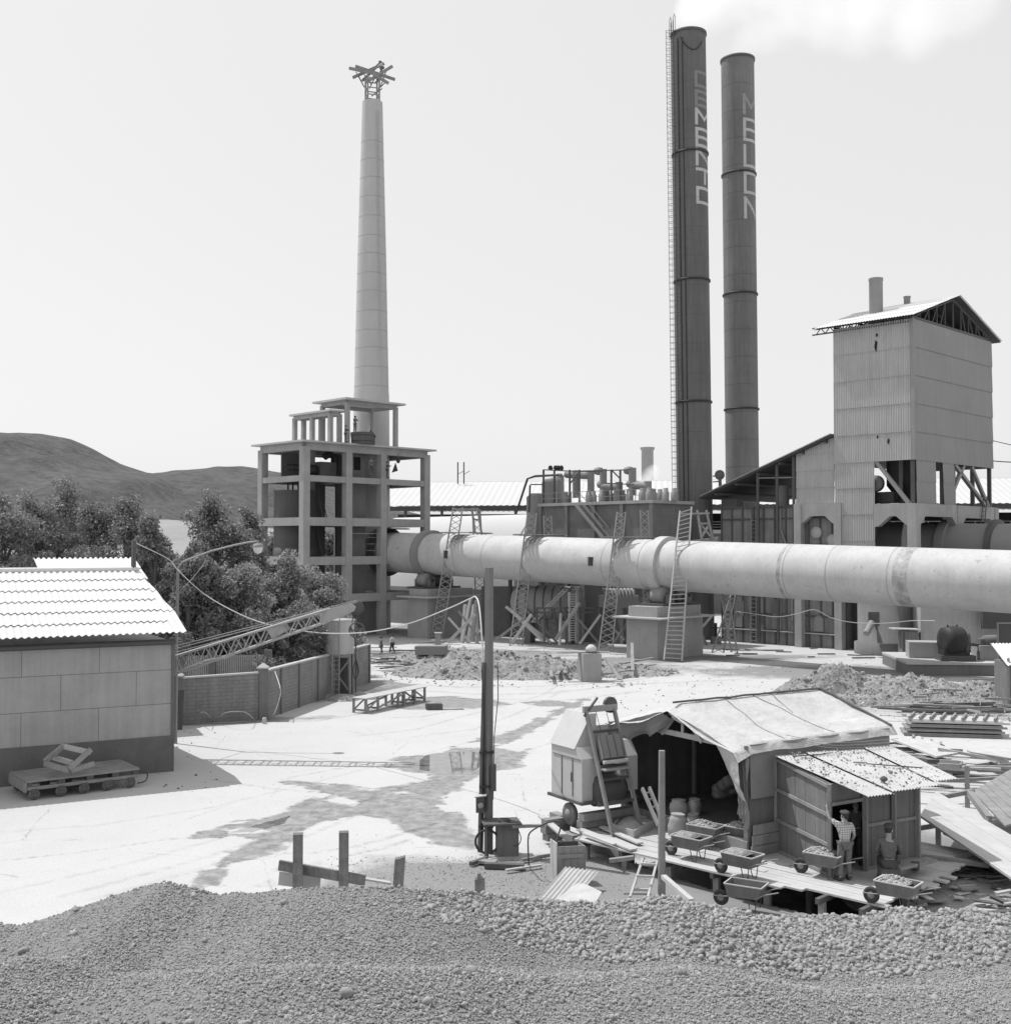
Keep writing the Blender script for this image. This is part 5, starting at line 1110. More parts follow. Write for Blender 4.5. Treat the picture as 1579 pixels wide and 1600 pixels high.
def tree(base, h, cr, label, n, seed, leaf='leaf', stretch=1.0, size=.115, group=None, wide=1.0, low=.22, name='tree'):
    rnd = random.Random(seed); base = Vector(base); t = thing(name, label, 'tree', base, group)
    mb = MB(); top = base+V(rnd.uniform(-.3,.3), 0, h*.9); mb.pipe([base, base.lerp(top, .35)+V(rnd.uniform(-.2,.2),0,0), base.lerp(top, .7), top], [h*.024+.05, h*.018+.03, h*.01+.02, .02], 8)
    cl = []
    nb = int(16*cr/2)+8
    for i in range(nb):
        u = low+(1-low)*((i+rnd.random())/nb); an = rnd.uniform(0, 6.283); env = math.sin(min(1, (u-low+.12)/(1.12-low))**.8*math.pi)**.6
        r0 = cr*env*rnd.uniform(.45, 1.05)*wide; s_ = base+Z*(h*u*.78); e = base+V(math.cos(an)*r0, math.sin(an)*r0, h*u)
        mb.pipe([s_, s_.lerp(e, .5)+Z*.15, e], [.05+.01*cr, .035, .012], 5)
        for q_ in range(5):
            rr = cr*rnd.uniform(.14, .30); f = s_.lerp(e, rnd.uniform(.5, 1.12)); cl.append((f.x+rnd.uniform(-.3,.3)*cr*.5, f.y+rnd.uniform(-.3,.3)*cr*.5, f.z+rnd.uniform(-.2,.25)*cr*.4, rr))
    cl.append((top.x, top.y, top.z, cr*.22))
    build('trunk', mb, M['bark'], t); leaves('crown', crown_pts(cl, int(n*1.7), 0), size, M[leaf], t); return t
def tr(x, ybase_Y, ytop, cr, label, n, seed, **k):
    b = XY(x, ybase_Y); return tree(b, zat(b, ytop), cr, label, n, seed, **k)
GT = 'trees behind the panelled building'
tr(8, 74, 790, 3.3, 'leftmost rounded tree behind the white roof', 14000, 1, group=GT)
tr(62, 80, 786, 3.2, 'tree with ragged top second from the left behind the white roof', 13000, 2, group=GT)
tr(100, 90, 762, 3.2, 'tallest feathery tree behind the small rear roof', 13000, 3, group=GT)
tr(150, 80, 790, 3.0, 'bushy tree just right of the tallest feathery one', 13000, 4, group=GT)
tr(195, 76, 780, 2.8, 'slim tree above the right half of the small rear roof', 12000, 5, group=GT)
tr(240, 73, 812, 2.2, 'lower tree behind the roof mast', 9000, 6, group=GT)
tr(40, 104, 800, 4., 'far dark tree filling the gap at the left', 11000, 7, group=GT)
tr(125, 110, 796, 4., 'far dark tree filling the middle of the row', 11000, 27, group=GT)
tr(215, 105, 806, 3.2, 'far dark tree filling the right of the row', 9000, 28, group=GT)
tr(262, 80, 850, 2.2, 'low dark tree right of the panelled roof edge', 9000, 17, low=.08, group=GT)
tr(338, 76, 780, 3.3, 'tall dense tree between the street lamp and the frame tower', 19000, 8, low=.08)
tr(296, 68, 848, 2.1, 'dark tree right behind the street lamp pole', 11000, 9, low=.08)
tr(384, 80, 800, 2.6, 'leafy tree touching the left edge of the frame tower', 13000, 10, low=.08)
tr(384, 70, 888, 2.8, 'broad pale leaved bush above the middle of the crane boom', 17000, 11, leaf='leaf2', low=.05, wide=1.15)
tr(448, 74, 874, 2.7, 'pale leaved bush with an upright shoot below the frame tower corner', 15000, 12, leaf='leaf2', low=.05)
tr(500, 82, 898, 2.8, 'pale leaved bush right of the others, over the crane boom tip', 14000, 13, leaf='leaf2', low=.05, wide=1.1)
tr(325, 69, 885, 2.6, 'mid green bush over the gate behind the boom', 13000, 14, low=.05)
tr(455, 79, 935, 3., 'dark low bush behind the block wall under the boom', 11000, 15, low=.02, wide=1.2)
tr(395, 76, 935, 3.0, 'dark bush in the shade behind the picket gate', 10000, 16, low=.02, wide=1.2)
for i_, (x_, Y_, y_) in enumerate([(400, 175, 838), (440, 170, 834), (480, 180, 840), (525, 172, 836), (565, 176, 840), (610, 170, 838)]): tr(x_, Y_, y_, 4.5, 'far low tree seen between the columns of the concrete frame tower', 5000, 60+i_, group='far trees behind the frame tower', low=.05, size=.3)
# ---- crane boom
def bp(x, y): return P(x, y, 51.4)
cbm = thing('crane_boom', 'long lattice crane boom rising to the right in front of the trees', 'crane boom', bp(268, 1040))
T_l, T_r, B_l, B_r = bp(250, 1033), bp(510, 953), bp(250, 1061), bp(510, 972)
dp = V(0, 1.0, 0); 
def lc(p, q, f): return p.lerp(q, f)
ch_m = mk('pale boom paint', .33, .1, 2, .05, 10, .6)
for nm, p, q in (('chord', T_l, T_r), ('chord', B_l, B_r), ('chord', T_l+dp, T_r+dp), ('chord', B_l+dp, B_r+dp)): build(nm, MB().tube(p, q, .06, n=8), ch_m, cbm)
lcm = MB(); n = 11
for off in (V(0,0,0), dp):
    for k in range(n):
        lcm.tube(lc(T_l, T_r, k/n)+off, lc(B_l, B_r, (k+.5)/n)+off, .03, n=6); lcm.tube(lc(B_l, B_r, (k+.5)/n)+off, lc(T_l, T_r, (k+1)/n)+off, .035, n=6)
for k in range(n+1): lcm.tube(lc(T_l, T_r, k/n), lc(T_l, T_r, k/n)+dp, .03, n=5).tube(lc(B_l, B_r, k/n), lc(B_l, B_r, k/n)+dp, .03, n=5).tube(lc(T_l, T_r, k/n), lc(T_l, T_r, min(1, (k+1)/n))+dp, .025, n=5)
build('lacing', lcm, ch_m, cbm)
for off in (V(0,0,0), dp*.95): 
    build('tip_plate', MB().prism([bp(498,957)+off, bp(502,974)+off, bp(530,966)+off, bp(553,955)+off, bp(556,948)+off, bp(548,942)+off], V(0,.05,0)), ch_m, cbm)
    build('splice_plate', MB().prism([bp(418,983)+off, bp(440,976)+off, bp(446,986)+off, bp(424,998)+off], V(0,.05,0)), ch_m, cbm)
build('head_sheave', MB().lathe(bp(555, 950)+dp*.3, [(.05,0),(.34,.02),(.3,.1),(.34,.18),(.05,.2)], 20, V(0,1,0)), M['steel'], cbm)
for k, (yl, yr) in enumerate(((1017,943),(1023,947),(1013,941))): build('hoist_rope', MB().tube(bp(262, yl)+dp*(.2+.25*k), bp(548, yr)+dp*(.2+.25*k), .022, n=5), M['kiln_light'], cbm)
build('boom_foot', MB().beam(bp(256, 1058)+dp*.5, on(bp(252, 1058)+dp*.5, 0), .5), M['steel'], cbm)
hk = bp(555, 975); hs = build('hook_block', MB().lathe(hk+dp*.3+V(.02,0,-.3), [(.30,0),(.36,.0),(.36,.1),(.30,.1),(.30,0)], 24, V(0,1,0), cap=(False, False)).beam(hk+dp*.35+V(-.32,0,-.3), hk+dp*.35+V(.36,0,-.3), .05).beam(hk+dp*.35+V(.02,0,-.62), hk+dp*.35+V(.02,0,.04), .05).lathe(hk+dp*.3+V(.02,0,-.3), [(.02,0),(.1,0),(.1,.1),(.02,.1)], 10, V(0,1,0)), M['steel'], cbm)
build('hoist_rope', MB().tube(bp(556, 951)+dp*.4, hk+dp*.4, .025, n=5).tube(bp(551, 951)+dp*.4, hk+dp*.4-V(.2,0,0), .025, n=5), M['steel'], cbm)
rope('coiled_hose', [bp(268,1056), bp(300,1040), bp(330,1030), bp(350,1028), bp(375,1017), bp(410,1006)], .045, 'wire', 'pale hose tied along the lower chord of the crane boom', 'hose')
# ---- walls
def wall(name, pa, pb, z0, z1, th, mat, label, posts=(), capw=0):
    pa, pb = on(pa, 0), on(pb, 0); d = (pb-pa); n_ = V(-d.y, d.x, 0).normalized(); t = thing(name, label, 'wall', pa)
    build('wall', MB().prism([pa-Z*.2, pb-Z*.2, on(pb, z1), on(pa, z0)], n_*th), mat, t)
    build('coping', MB().prism([on(pa, z0)-n_*.05, on(pb, z1)-n_*.05, on(pb, z1+.09)-n_*.05, on(pa, z0+.09)-n_*.05], n_*(th+.1)), M['conc_light'], t)
    for f, w_, h in posts:
        c = pa.lerp(pb, f); zt = z0+(z1-z0)*f+h; build('pillar', MB().box(c+n_*(th/2-.02)+Z*(zt/2), w_, th+.16, zt, d.normalized(), n_), M['conc_dark'], t)
        if w_ > .4: build('pillar_cap', MB().lathe(on(c+n_*th/2, zt), [(.42,0),(.42,.08),(.05,.3)], 4, cap=(True, True), sm=False), M['conc_light'], t)
    return t
wa, wb, wc = G(268, 1134), G(414, 1124), G(578, 1066)
wall('block_wall', wa, wb, zat(wa, 1062), zat(wb, 1052), .22, M['brick2'], 'short wall of rough blocks between the panelled building and the wall corner', ((.06, .5, .12), (.98, .5, .25)))
wall('block_wall', wb, wc, zat(wb, 1050), zat(wc, 1008), .25, M['brick2'], 'longer ribbed block wall running back from the corner past the water tank', ((.12, .18, 0), (.27, .18, 0), (.44, .18, 0), (.62, .18, 0), (.8, .18, 0), (.985, .22, .05)))
ga, gb_ = XY(285, 67), XY(420, 67.5)
pg = thing('picket_gate', 'pale picket gate in the shade behind the short block wall', 'gate', ga)
pm = MB(); n = 46
for k in range(n+1): c = ga.lerp(gb_, k/n); pm.box(on(c, 1.75), .07, .05, 2.7)
build('pickets', pm, M['wood_light'], pg)
build('rail', MB().beam(on(ga, 1.0)+V(0,.06,0), on(gb_, 1.0)+V(0,.06,0), .05, .1), M['wood'], pg); build('rail', MB().beam(on(ga, 2.6)+V(0,.06,0), on(gb_, 2.6)+V(0,.06,0), .05, .1), M['wood'], pg)
for f in (.0, .36, 1.): build('gate_post', MB().box(on(ga.lerp(gb_, f), 1.7), .4, .4, 3.4), M['conc_dark'], pg)
c = G(276, 1140); build('leaning_board', MB().prism([c+V(-.35,-.1,0), c+V(.3,-.1,0), c+V(.3,.25,2.0), c+V(-.2,.25,2.0)], V(0,.06,0)), M['wood_dark'], label='dark board leaning on the wall beside the panelled building corner', cat='board')
# bent bars by the wall
rope('bent_bar', [G(303,1130), G(308,1118,.4), G(319,1113,.9), G(330,1123,.3), G(333,1129)], .02, 'kiln_light', 'small bent steel bar lying before the short block wall', 'steel bar')
rope('bent_bar', [G(333,1129), G(350,1115,.7), G(368,1112,.9), G(385,1114,.8), G(400,1127)], .02, 'kiln_light', 'wide arched steel bar lying before the short block wall', 'steel bar')
rope('bent_bar', [G(300,1131), G(330,1130,.05), G(385,1128,.05)], .03, 'kiln_light', 'straight pale bar on the ground before the short block wall', 'steel bar')
rope('hanging_hose', [on(G(429,1120), 2.5), P(437,1072,62.6), P(438,1085,62.5), P(434,1100,62.5), P(428,1115,62.4), G(420,1124)], .03, 'wire', 'pale hose hanging in a bow down the ribbed wall near its corner', 'hose')
q = G(413, 1131); build('bollard_stub', MB().lathe(q, [(.11,0),(.11,.3),(.08,.33)], 10), M['conc_light'], label='tiny white stub on the ground at the wall corner', cat='stub')
# ---- water tank on legs
wt = G(530, 1086); tk_ = thing('water_tank', 'round pale tank on a timber stand with ladders beside the ribbed wall', 'tank', wt)
zt0_, zt1_ = zat(wt, 1021), zat(wt, 969)
build('drum', MB().lathe(wt, [(.9, zt0_), (.92, zt0_+.1), (.92, zt1_-.05), (.94, zt1_)], 32), M['conc_light'], tk_)
build('lid', MB().lathe(wt, [(.98, zt1_), (.98, zt1_+.05), (.1, zt1_+.12)], 32), M['conc_light'], tk_)
for sx in (-.72, .72):
    for sy in (-.72, .72): build('leg', MB().beam(wt+V(sx*1.05,sy,0), wt+V(sx,sy,zt0_), .14), M['wood'], tk_)
bm_ = MB()
for sy in (-.72, .72): bm_.beam(wt+V(-.75,sy,.3), wt+V(.75,sy,zt0_-.3), .08).beam(wt+V(.75,sy,.3), wt+V(-.75,sy,zt0_-.3), .08).beam(wt+V(-.8,sy,zt0_-.1), wt+V(.8,sy,zt0_-.1), .1, .2)
build('cross_brace', bm_, M['wood'], tk_); build('stand_panel', MB().pp(wt+V(-.4,.6,0), V(1,0,0), V(0,.1,0), Z*zt0_), M['wood_dark'], tk_)
ld = MB()
for s in (-.22, .22): ld.beam(wt+V(s-.08,-1.15,0), wt+V(s-.08,-.97,zt1_+.4), .05)
for k in range(16): ld.beam(wt+V(-.30,-1.14+.01*k,.2+k*.3), wt+V(.14,-1.14+.01*k,.2+k*.3), .03)
build('ladder', ld, M['kiln_light'], tk_)
build('side_pipe', MB().pipe([wt+V(.75,-.5,zt1_-.3), wt+V(1.1,-.55,zt1_-1.3), wt+V(1.12,-.5,.0)], .05, 8), M['steel'], tk_)
rope('coil_of_hose', [wt+V(1.05,-.6,2.6), wt+V(1.3,-.6,1.6), wt+V(1.05,-.6,1.1), wt+V(.95,-.6,1.7), wt+V(1.15,-.6,2.2), wt+V(1.25,-.6,1.4)], .03, 'cable', 'dark hose hanging in loops from the water tank stand', 'hose')
mb_ = MB()
for x_, y_, r0_ in ((500,1088,1.1), (535,1093,1.3), (562,1090,1.0)):
    c = G(x_, y_); mb_.lathe(c-Z*.1, [(r0_,0),(r0_*.7,.25),(r0_*.3,.4),(.02,.45)], 9)
build('earth_mound', mb_, M['dirt'], kind='structure')
# ---- trestle table
ta, tb_ = G(571, 1093, .82), G(667, 1074, .82); tu = (tb_-ta).normalized(); tw = V(-tu.y, tu.x, 0); TL = (tb_-ta).length
tt = thing('trestle_table', 'long narrow timber trestle table standing alone in the yard', 'table', on(ta, 0))
for k in range(3): build('top_board', MB().pp(ta+tw*(.34*k)+Z*.0, tu*TL, tw*.32, Z*.05), M['wood_light'], tt)
for f in (.02, .2, .52, .62, .80, .97):
    for s in (.05, .92): build('leg', MB().beam(on(ta+tu*TL*f+tw*s, 0), ta+tu*TL*f+tw*s, .11), M['wood'], tt)
bm_ = MB()
for s in (.03, .94):
    for f0, f1, z0_, z1_ in ((.02,.2,.15,.7),(.2,.62,.2,.72),(.62,.8,.15,.7),(.8,.97,.72,.15)): bm_.beam(on(ta+tu*TL*f0+tw*s, z0_), on(ta+tu*TL*f1+tw*s, z1_), .04, .1)
for f in (.02, .2, .62, .8, .97): bm_.beam(on(ta+tu*TL*f, .18), on(ta+tu*TL*f+tw*.95, .18), .04, .1)
build('brace', bm_, M['wood'], tt)
q = G(667, 1110); bx_ = thing('open_box', 'small open wooden box on the ground right of the trestle table', 'box', q); build('box', MB().pp(q, V(.9,.1,0), V(-.05,.08,0), Z*.35).pp(q+V(-.1,.6,0), V(.9,.1,0), V(-.05,.08,0), Z*.3).pp(q, V(.08,0,0), V(-.1,.6,0), Z*.35), M['wood_dark'], bx_)
build('loose_board', MB().beam(q+V(.9,.2,.04), q+V(2.1,.4,.05), .2, .05), M['wood_light'], bx_)
# ---- utility pole
pb_ = G(760, 1331); ptop = P(764, 887, pb_.y)
up = thing('utility_pole', 'tall square grey utility pole with boxes and cables, in the middle foreground', 'pole', pb_)
build('shaft', MB().beam(pb_+V(.06,0,-.2), ptop, .17, .22), M['conc_dark'], up)
build('side_post', MB().beam(pb_+V(-.2,-.02,-.2), P(758, 1035, pb_.y), .10, .16), M['steel'], up)
for y in (1175, 1228, 1290): c = P(760, y, pb_.y); build('strap', MB().box(c, .46, .32, .05), M['black'], up)
c = P(750, 1256, pb_.y-.15); sb_ = build('switch_box', MB().box(c, .26, .3, .5), M['steel'], up); build('box_lid', MB().prism([c+V(-.17,-.2,.22), c+V(.2,-.2,.27), c+V(.2,.2,.27), c+V(-.17,.2,.22)], Z*.03), M['conc_light'], sb_)
build('fuse_box', MB().box(P(771, 1215, pb_.y-.2), .16, .22, .8), M['steel'], up); build('dial', MB().lathe(c+V(.02,-.16,-.02), [(.09,0),(.09,-.05),(.03,-.06)], 12, V(0,1,0)), M['kiln_light'], sb_)
for xs_, r in (((752,754,756,757), .015), ((777,778,772,770), .015)):
    build('drop_cable', MB().pipe([P(xs_[0], 1035, pb_.y-.1), P(xs_[1], 1090, pb_.y-.1), P(xs_[2], 1150, pb_.y-.1), P(xs_[3], 1250, pb_.y-.1)], r, 5), M['cable'], up)
def coil(c, r, ax, turns, rad, name, label, mat='cable', parent=None):
    ax = Vector(ax).normalized(); a = ax.orthogonal().normalized(); b = ax.cross(a); pts = []
    for i in range(int(turns*24)+1): t = i/24*2*math.pi; k = r*(1+.05*math.sin(t*.37)); pts.append(c+(a*math.cos(t)+b*math.sin(t))*k+ax*(.02*math.sin(t*.21)+i*.0008))
    return build(name, MB().pipe(pts, rad, 6), M[mat], parent, label=label if parent is None else None, cat='cable coil' if parent is None else None)
coil(P(761, 1316, pb_.y-.35), .36, (0,1,.1), 3.2, .022, 'cable_coil', 'dark cable coil hung at the foot of the utility pole')
tp_c = G(795, 1338); tb2 = thing('switch_cabinet', 'small dark wooden cabinet with a flat top right of the utility pole foot', 'cabinet', tp_c)
build('body', MB().pp(tp_c+V(-.32,-.1,0), V(.62,.08,0), V(-.1,.5,0), Z*.95), M['hutwall'], tb2)
build('top', MB().pp(tp_c+V(-.75,-.35,.98), V(1.15,.12,0), V(-.15,.85,0), Z*.06), M['wood_dark'], tb2)
build('leg', MB().beam(tp_c+V(-.68,-.1,0), tp_c+V(-.68,-.1,.98), .09), M['wood_dark'], tb2)
coil(tp_c+V(-.15,0,1.07), .17, (0,.1,1), 3, .02, 'rope_coil', 'small coil of cable lying on top of the dark cabinet')
rope('cable_loop', [tp_c+V(.25,-.12,.9), tp_c+V(.36,-.15,.6), tp_c+V(.3,-.15,.4), tp_c+V(.15,-.15,.35)], .015, 'cable', 'loop of cable hanging on the right side of the dark cabinet', 'cable')
for i, (x0, y0, x1, y1, w_, h_, m) in enumerate([(757,1352,818,1354,.22,.14,'wood_dark'),(746,1345,775,1348,.3,.08,'wood'),(800,1292,850,1290,.12,.08,'wood'),(790,1360,845,1352,.1,.05,'wood_light'),(735,1350,760,1341,.12,.1,'wood_dark'),(815,1344,862,1336,.1,.08,'wood')]):
    build('timber', MB().beam(G(x0, y0, .1 if i != 2 else .95), G(x1, y1, .1 if i != 2 else .95), w_, h_), M[m], label='length of timber lying round the foot of the utility pole', cat='timber', group='timbers at the foot of the utility pole')
rope('bent_pipe', [G(826,1355), P(825,1330,33.2), P(825,1310,33.2), P(829,1300,33.1), P(845,1290,33), P(862,1284,33), P(874,1285,33), P(876,1291,33), P(872,1305,33), P(864,1330,32.9), G(862,1358)], .022, 'cable', 'bent black pipe hoop standing between the dark cabinet and the plank deck', 'pipe')
# ---- fence stubs in front
M['wood_post'] = mk('cracked old post', .17, .35, 3, 1.0, 12, .95, streak=.3, bdist=.05)
def post(x, ytop, w_, label, Y=30.2, jag=0, tilt=0):
    b = XY(x, Y); zt = zat(b, ytop); mb = MB(); n = 6; c = b
    prof = []
    if jag:
        for k in range(4):
            hh = zt-random.uniform(0, .3); mb.pp(b+V(-w_/2+w_*k/4, -w_/2, -.1)+V(0,0,0), V(w_/4.2,0,0), V(0,w_*random.uniform(.7,1),0), Z*(hh+.1)+V(tilt,0,0))
    else: mb.pp(b+V(-w_/2,-w_/2,-.1), V(w_,w_*.15,0), V(-w_*.15,w_,0), Z*(zt+.1)+V(tilt,0,0))
    return build('fence_post', mb, M['wood_post'], label=label, cat='post', group='old fence posts in front of the yard')
post(469, 1303, .25, 'thick rotten post holding the broken rail, leftmost of the fence stubs'); post(540, 1300, .25, 'squared post at the right end of the broken rail')
post(621, 1335, .27, 'splintered leaning stub alone left of the utility pole', jag=1, tilt=.1, Y=30.6); post(750, 1358, .26, 'short split stub just in front of the utility pole foot', jag=1, Y=30)
build('fence_rail', MB().beam(P(436,1352,30.5), P(570,1376,30.1), .1, .26), M['wood_post'], label='broken rail board fixed behind the two tall fence posts', cat='rail')
build('fence_rail', MB().beam(P(436,1372,30.7), P(500,1380,30.6), .08, .36), M['wood_light'], label='paler lower board behind the leftmost fence post', cat='rail')
build('fence_rail', MB().beam(P(500,1362,30.9), P(610,1380,31.4), .2, .05), M['wood_light'], label='thin white lath lying behind the right fence post', cat='rail')
# ---- flat rail trolley
F0 = G(41, 1222, .72); F1 = G(218, 1201, .72); fu = (F1-F0).normalized(); fnv = V(-fu.y, fu.x, 0); FL = (F1-F0).length; FW = 2.3
ftx = thing('flat_trolley', 'low flat wooden rail trolley with small iron wheels in front of the panelled building', 'trolley', on(F0, 0))
nb = 9
for k in range(nb): build('deck_board', MB().pp(F0+fnv*(FW*k/nb)-Z*.05+Z*.004*(k % 3), fu*(FL+.02*(k % 2)), fnv*(FW/nb-.012), Z*.07), M['wood'], ftx)
for s in (0.02, FW-.12): build('side_beam', MB().pp(F0+fnv*s+Z*-.34+fu*.05, fu*(FL-.1), fnv*.1, Z*.12), M['wood'], ftx)
for f in (.02, .3, .55, .78, .97):
    for s in (0.02, FW-.12): build('spacer', MB().pp(F0+fnv*s+fu*(FL*f-.12)-Z*.22, fu*.26, fnv*.1, Z*.165), M['wood_dark'], ftx)
build('end_board', MB().pp(F0-fu*.05+Z*-.4, fu*.07, fnv*FW, Z*.36), M['wood'], ftx)
build('under_frame', MB().pp(F0+fnv*.3+fu*.2-Z*.42, fu*(FL-.4), fnv*.1, Z*.14).pp(F0+fnv*(FW-.4)+fu*.2-Z*.42, fu*(FL-.4), fnv*.1, Z*.14), M['steel'], ftx)
for f in (.07, .3, .5, .71, .92):
    for s in (.06, FW-.1):
        c = on(F0+fu*FL*f+fnv*s, .21); wh = build('wheel', MB().lathe(c, [(.05,-.09),(.07,-.1),(.07,-.05),(.2,-.04),(.21,.0),(.17,.03),(.17,.07),(.05,.07)], 20, fnv), M['mixer_d'], ftx)
        build('axle_box', MB().box(c-fnv*.06+Z*.12, .24, .14, .16, fu, fnv), M['wood_dark'], wh)
rope('chain', [F1+V(0,0,-.1), F1+fu*.3+V(0,0,-.2), F1+fu*.25+V(0,0,-.5), F1-fu*.05+V(0,-.1,-.55)], .025, 'cable', 'chain hanging from the right end of the flat trolley', 'chain')
wf = thing('broken_trestle', 'broken open timber frame lying tilted on the flat trolley', 'frame', P(105, 1196, 44))
FP = lambda x, y, Y: P(x, y, Y)
bm_ = [((70,1190,43.9),(102,1163,44.9)), ((108,1202,43.6),(142,1171,44.2)), ((98,1166,44.8),(140,1176,44.4)), ((70,1193,43.9),(108,1204,43.6)), ((110,1204,43.7),(147,1193,44.3)), ((84,1184,44.6),(112,1192,44.2))]
for (a_, b_) in bm_: build('bar', MB().beam(FP(*a_), FP(*b_), .14, .17), M['wood_light'] if a_[1] < 1186 else M['wood'], wf)
for i in range(9): 
    q = G(random.uniform(275, 330), random.uniform(1130, 1185)); 
stones('rubble', [tuple(G(random.uniform(60, 350), random.uniform(1130, 1240))) for _ in range(60)], [random.uniform(.02,.06) for _ in range(60)], M['wood_dark'], 0)
# ================================================================== FOREGROUND WORKPLACE
ZD = .6
gd = lambda x, y, z=ZD: G(x, y, z)
# ---- plank deck
d0, d1 = gd(886, 1308), gd(1372, 1424); de = (d1-d0).normalized(); df = V(-de.y, de.x, 0); DL = (d1-d0).length
dk = thing('plank_deck', 'raised deck of dusty planks carrying the barrows, in front of the canvas covered shed', 'deck', on(d0, 0))
random.seed(5)
bw2 = .235
for k in range(30):
    o = k*bw2; s0_ = max(0, (o-1.6)*.55)+random.uniform(-.12,.2); s1_ = DL+random.uniform(-.3,.15)-(0 if k > 4 else (4-k)*.0)
    if k < 2: s0_ = .2+random.uniform(0,.1)
    if k == 0: segs = [(s0_, 7.4)]
    elif k == 1: segs = [(s0_, 7.9)]
    elif k == 2: segs = [(s0_, 4.1), (4.13, DL)]
    else:
        m_ = random.uniform(3.2, 6.6); segs = [(s0_, m_), (m_+.02, s1_)]
    for a_, b_ in segs:
        zz_ = ZD+random.uniform(-.006, .008)-.05+ (.0 if k != 1 else .0)
        mb = MB(); mb.pp(d0+df*o+de*a_+V(0,0,zz_-ZD), de*(b_-a_), df*(bw2-.012), Z*.05); build('board', mb, M['deck'], dk)
for s in (.5, 2.0, 3.6, 5.2, 6.8, 8.4, 9.6):
    build('joist', MB().pp(d0+de*s+V(0,0,-.2), de*.12, df*6.8, Z*.145), M['wood_dark'], dk)
    for o in (.25, 2.4, 4.6): build('post', MB().beam(on(d0+de*(s+.06)+df*o, -1.0), on(d0+de*(s+.06)+df*o, ZD-.2), .16), M['wood'], dk)
for i, (x0, y0, x1, y1) in enumerate([(905,1296,990,1328),(940,1292,1000,1318),(912,1302,960,1320)]):
    build('loose_plank', MB().beam(gd(x0,y0,.68+.03*i), gd(x1,y1,.66+.03*i), .26-.05*i, .05), M['deck'], label='loose plank lying on the left end of the deck below the mixer', cat='plank', group='loose planks on the deck end')
sand_m = mk('spilled sand', .42, .12, 3, .6, 30, 1)
# ---- canvas covered shed
Q0 = P(1168, 1165, 33.2); ez = Q0.z; Q0 = on(Q0, 0); SWL, SWW = 5.95, 5.9; rzh = ez+.82; FLR = 1.0
sw = lambda a, n_, z: Q0+Wd*a+Nd*n_+Z*z
cs = thing('canvas_shed', 'large open fronted timber shed covered with sagging pale canvas, behind the deck', 'shed', Q0)
build('floor', MB().pp(sw(-.0,0,FLR-.12), Wd*SWL, Nd*SWW, Z*.12), M['wood_dark'], cs)
build('floor_edge', MB().pp(sw(-.08,0.0,.3), Wd*.07, Nd*SWW, Z*(FLR-.28)), M['wood'], cs)
build('side_wall', MB().pp(sw(0.06,.02,0), Wd*(SWL-.1), Nd*.06, Z*(ez-.03)), M['hutwall'], cs)
build('rear_wall', MB().pp(sw(SWL-.05,0.1,0), Wd*.06, Nd*(SWW-.1), Z*(ez-.03)), M['wood_dark'], cs)
build('left_wall', MB().pp(sw(.1,SWW-.05,0), Wd*(SWL-.1), Nd*.06, Z*(ez-.03)), M['wood_dark'], cs)
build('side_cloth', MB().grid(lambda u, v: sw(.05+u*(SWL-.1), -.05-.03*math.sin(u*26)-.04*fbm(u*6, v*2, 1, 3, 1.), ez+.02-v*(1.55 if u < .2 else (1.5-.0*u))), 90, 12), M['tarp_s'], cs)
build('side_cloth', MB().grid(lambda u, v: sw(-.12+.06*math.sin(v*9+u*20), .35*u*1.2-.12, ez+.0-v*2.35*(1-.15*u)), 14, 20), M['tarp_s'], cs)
for a in (0.05, SWL*.5, SWL-.1):
    for n_ in (.12, SWW-.12): build('shed_post', MB().beam(sw(a, n_, 0), sw(a, n_, ez-.08), .13), M['wood'], cs)
def truss(a):
    t = MB(); l, r, m = sw(a, 0.1, ez-.12), sw(a, SWW-.1, ez-.12), sw(a, SWW/2, rzh-.1)
    t.beam(l, r, .08, .16); t.beam(l, m, .08, .14); t.beam(r, m, .08, .14); t.beam(sw(a, SWW/2, ez-.1), m, .08)
    for s in (-1, 1): t.beam(sw(a-.06, SWW/2+s*.12, rzh-.2), sw(a-.06, SWW/2+s*.95, ez-.2), .07, .12)
    return t
for a in (.08, SWL*.5, SWL-.15): build('roof_truss', truss(a), M['wood_light'] if a < 1 else M['wood'], cs)
def roof_z(u, n01):   # n01: 0 right eave .. 1 left eave
    base_ = ez+(rzh-ez)*(1-abs(n01*2-1)); sag = -.10*math.sin(math.pi*min(1, abs((u*2.0) % 1)))*math.sin(math.pi*min(1, n01*2 if n01 < .5 else 2-n01*2))
    return base_+.06+sag*1.5+.03*fbm(u*5, n01*5, 1, 4, 6.)-.03*abs(fbm(u*3+n01*2, n01*9, 1, 3, 9.))
def tarp_pt(u, v):
    a = -.55+u*(SWL+.75); n01 = v*1.06-.03; n_ = n01*SWW
    z_ = roof_z(max(0, min(1, a/SWL)), max(0, min(1, n01)))
    if a < 0: z_ -= (-a)*.35+(.30*math.sin(math.pi*n01*2.1)**2)*(-a)
    if n01 < 0: z_ -= (-n01)*SWW*1.4
    if n01 > 1: z_ -= (n01-1)*SWW*2
    return sw(a, n_, z_)
build('canvas_roof', MB().grid(tarp_pt, 70, 70), M['tarp'], cs)
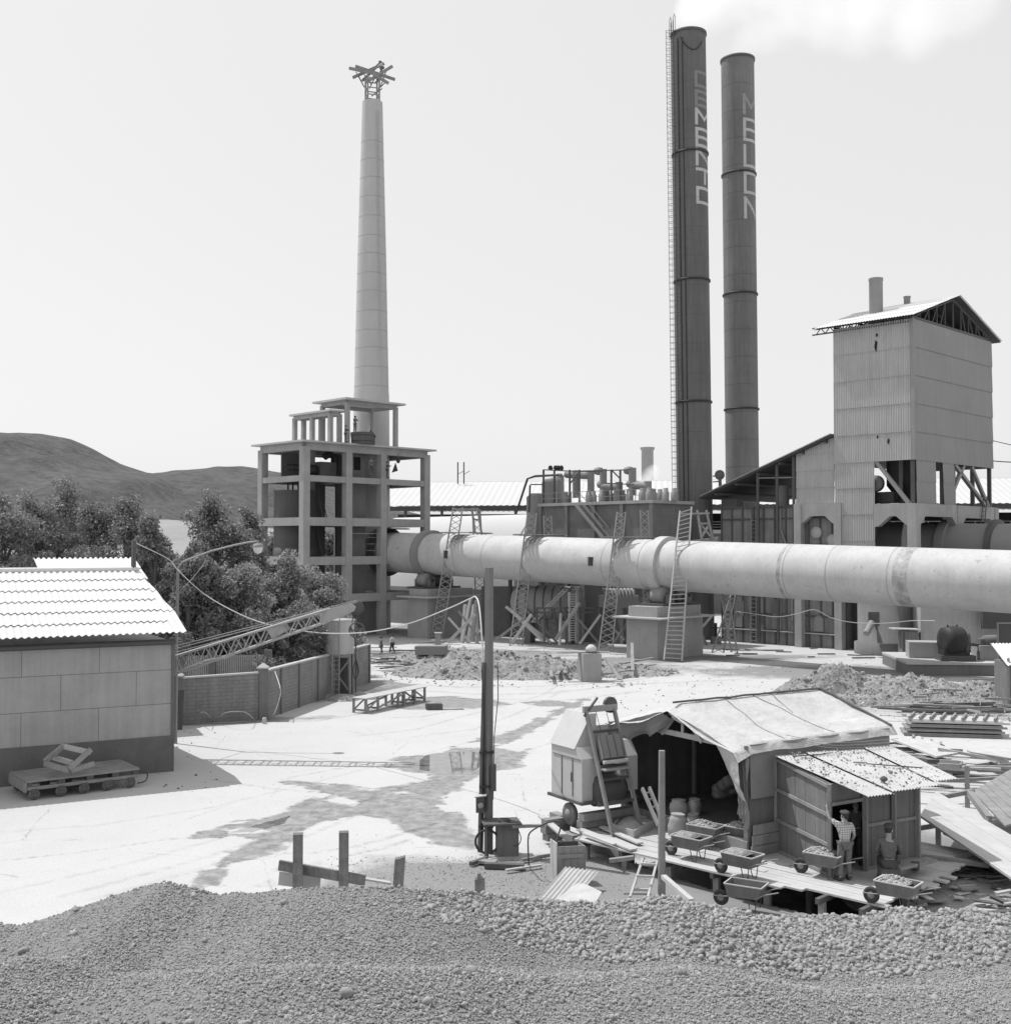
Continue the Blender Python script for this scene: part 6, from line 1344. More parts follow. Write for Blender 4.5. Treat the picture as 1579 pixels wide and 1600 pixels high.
# hanging front flaps of the canvas
def flap(n0, n1, drop, a0=-.5, seed=1., nseg=26):
    def f(u, v):
        n_ = n0+(n1-n0)*u; n01 = max(0, min(1, n_/SWW)); z_ = roof_z(0, n01)-.18
        d = drop(u)*v; return sw(a0+.10*math.sin(u*14+seed)*v+.25*v*v*(.5+fbm(u*3, v*2, 1, 3, seed))+.2*v, n_+.12*v*math.sin(u*7), z_-d)
    return MB().grid(f, nseg, 14)
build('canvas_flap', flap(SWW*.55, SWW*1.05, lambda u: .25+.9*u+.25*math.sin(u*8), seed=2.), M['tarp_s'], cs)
build('canvas_flap', flap(-.1, SWW*.5, lambda u: .25+1.2*max(0, 1-u*2.6)**1.1+.06*math.sin(u*15), seed=4.), M['tarp'], cs)
# side skirt on the left (towards the mixer) and battens, folds
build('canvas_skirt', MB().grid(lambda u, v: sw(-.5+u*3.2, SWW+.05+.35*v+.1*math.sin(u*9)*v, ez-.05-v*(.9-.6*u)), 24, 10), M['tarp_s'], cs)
for n01, m in ((.5, 'wood_dark'), ):
    build('ridge_batten', MB().pipe([sw(-.3+u*(SWL+.5), SWW*n01, roof_z(min(1, u), n01)+.05+.01*math.sin(u*30)) for u in np.linspace(0, 1, 12)], .035, 6), M[m], cs)
for a_, b_s, v0_, v1_ in ((.30, .36, .02, .5), (.62, .54, .02, .5), (.60, .66, .30, .5)):
    rr_s = []; pts_s = []
    for v in np.linspace(v0_, v1_, 22): q = tarp_pt(a_+(b_s-a_)*(v-v0_)/(v1_-v0_)+.006*math.sin(v*23), v); pts_s.append(q+Z*.012); rr_s.append(.010+.03*max(0, fbm(v*6, a_*5, 1, 3, 2.)))
    build('canvas_seam', MB().pipe(pts_s, rr_s, 5), M['wood'], cs)
build('rear_batten', MB().beam(sw(SWL+.1, 0, ez+.06), sw(SWL+.1, SWW/2, rzh+.1), .1), M['wood_dark'], cs)
# plinth boards on the right front corner
for k in range(3): build('skirting_board', MB().pp(sw(.0+.04*k, -.14, ZD+.02+k*.3), Wd*(1.25-.05*k), Nd*.04, Z*.28), M['wood'], cs)
# sacks in the shed
def sack_mb(h, r):
    mb = MB(); rings = []
    prof = [(r*.8,0),(r*1.02,.06*h),(r*1.06,.35*h),(r*1.02,.6*h),(r*.93,.8*h),(r*.76,.88*h),(r*.7,.91*h),(r*.8,h*.96),(r*.7,h*1.0),(r*.4,h*.95),(r*.15,h*.93)]
    for r_, z_ in prof: rings.append([V(math.cos(t)*r_*(1+.10*math.sin(3*t+z_*9)), math.sin(t)*r_*.72*(1+.12*math.cos(2*t+z_*5)), z_) for t in np.linspace(0, 2*math.pi, 19)[:-1]])
    mb.ring(rings, True, (True, True)); return mb
sk0 = build('paper_sack', sack_mb(.66, .29), M['sack'], label='full paper sack standing at the floor edge of the canvas shed, back left of four', cat='sack', group='paper sacks at the shed floor edge', origin=(0,0,0))
for i, (x, y, z, s) in enumerate([(1060,1279,.85,1.0),(1084,1277,.85,.98),(1058,1302,.6,1.0),(1084,1300,.6,.95)]):
    o = sk0 if i == 0 else sk0.copy()
    if i: COL.objects.link(o)
    o.location = G(x, y+3, z); o.scale = (s, s, s); o.rotation_euler = (random.uniform(-.08,.08), random.uniform(-.08,.08), i*1.3)
    o['label'] = ['full paper sack, back left of the four at the shed floor edge', 'full paper sack, back right of the four at the shed floor edge', 'slumped paper sack, front left of the four behind the barrow', 'slumped paper sack, front right of the four behind the barrow'][i]
for i in range(7):
    c = sw(3.4+.4*(i % 2), 4.9-.25*(i//3), FLR+.12+.17*(i//2)); 
    build('cement_sack', MB().lathe(c-Wd*.35, [(.05,0),(.16,.05),(.2,.2),(.2,.5),(.16,.66),(.05,.7)], 12, Wd), M['sack'], label='grey cement sack in the pile in the dark left corner of the shed', cat='sack', group='cement sacks piled inside the shed')
build('pail', MB().lathe(sw(3.6, 2.0, FLR), [(.14,0),(.19,.42),(.17,.42),(.12,.05)], 14), M['conc'], label='pale pail in the dark of the canvas shed', cat='pail')
lampc = sw(1.9, 1.9, 2.75); build('hanging_lamp', MB().tube(lampc, lampc+Z*.55, .012, n=5).lathe(lampc-Z*.2, [(.03,.22),(.09,.1),(.12,0)], 12), M['conc_light'], label='small pale lamp hanging in the dark of the canvas shed', cat='lamp')
# ---- lean-to hut
H0 = sw(1.08, -.05, 0); H1 = on(gd(1298, 1371), 0); H2 = on(gd(1431, 1343), 0); H3 = sw(5.0, -.1, 0)
hut = thing('lean_to_hut', 'small boarded hut with a sloping corrugated roof and open doorway', 'hut', H1)
RC = {'fl': P(1207, 1181, 33.5), 'nl': P(1354, 1245, 30.0), 'nr': P(1508, 1227, 32.0), 'fr': P(1388, 1168, 36.0)}
_n = (RC['nr']-RC['nl']).cross(RC['nl']-RC['fl']).normalized(); hzp = lambda p: RC['fl'].z-(_n.x*(p.x-RC['fl'].x)+_n.y*(p.y-RC['fl'].y))/_n.z-.06
hz0, hz1 = hzp(H0), hzp(H1); hz2, hz3 = hzp(H2), hzp(H3)
def board_wall(p, q, z0, zp, zq, name='wall', th=.05, parent=hut, batt=(0.02, .34, .66, .97)):
    d = (q-p).normalized(); n_ = V(d.y, -d.x, 0); L = (q-p).length
    k = max(2, int(L/.24)); mb = MB()
    for i in range(k):
        t0, t1 = i/k, (i+1)/k; zz0 = zp+(zq-zp)*t0; zz1 = zp+(zq-zp)*t1; off = n_*(.004 if i % 2 else 0)
        mb.prism([on(p.lerp(q, t0), z0)+off, on(p.lerp(q, t1), z0)+off-d*.008, on(p.lerp(q, t1), zz1)+off-d*.008, on(p.lerp(q, t0), zz0)+off], -n_*th)
    o = build(name, mb, M['hutwall'], parent)
    for b in batt: build('batten', MB().beam(on(p, z0+(zp-z0)*b)+n_*.04, on(q, z0+(zq-z0)*b)+n_*.04, .05, .09), M['wood'], parent)
    for e, zz in ((p, zp), (q, zq)): build('corner_stud', MB().beam(on(e, z0)+n_*.03, on(e, zz)+n_*.03, .1), M['wood'], parent)
    return o
board_wall(H0, H1, ZD, hz0, hz1)
hd_ = (H2-H1).normalized(); LD = (H2-H1).length; Dp = along(H1, hd_, 1350, 1.5)
board_wall(H1+hd_*Dp, H2, ZD, hzp(H1+hd_*Dp), hz2, batt=(.02, .5, .97))
build('corner_stud', MB().beam(on(H1+hd_*(Dp+(LD-Dp)*.52), ZD)+V(.05,-.07,0), on(H1+hd_*(Dp+(LD-Dp)*.52), hz1)+V(.05,-.07,0), .11), M['wood'], hut)
build('door_lintel', MB().pp(on(H1, ZD+1.95), hd_*Dp, V(-hd_.y, hd_.x, 0)*.06, Z*(hz1-ZD-1.95)), M['hutwall'], hut)
build('lintel_rail', MB().beam(on(H1, ZD+1.95)-V(0,.05,0), on(H1+hd_*Dp, ZD+1.95)-V(0,.05,0), .06, .09), M['wood'], hut)
build('door_jamb', MB().beam(on(H1+hd_*Dp, ZD)-V(0,.09,0), on(H1+hd_*Dp, hz1)-V(0,.09,0), .12), M['wood'], hut)
board_wall(H2, H3, ZD, hz2, hz3, batt=(.02, .97))
build('corner_stud', MB().beam(on(H2, ZD-.1)+V(.04,-.04,0), on(H2, hz2)+V(.04,-.04,0), .13), M['wood'], hut)
a_, b_, c_, d_ = RC['fl'], RC['nl'], RC['nr'], RC['fr']
def rq(u, v):     # u along the front edge, v down slope
    return (a_.lerp(d_, u)).lerp(b_.lerp(c_, u), v)
rm = MB(); ns = 4
nrm = (c_-b_).cross(b_-a_).normalized(); nrm = nrm if nrm.z > 0 else -nrm
for s in range(ns):
    u0, u1 = s/ns, (s+1)/ns+.015; vend = [1.0, .985, .96, .90][s]; steps = 40
    r0_ = [rq(u0+(u1-u0)*i/steps, 0)+nrm*(.02*math.cos(2*math.pi*i/4.6)+.03*(s % 2)+.012*s) for i in range(steps+1)]
    r1_2 = [rq(u0+(u1-u0)*i/steps, vend)+nrm*(.02*math.cos(2*math.pi*i/4.6)+.03*(s % 2)+.012*s) for i in range(steps+1)]
    rm.ring([r0_, r1_2], False, (False, False))
build('corrugated_roof', rm, mk('dusty corrugated hut roof', .42, .1, 1.5, .2, 20, .9, spots=.35), hut)
rs_ = []; rr_ = []
for _ in range(420):
    u, v = random.random(), random.random(); q = rq(u, v*.95)+nrm*.06; rs_.append(tuple(q)); rr_.append(random.choice([.012,.016,.02,.035]))
stones('rubble', rs_, rr_, M['dirt'], 0)
for (u0, v0, u1, v1, lb_) in [(.33,.12,.08,.12,'long handled shovel lying near the top edge of the hut roof'), (.50,.42,.88,.62,'long handled hoe lying across the middle of the hut roof')]:
    t = thing('shovel', lb_, 'shovel', rq(u0, v0)+nrm*.07)
    build('handle', MB().tube(rq(u0, v0)+nrm*.09, rq(u1, v1)+nrm*.09, .018, n=6), M['wood_dark'], t)
    c = rq(u0, v0)+nrm*.1; dd = (rq(u0, v0)-rq(u1, v1)).normalized(); build('blade', MB().prism([c, c+dd*.1+Wd*.12, c+dd*.32+Wd*.1, c+dd*.38, c+dd*.32-Wd*.1, c+dd*.1-Wd*.12], nrm*.02), M['mixer_d'], t)
c = rq(.33, .82)+nrm*.1
build('stone', MB().lathe(c, [(.02,-.02),(.11,.03),(.09,.1),(.02,.14)], 7), M['wood_dark'], label='fist sized dark stone near the lower edge of the hut roof', cat='stone')
for k in range(3): rope('thin_wire', [sw(1.2+.2*k, -.3, 4.0-.1*k), sw(3, -.5, 3.65-.08*k), sw(5.9, -.4, 3.5-.1*k)], .008, 'kiln_light', ['upper', 'middle', 'lower'][k]+' thin wire strung over the hut roof', 'wire')
# ---- concrete mixer
M0 = V(3.2, 35.4, 0); mx = lambda a, n_, z: M0+Wd*a+Nd*n_+Z*z
mi = thing('concrete_mixer', 'boxy pale concrete mixer with an inclined skip track, left of the canvas shed', 'concrete mixer', M0)
def pod(a0, a1, n0, n1, z0, z1, chamf):
    mb = MB(); poly = [mx(a0, n0, z0), mx(a0, n1, z0), mx(a0, n1, z1), mx(a0, n0+chamf, z1), mx(a0, n0, z1-chamf*1.3)]
    return mb.prism(poly, Wd*(a1-a0))
build('left_housing', pod(-.35, .28, 1.0, 2.7, 1.5, 3.15, .25), M['mixer'], mi)
build('right_housing', pod(1.05, 1.75, .9, 2.7, 1.7, 3.25, .35), M['mixer'], mi)
hood = [mx(-.4, 1.35, 3.1), mx(.25, 1.35, 4.15), mx(.45, 1.35, 4.15), mx(.45, 1.35, 3.1)]
build('hood', MB().prism(hood, Nd*1.4), M['mixer'], mi)
build('middle_housing', MB().pp(mx(.2, 1.75, 1.6), Wd*1.0, Nd*.9, Z*2.1), M['mixer'], mi)
build('inner_recess', MB().pp(mx(.28, 1.72, 2.3), Wd*.76, Nd*.04, Z*1.0), M['steel'], mi)
build('door_line', MB().beam(mx(-.365, 1.5, 1.6), mx(-.365, 1.5, 2.8), .02).beam(mx(-.365, 2.1, 1.6), mx(-.365, 2.1, 2.8), .02).beam(mx(-.365, 1.05, 2.8), mx(-.365, 2.6, 2.8), .02), M['mixer_d'], mi)
build('latch', MB().box(mx(-.38, 1.55, 2.2), .03, .05, .3), M['steel'], mi)
build('base_rail', MB().pp(mx(-.42, .9, 1.42), Wd*2.2, Nd*.1, Z*.1).pp(mx(-.42, .95, 1.41), Wd*.1, Nd*1.9, Z*.09).pp(mx(1.7, .95, 1.41), Wd*.1, Nd*1.9, Z*.09), M['wood_dark'], mi)
build('drum', MB().lathe(mx(.05, 1.1, 1.78), [(.25,0),(.48,.1),(.5,.3),(.5,.95),(.42,1.15),(.2,1.2)], 24, Wd), M['steel'], mi)
build('splash_bar', MB().pp(mx(.12, .75, 1.35), Wd*1.1, Nd*.08, Z*.16), M['mixer_d'], mi)
for a in (0.08, 1.18):
    build('track_rail', MB().beam(mx(a, .0, .66), mx(a, 1.42, 4.35), .09, .12), M['wood'], mi)
build('track_head', MB().beam(mx(-.02, 1.4, 4.3), mx(1.3, 1.4, 4.3), .1, .2), M['kiln_light'], mi)
build('head_sheave', MB().lathe(mx(1.05, 1.42, 4.38), [(.03,-.05),(.26,-.05),(.22,0),(.26,.05),(.03,.05)], 18, Nd), M['steel'], mi)
build('head_bracket', MB().beam(mx(-.02, 1.35, 4.1), mx(.5, 1.35, 4.65), .06), M['steel'], mi)
ip = lambda a, t, up=0: mx(a, 1.42*t, .66+3.69*t+up)
sk_ = MB(); sk_.prism([ip(.20, .56), ip(1.06, .56), ip(1.04, .74, .0), ip(.22, .74, .0)], (Nd*-.16+Z*.14))
skp = build('skip', sk_, M['kiln_old'], mi)
for a in (.22, .48, .76, 1.02): build('skip_rib', MB().beam(ip(a, .56)-Nd*.17+Z*.16, ip(a, .74)-Nd*.17+Z*.16, .03), M['mixer_d'], skp)
build('skip_lip', MB().beam(ip(.16, .54)-Nd*.2+Z*.1, ip(1.1, .54)-Nd*.2+Z*.1, .09), M['rim_highlight'], skp)
for t_ in (.80, .52): build('cross_tie', MB().beam(ip(.08, t_), ip(1.18, t_), .09), M['wood_dark'], mi)
build('skip_tray', MB().pp(ip(.12, .50)-Nd*.3, Wd*1.02, Nd*.34, Z*.05), M['kiln_light'], mi)
for t in (.42, .24): build('cross_tie', MB().beam(ip(.08, t), ip(1.18, t), .08), M['steel'], mi)
build('side_ladder', MB().beam(mx(.42,1.5,2.2), mx(.42,1.2,3.3), .04).beam(mx(.8,1.5,2.2), mx(.8,1.2,3.3), .04).beam(mx(.42,1.5,2.3), mx(.8,1.5,2.3), .04).beam(mx(.42,1.4,2.6), mx(.8,1.4,2.6), .04), M['kiln_light'], mi)
for a in (.45, .85): build('hoist_rope', MB().tube(mx(a, 1.38, 4.25), ip(a, .78, .1), .01, n=5), M['cable'], mi)
c = mx(-.28, 1.75, 1.0); wh = build('wheel', MB().lathe(c, [(.1,-.08),(.31,-.09),(.35,-.05),(.35,.05),(.31,.09),(.1,.08)], 22, Wd), M['mixer_d'], mi); build('rim', MB().lathe(c-Wd*.1, [(.02,-.05),(.08,-.03),(.15,.0),(.15,.05)], 18, Wd), M['kiln_old'], wh)
c = mx(-.2, .9, .6)
# timber cribbing under the mixer
for i, (a, n_, z_, L, along_w) in enumerate([(-.35,.85,.62,2.0,1),(-.35,1.0,.86,2.0,1),(-.35,.9,1.10,2.0,1),(-.9,2.1,.62,.9,1),(-.95,2.15,.85,.95,1),(-.95,2.1,1.08,.9,1),(-1.0,1.6,.4,1.1,1),(.1,1.8,.62,1.7,0),(1.6,.9,.62,1.7,0),(-.5,1.3,.38,1.8,0)]):
    d = Wd if along_w else Nd; o_ = Nd if along_w else Wd
    build('sleeper', MB().pp(mx(a, n_, z_-.5 if i in (3,4,5,6) else z_-.18), d*L, o_*.3, Z*.22), M['wood'], label='square timber sleeper packed under the concrete mixer', cat='sleeper', group='sleepers under the mixer')
build('loose_plank', MB().beam(gd(845,1275,.7), gd(880,1305,.66), .22, .06), M['wood_light'], label='plank end sloping from the sleepers to the deck left of the mixer', cat='plank')
# sand tray at the foot of the track
tc_ = [gd(957,1300), gd(990,1310), gd(1028,1290), gd(975,1283)]
stt = thing('sand_tray', 'shallow wooden tray heaped with sand at the foot of the mixer track', 'tray', tc_[0])
for i in range(4): p, q = tc_[i], tc_[(i+1) % 4]; build('side', MB().beam(p+Z*.12, q+Z*.12, .04, .24), M['wood_light'], stt)
def heap(corners, h, seed, n=14):
    def f(u, v):
        p = (corners[0].lerp(corners[1], u)).lerp(corners[3].lerp(corners[2], u), v); k = (math.sin(math.pi*u)*math.sin(math.pi*v))**.6
        return p+Z*(h*k+.05*fbm(p.x*3, p.y*3, 1.5, 4, seed)*k)
    return MB().grid(f, n, n)
build('sand', heap([c+Z*.1 for c in tc_], .25, 3.), M['sand'], stt)
q0, q1 = gd(1015,1255,.9), gd(1030,1300,.75)
ch2 = thing('small_ladder', 'short pale ladder leaning between the mixer and the thick post', 'ladder', gd(1025, 1296))
for (x0,y0,x1,y1) in ((1003,1232,1028,1290),(1014,1231,1036,1285)): build('rail', MB().beam(P(x0,y0,35.6), P(x1,y1,34.6), .07,.12), M['wood'], ch2)
build('rungs', MB().beam(P(1007,1240,35.5), P(1019,1238,35.5), .05).beam(P(1012,1250,35.3), P(1024,1248,35.3), .05).beam(P(1017,1262,35.1), P(1029,1260,35.1), .05), M['wood'], ch2)
# thick post
pp_ = XY(1031, 31.2); tpz = zat(pp_, 1173)
build('thick_post', MB().pipe([pp_-Z*.1, on(pp_+V(.02,0,0), tpz)], [.105, .085], 12), M['wood'], label='thick round grey post standing in front of the plank deck', cat='post')
# short ladder below deck
sl2 = thing('step_ladder', 'short rough ladder leaning on the front edge of the deck beside the thick post', 'ladder', G(1000, 1398))
for (x0,y0,x1,y1) in ((984,1402,1004,1342),(1012,1402,1026,1347)): build('rail', MB().beam(P(x0,y0,30.6), P(x1,y1,31.8), .06), M['wood_light'], sl2)
for (x0,x1,y) in ((988,1016,1390),(994,1020,1369),(1000,1024,1350)): build('rung', MB().beam(P(x0,y,31), P(x1,y+1,31), .06), M['wood_light'], sl2)
build('timber', MB().beam(P(1036,1370,30.5), P(1080,1408,29), .14,.1), M['wood_light'], label='short squared timber sloping down from the thick post', cat='timber')
build('timber', MB().beam(P(952,1345,31.9), P(990,1340,31.9), .14,.1), M['wood'], label='stub of timber fixed under the deck edge left of the ladder', cat='timber')
# crate at the deck end
cq = XY(887, 32.6); cr_ = thing('wooden_crate', 'tall empty board crate standing at the left end of the deck', 'crate', cq)
du, dv_ = V(.75,.14,0), V(-.16,.5,0); ctop = zat(cq, 1322)
for k in range(4): build('front_board', MB().pp(cq+V(-.3,-.1,0)+du*(k/4), du*.24, dv_*.06, Z*ctop), M['wood'], cr_)
build('side_board', MB().pp(cq+V(-.34,-.1,0), du*.04, dv_*1.0, Z*(ctop+.1)), M['wood_light'], cr_); build('side_board', MB().pp(cq+V(-.3,-.1,0)+du*1.01, du*.04, dv_*1.0, Z*(ctop-.02)), M['wood'], cr_)
build('back_board', MB().pp(cq+V(-.3,-.1,0)+dv_, du, dv_*.08, Z*ctop), M['wood_dark'], cr_); build('batten', MB().beam(cq+V(-.3,-.14,ctop*.75), cq+V(-.3,-.14,ctop*.75)+du, .04, .1), M['wood'], cr_)
# corrugated sheet on the ground
s0_, s1_, s2_ = G(842, 1404, .1), G(880, 1359, .5), G(932, 1366, .45)
build('corrugated_sheet', MB().corr(s0_, (s2_-s1_), (s2_-s1_).length, (s1_-s0_), (s1_-s0_).length*1.1, Z, .12, .022, 8), M['loose'], label='loose pale corrugated sheet lying tilted before the deck end', cat='sheet')
s0_ = G(862, 1412, .2); build('flat_sheet', MB().prism([s0_, G(905,1378,.3), G(940,1395,.3), G(930,1412,.3)], Z*.02), M['loose'], label='pale flat sheet partly buried by gravel beside the corrugated one', cat='sheet')
# ---- wheelbarrows : wheel at -x, handles at +x, local origin on the ground under the wheel
def barrow(load):
    t = thing('wheelbarrow', 'x', 'wheelbarrow', (0,0,0), 'steel wheelbarrows on and below the deck')
    b0, b1, w0_, w1_, z0_, z1_ = .26, 1.06, .25, .31, .32, .66
    O = [V(b0,-w0_,z0_), V(b1,-w0_,z0_+.02), V(b1,w0_,z0_+.02), V(b0,w0_,z0_)]; U = [V(b0-.07,-w1_,z1_), V(b1+.12,-w1_,z1_), V(b1+.12,w1_,z1_), V(b0-.07,w1_,z1_)]
    mb = MB(); mb.add(O+U, [(3,2,1,0),(0,1,5,4),(1,2,6,5),(2,3,7,6),(3,0,4,7)]); I = [p+V(0,0,.02) for p in O]; mb.add([p.lerp(V(.66,0,p.z), .04) for p in I+U], [(0,1,2,3),(4,5,1,0),(5,6,2,1),(6,7,3,2),(7,4,0,3)])
    tr_ = build('tray', mb, M['mixer_d'], t); rm_ = MB()
    for i in range(4): rm_.beam(U[i], U[(i+1) % 4], .028)
    build('tray_rim', rm_, M['rim_highlight'], tr_)
    wh = build('tyre', MB().lathe(V(0,0,.2), [(.13,-.04),(.18,-.05),(.205,-.02),(.205,.02),(.18,.05),(.13,.04)], 22, V(0,1,0)), M['rubber'], t)
    build('rim', MB().lathe(V(0,0,.2), [(.02,-.05),(.05,-.05),(.13,-.03),(.13,.03),(.05,.05),(.02,.05)], 16, V(0,1,0)), M['kiln_old'], wh)
    for s in (-1, 1):
        build('handle', MB().pipe([V(-.16,s*.09,.25), V(.0,s*.10,.25), V(.35,s*.17,.32), V(1.0,s*.24,.36), V(1.25,s*.27,.5), V(1.62,s*.28,.62)], .017, 6), M['kiln_old'], t)
        build('leg', MB().pipe([V(.78,s*.2,.33), V(.86,s*.22,.02), V(.98,s*.21,.02), V(1.02,s*.22,.33)], .014, 5), M['steel'], t)
    build('fork_bar', MB().tube(V(-.17,-.1,.25), V(-.17,.1,.25), .016, n=6), M['kiln_old'], t)
    if load:
        c4 = [V(b0-.08,-w1_+.03,z1_-.06), V(b1+.1,-w1_+.03,z1_-.06), V(b1+.1,w1_-.03,z1_-.06), V(b0-.08,w1_-.03,z1_-.06)]
        if load == 'rock':
            c4[1] = V(b1-.12,-w1_+.03,z1_-.06); c4[2] = V(b1-.12,w1_-.03,z1_-.06)
            lo = build('load', heap(c4, .17, 2., 12), M['rockload'], t); 
            ps = []; rs__ = []
            for _ in range(150): u, v = random.random(), random.random(); p = c4[0].lerp(c4[1], u).lerp(c4[3].lerp(c4[2], u), v); ps.append((p.x, p.y, p.z+.17*(math.sin(math.pi*u)*math.sin(math.pi*v))**.6)); rs__.append(random.uniform(.018,.04))
            o = stones('broken_stone', ps, rs__, M['rockload'], 0, kind='stuff'); o.parent = t; 
        else:
            c4[1] = V(b1-.2,-w1_+.03,z1_-.06); c4[2] = V(b1-.2,w1_-.03,z1_-.06)
            build('load', heap([c_+V(0,0,.03) for c_ in c4], .10, 5., 12), M['dirt'] if load == 'dirt' else M['sand'], t)
    return t
br_, bd_, be_ = barrow('rock'), barrow('dirt'), barrow('')
def put(src, x, y, z, rz, label, first=False, tilt=0):
    loc = G(x, y, z); o = src if first else copy_tree(src); o.location = loc; o.rotation_euler = (0, tilt, R(rz)); o['label'] = label; return o
put(br_, 1072, 1318, ZD, -40, 'barrow of broken stone behind the earth filled one, nearest the sacks', True)
put(bd_, 1048, 1336, ZD, -42, 'barrow filled level with dark earth, leftmost on the deck', True)
put(br_, 1129, 1321, ZD, -38, 'barrow of pale broken stone against the shed, above the middle barrow')
put(bd_, 1126, 1364, ZD, -45, 'barrow filled with dark earth in the middle of the deck edge')
put(br_, 1251, 1364, ZD, -38, 'barrow of broken stone at the legs of the standing man in the checked shirt')
put(br_, 1361, 1411, ZD, -40, 'barrow of broken stone in front of the seated man')
put(be_, 1126, 1414, .1, -30, 'empty barrow half hidden below the deck edge', True)
# ---- ramps, stacks of timber and litter at the right
gx_ = lambda x, y, z=0.: G(x, y, z)
def slab(name, pts, th, mat, label, cat, lines=0, group=None):
    pts = [Vector(p) for p in pts]; t = thing(name, label, cat, on(sum(pts, V(0,0,0))/len(pts), 0), group)
    n = max(1, lines); 
    for k in range(n):
        a0, a1 = pts[0].lerp(pts[3], k/n), pts[0].lerp(pts[3], (k+1)/n-.006); b0, b1 = pts[1].lerp(pts[2], k/n), pts[1].lerp(pts[2], (k+1)/n-.006)
        build('board', MB().prism([a0, b0, b1, a1], Z*-th), mat, t)
    return t
rmp = slab('plank_ramp', [gx_(1437,1274,1.25), gx_(1610,1392,.7), gx_(1640,1340,.75), gx_(1462,1236,1.35)], .07, M['deck'], 'broad plank ramp running down to the right from behind the hut', 'ramp', 3)
build('prop', MB().beam(gx_(1530,1320,.9)-Z*.1, on(gx_(1530,1320,.9), 0), .14), M['wood'], rmp); build('prop', MB().beam(gx_(1465,1262,1.2)-Z*.1, on(gx_(1465,1262,1.2), 0), .14), M['wood'], rmp)
slab('board_slope', [gx_(1519,1236,1.0), gx_(1570,1290,.6), gx_(1700,1250,.8), gx_(1600,1190,1.4)], .06, M['wood'], 'large tilted boarded panel at the right edge behind the ramp', 'boarding', 9)
random.seed(31)
def pile(n, xr, yr, z0, z1, ang, da, Lr, wr, mats, label, group, cat='timber', h=(.06,.12)):
    for i in range(n):
        x, y = random.uniform(*xr), random.uniform(*yr); z_ = z0+(z1-z0)*(i/n); c = G(x, y, z_); a = random.gauss(ang, da); L = random.uniform(*Lr)
        d = V(math.cos(a), math.sin(a), random.gauss(0, .04))
        build('timber', MB().beam(c-d*L/2, c+d*L/2, random.uniform(*wr), random.uniform(*h)), M[random.choice(mats)], label=label, cat=cat, group=group)
# formwork panels stack (1410-1545, 1122-1160)
fw = thing('formwork_stack', 'stack of timber formwork panels with cross battens on top, at the right beyond the ramp', 'timber stack', gx_(1480, 1165))
o0 = gx_(1412, 1150, 0); fd = V(.98,-.20,0); fn_ = V(.2,.98,0)
for k in range(4): build('panel', MB().pp(o0+fd*(.12*k)+Z*(.1+.22*k)+fn_*(.1*(k % 2)), fd*(4.6-.1*k), fn_*1.7, Z*.07).pp(o0+fd*(.12*k)+Z*(.02+.22*k), fd*4.6, fn_*.1, Z*.1), M['wood'] if k < 3 else M['deck'], fw)
for k in range(9): build('batten', MB().pp(o0+fd*(.2+.5*k)+Z*.86, fn_*1.8+fd*.5, fd*.1, Z*.12), M['wood'], fw)
lp = thing('ladder_form', 'short notched timber panel leaning at the left end of the formwork stack', 'panel', gx_(1445, 1165))
p, q = gx_(1424,1153,.8), gx_(1472,1166,.6)
build('board', MB().beam(p, q, .5, .05, Z), M['wood_light'], lp)
for f in (.05, .35, .65, .95): build('cleat', MB().beam(p.lerp(q, f)+V(-.1,-.3,.06), p.lerp(q, f)+V(.15,.4,.06), .1, .12), M['wood'], lp)
slab('board_table', [gx_(1392,1154,.8), gx_(1462,1182,.8), gx_(1497,1176,.85), gx_(1436,1150,.85)], .08, M['deck'], 'pale board panel lying between the canvas shed and the formwork stack', 'panel', 3)
slab('board_table', [gx_(1510,1172,.6), gx_(1560,1192,.6), gx_(1640,1186,.6), gx_(1560,1165,.6)], .08, M['deck'], 'pale board panel at the right edge under the formwork stack', 'panel', 3)
pile(34, (1400,1579), (1180,1225), .1, .9, -.25, .25, (1.2,3.6), (.08,.2), ['wood','wood_dark','wood','wood_light'], 'squared timber in the jumbled stack behind the hut roof', 'jumbled timber stack behind the hut')
pile(26, (1395,1480), (1160,1200), .05, .6, -.5, .3, (1.,2.6), (.08,.2), ['wood','wood_dark'], 'timber end showing beside the canvas shed and under the pale panel', 'timbers beside the canvas shed')
pile(30, (1425,1530), (1098,1112), .05, .55, -.05, .12, (2.,5.), (.15,.3), ['wood_dark','wood_dark','wood'], 'dark timber in the low stack before the earth mound at the right', 'dark low timber stack')
pile(16, (1520,1579), (1098,1122), .1, .8, .6, .6, (.8,2.), (.03,.07), ['wood','kiln_light'], 'thin stick in the tangle at the right end of the dark timber stack', 'tangle of sticks', 'stick')
pile(14, (1200,1560), (1060,1105), .5, 1.1, .1, .5, (.6,2.), (.08,.16), ['wood','wood_light'], 'stray lath lying on the earth mound at the right', 'laths on the right earth mound')
bxq = thing('box_frame', 'pale open timber box standing behind the hut roof at the right', 'box', gx_(1478, 1222))
p = gx_(1465,1215,.5)
build('side', MB().pp(p, V(.75,-.25,0), V(.02,.06,0), Z*.55), M['wood_light'], bxq); build('side', MB().pp(p+V(.35,.75,0), V(.75,-.25,0), V(.02,.06,0), Z*.55), M['wood_light'], bxq); build('side', MB().pp(p+V(.75,-.25,0), V(.35,.75,0), V(.06,0,0), Z*.15).pp(p+V(.75,-.25,.4), V(.35,.75,0), V(.06,0,0), Z*.15), M['wood'], bxq)
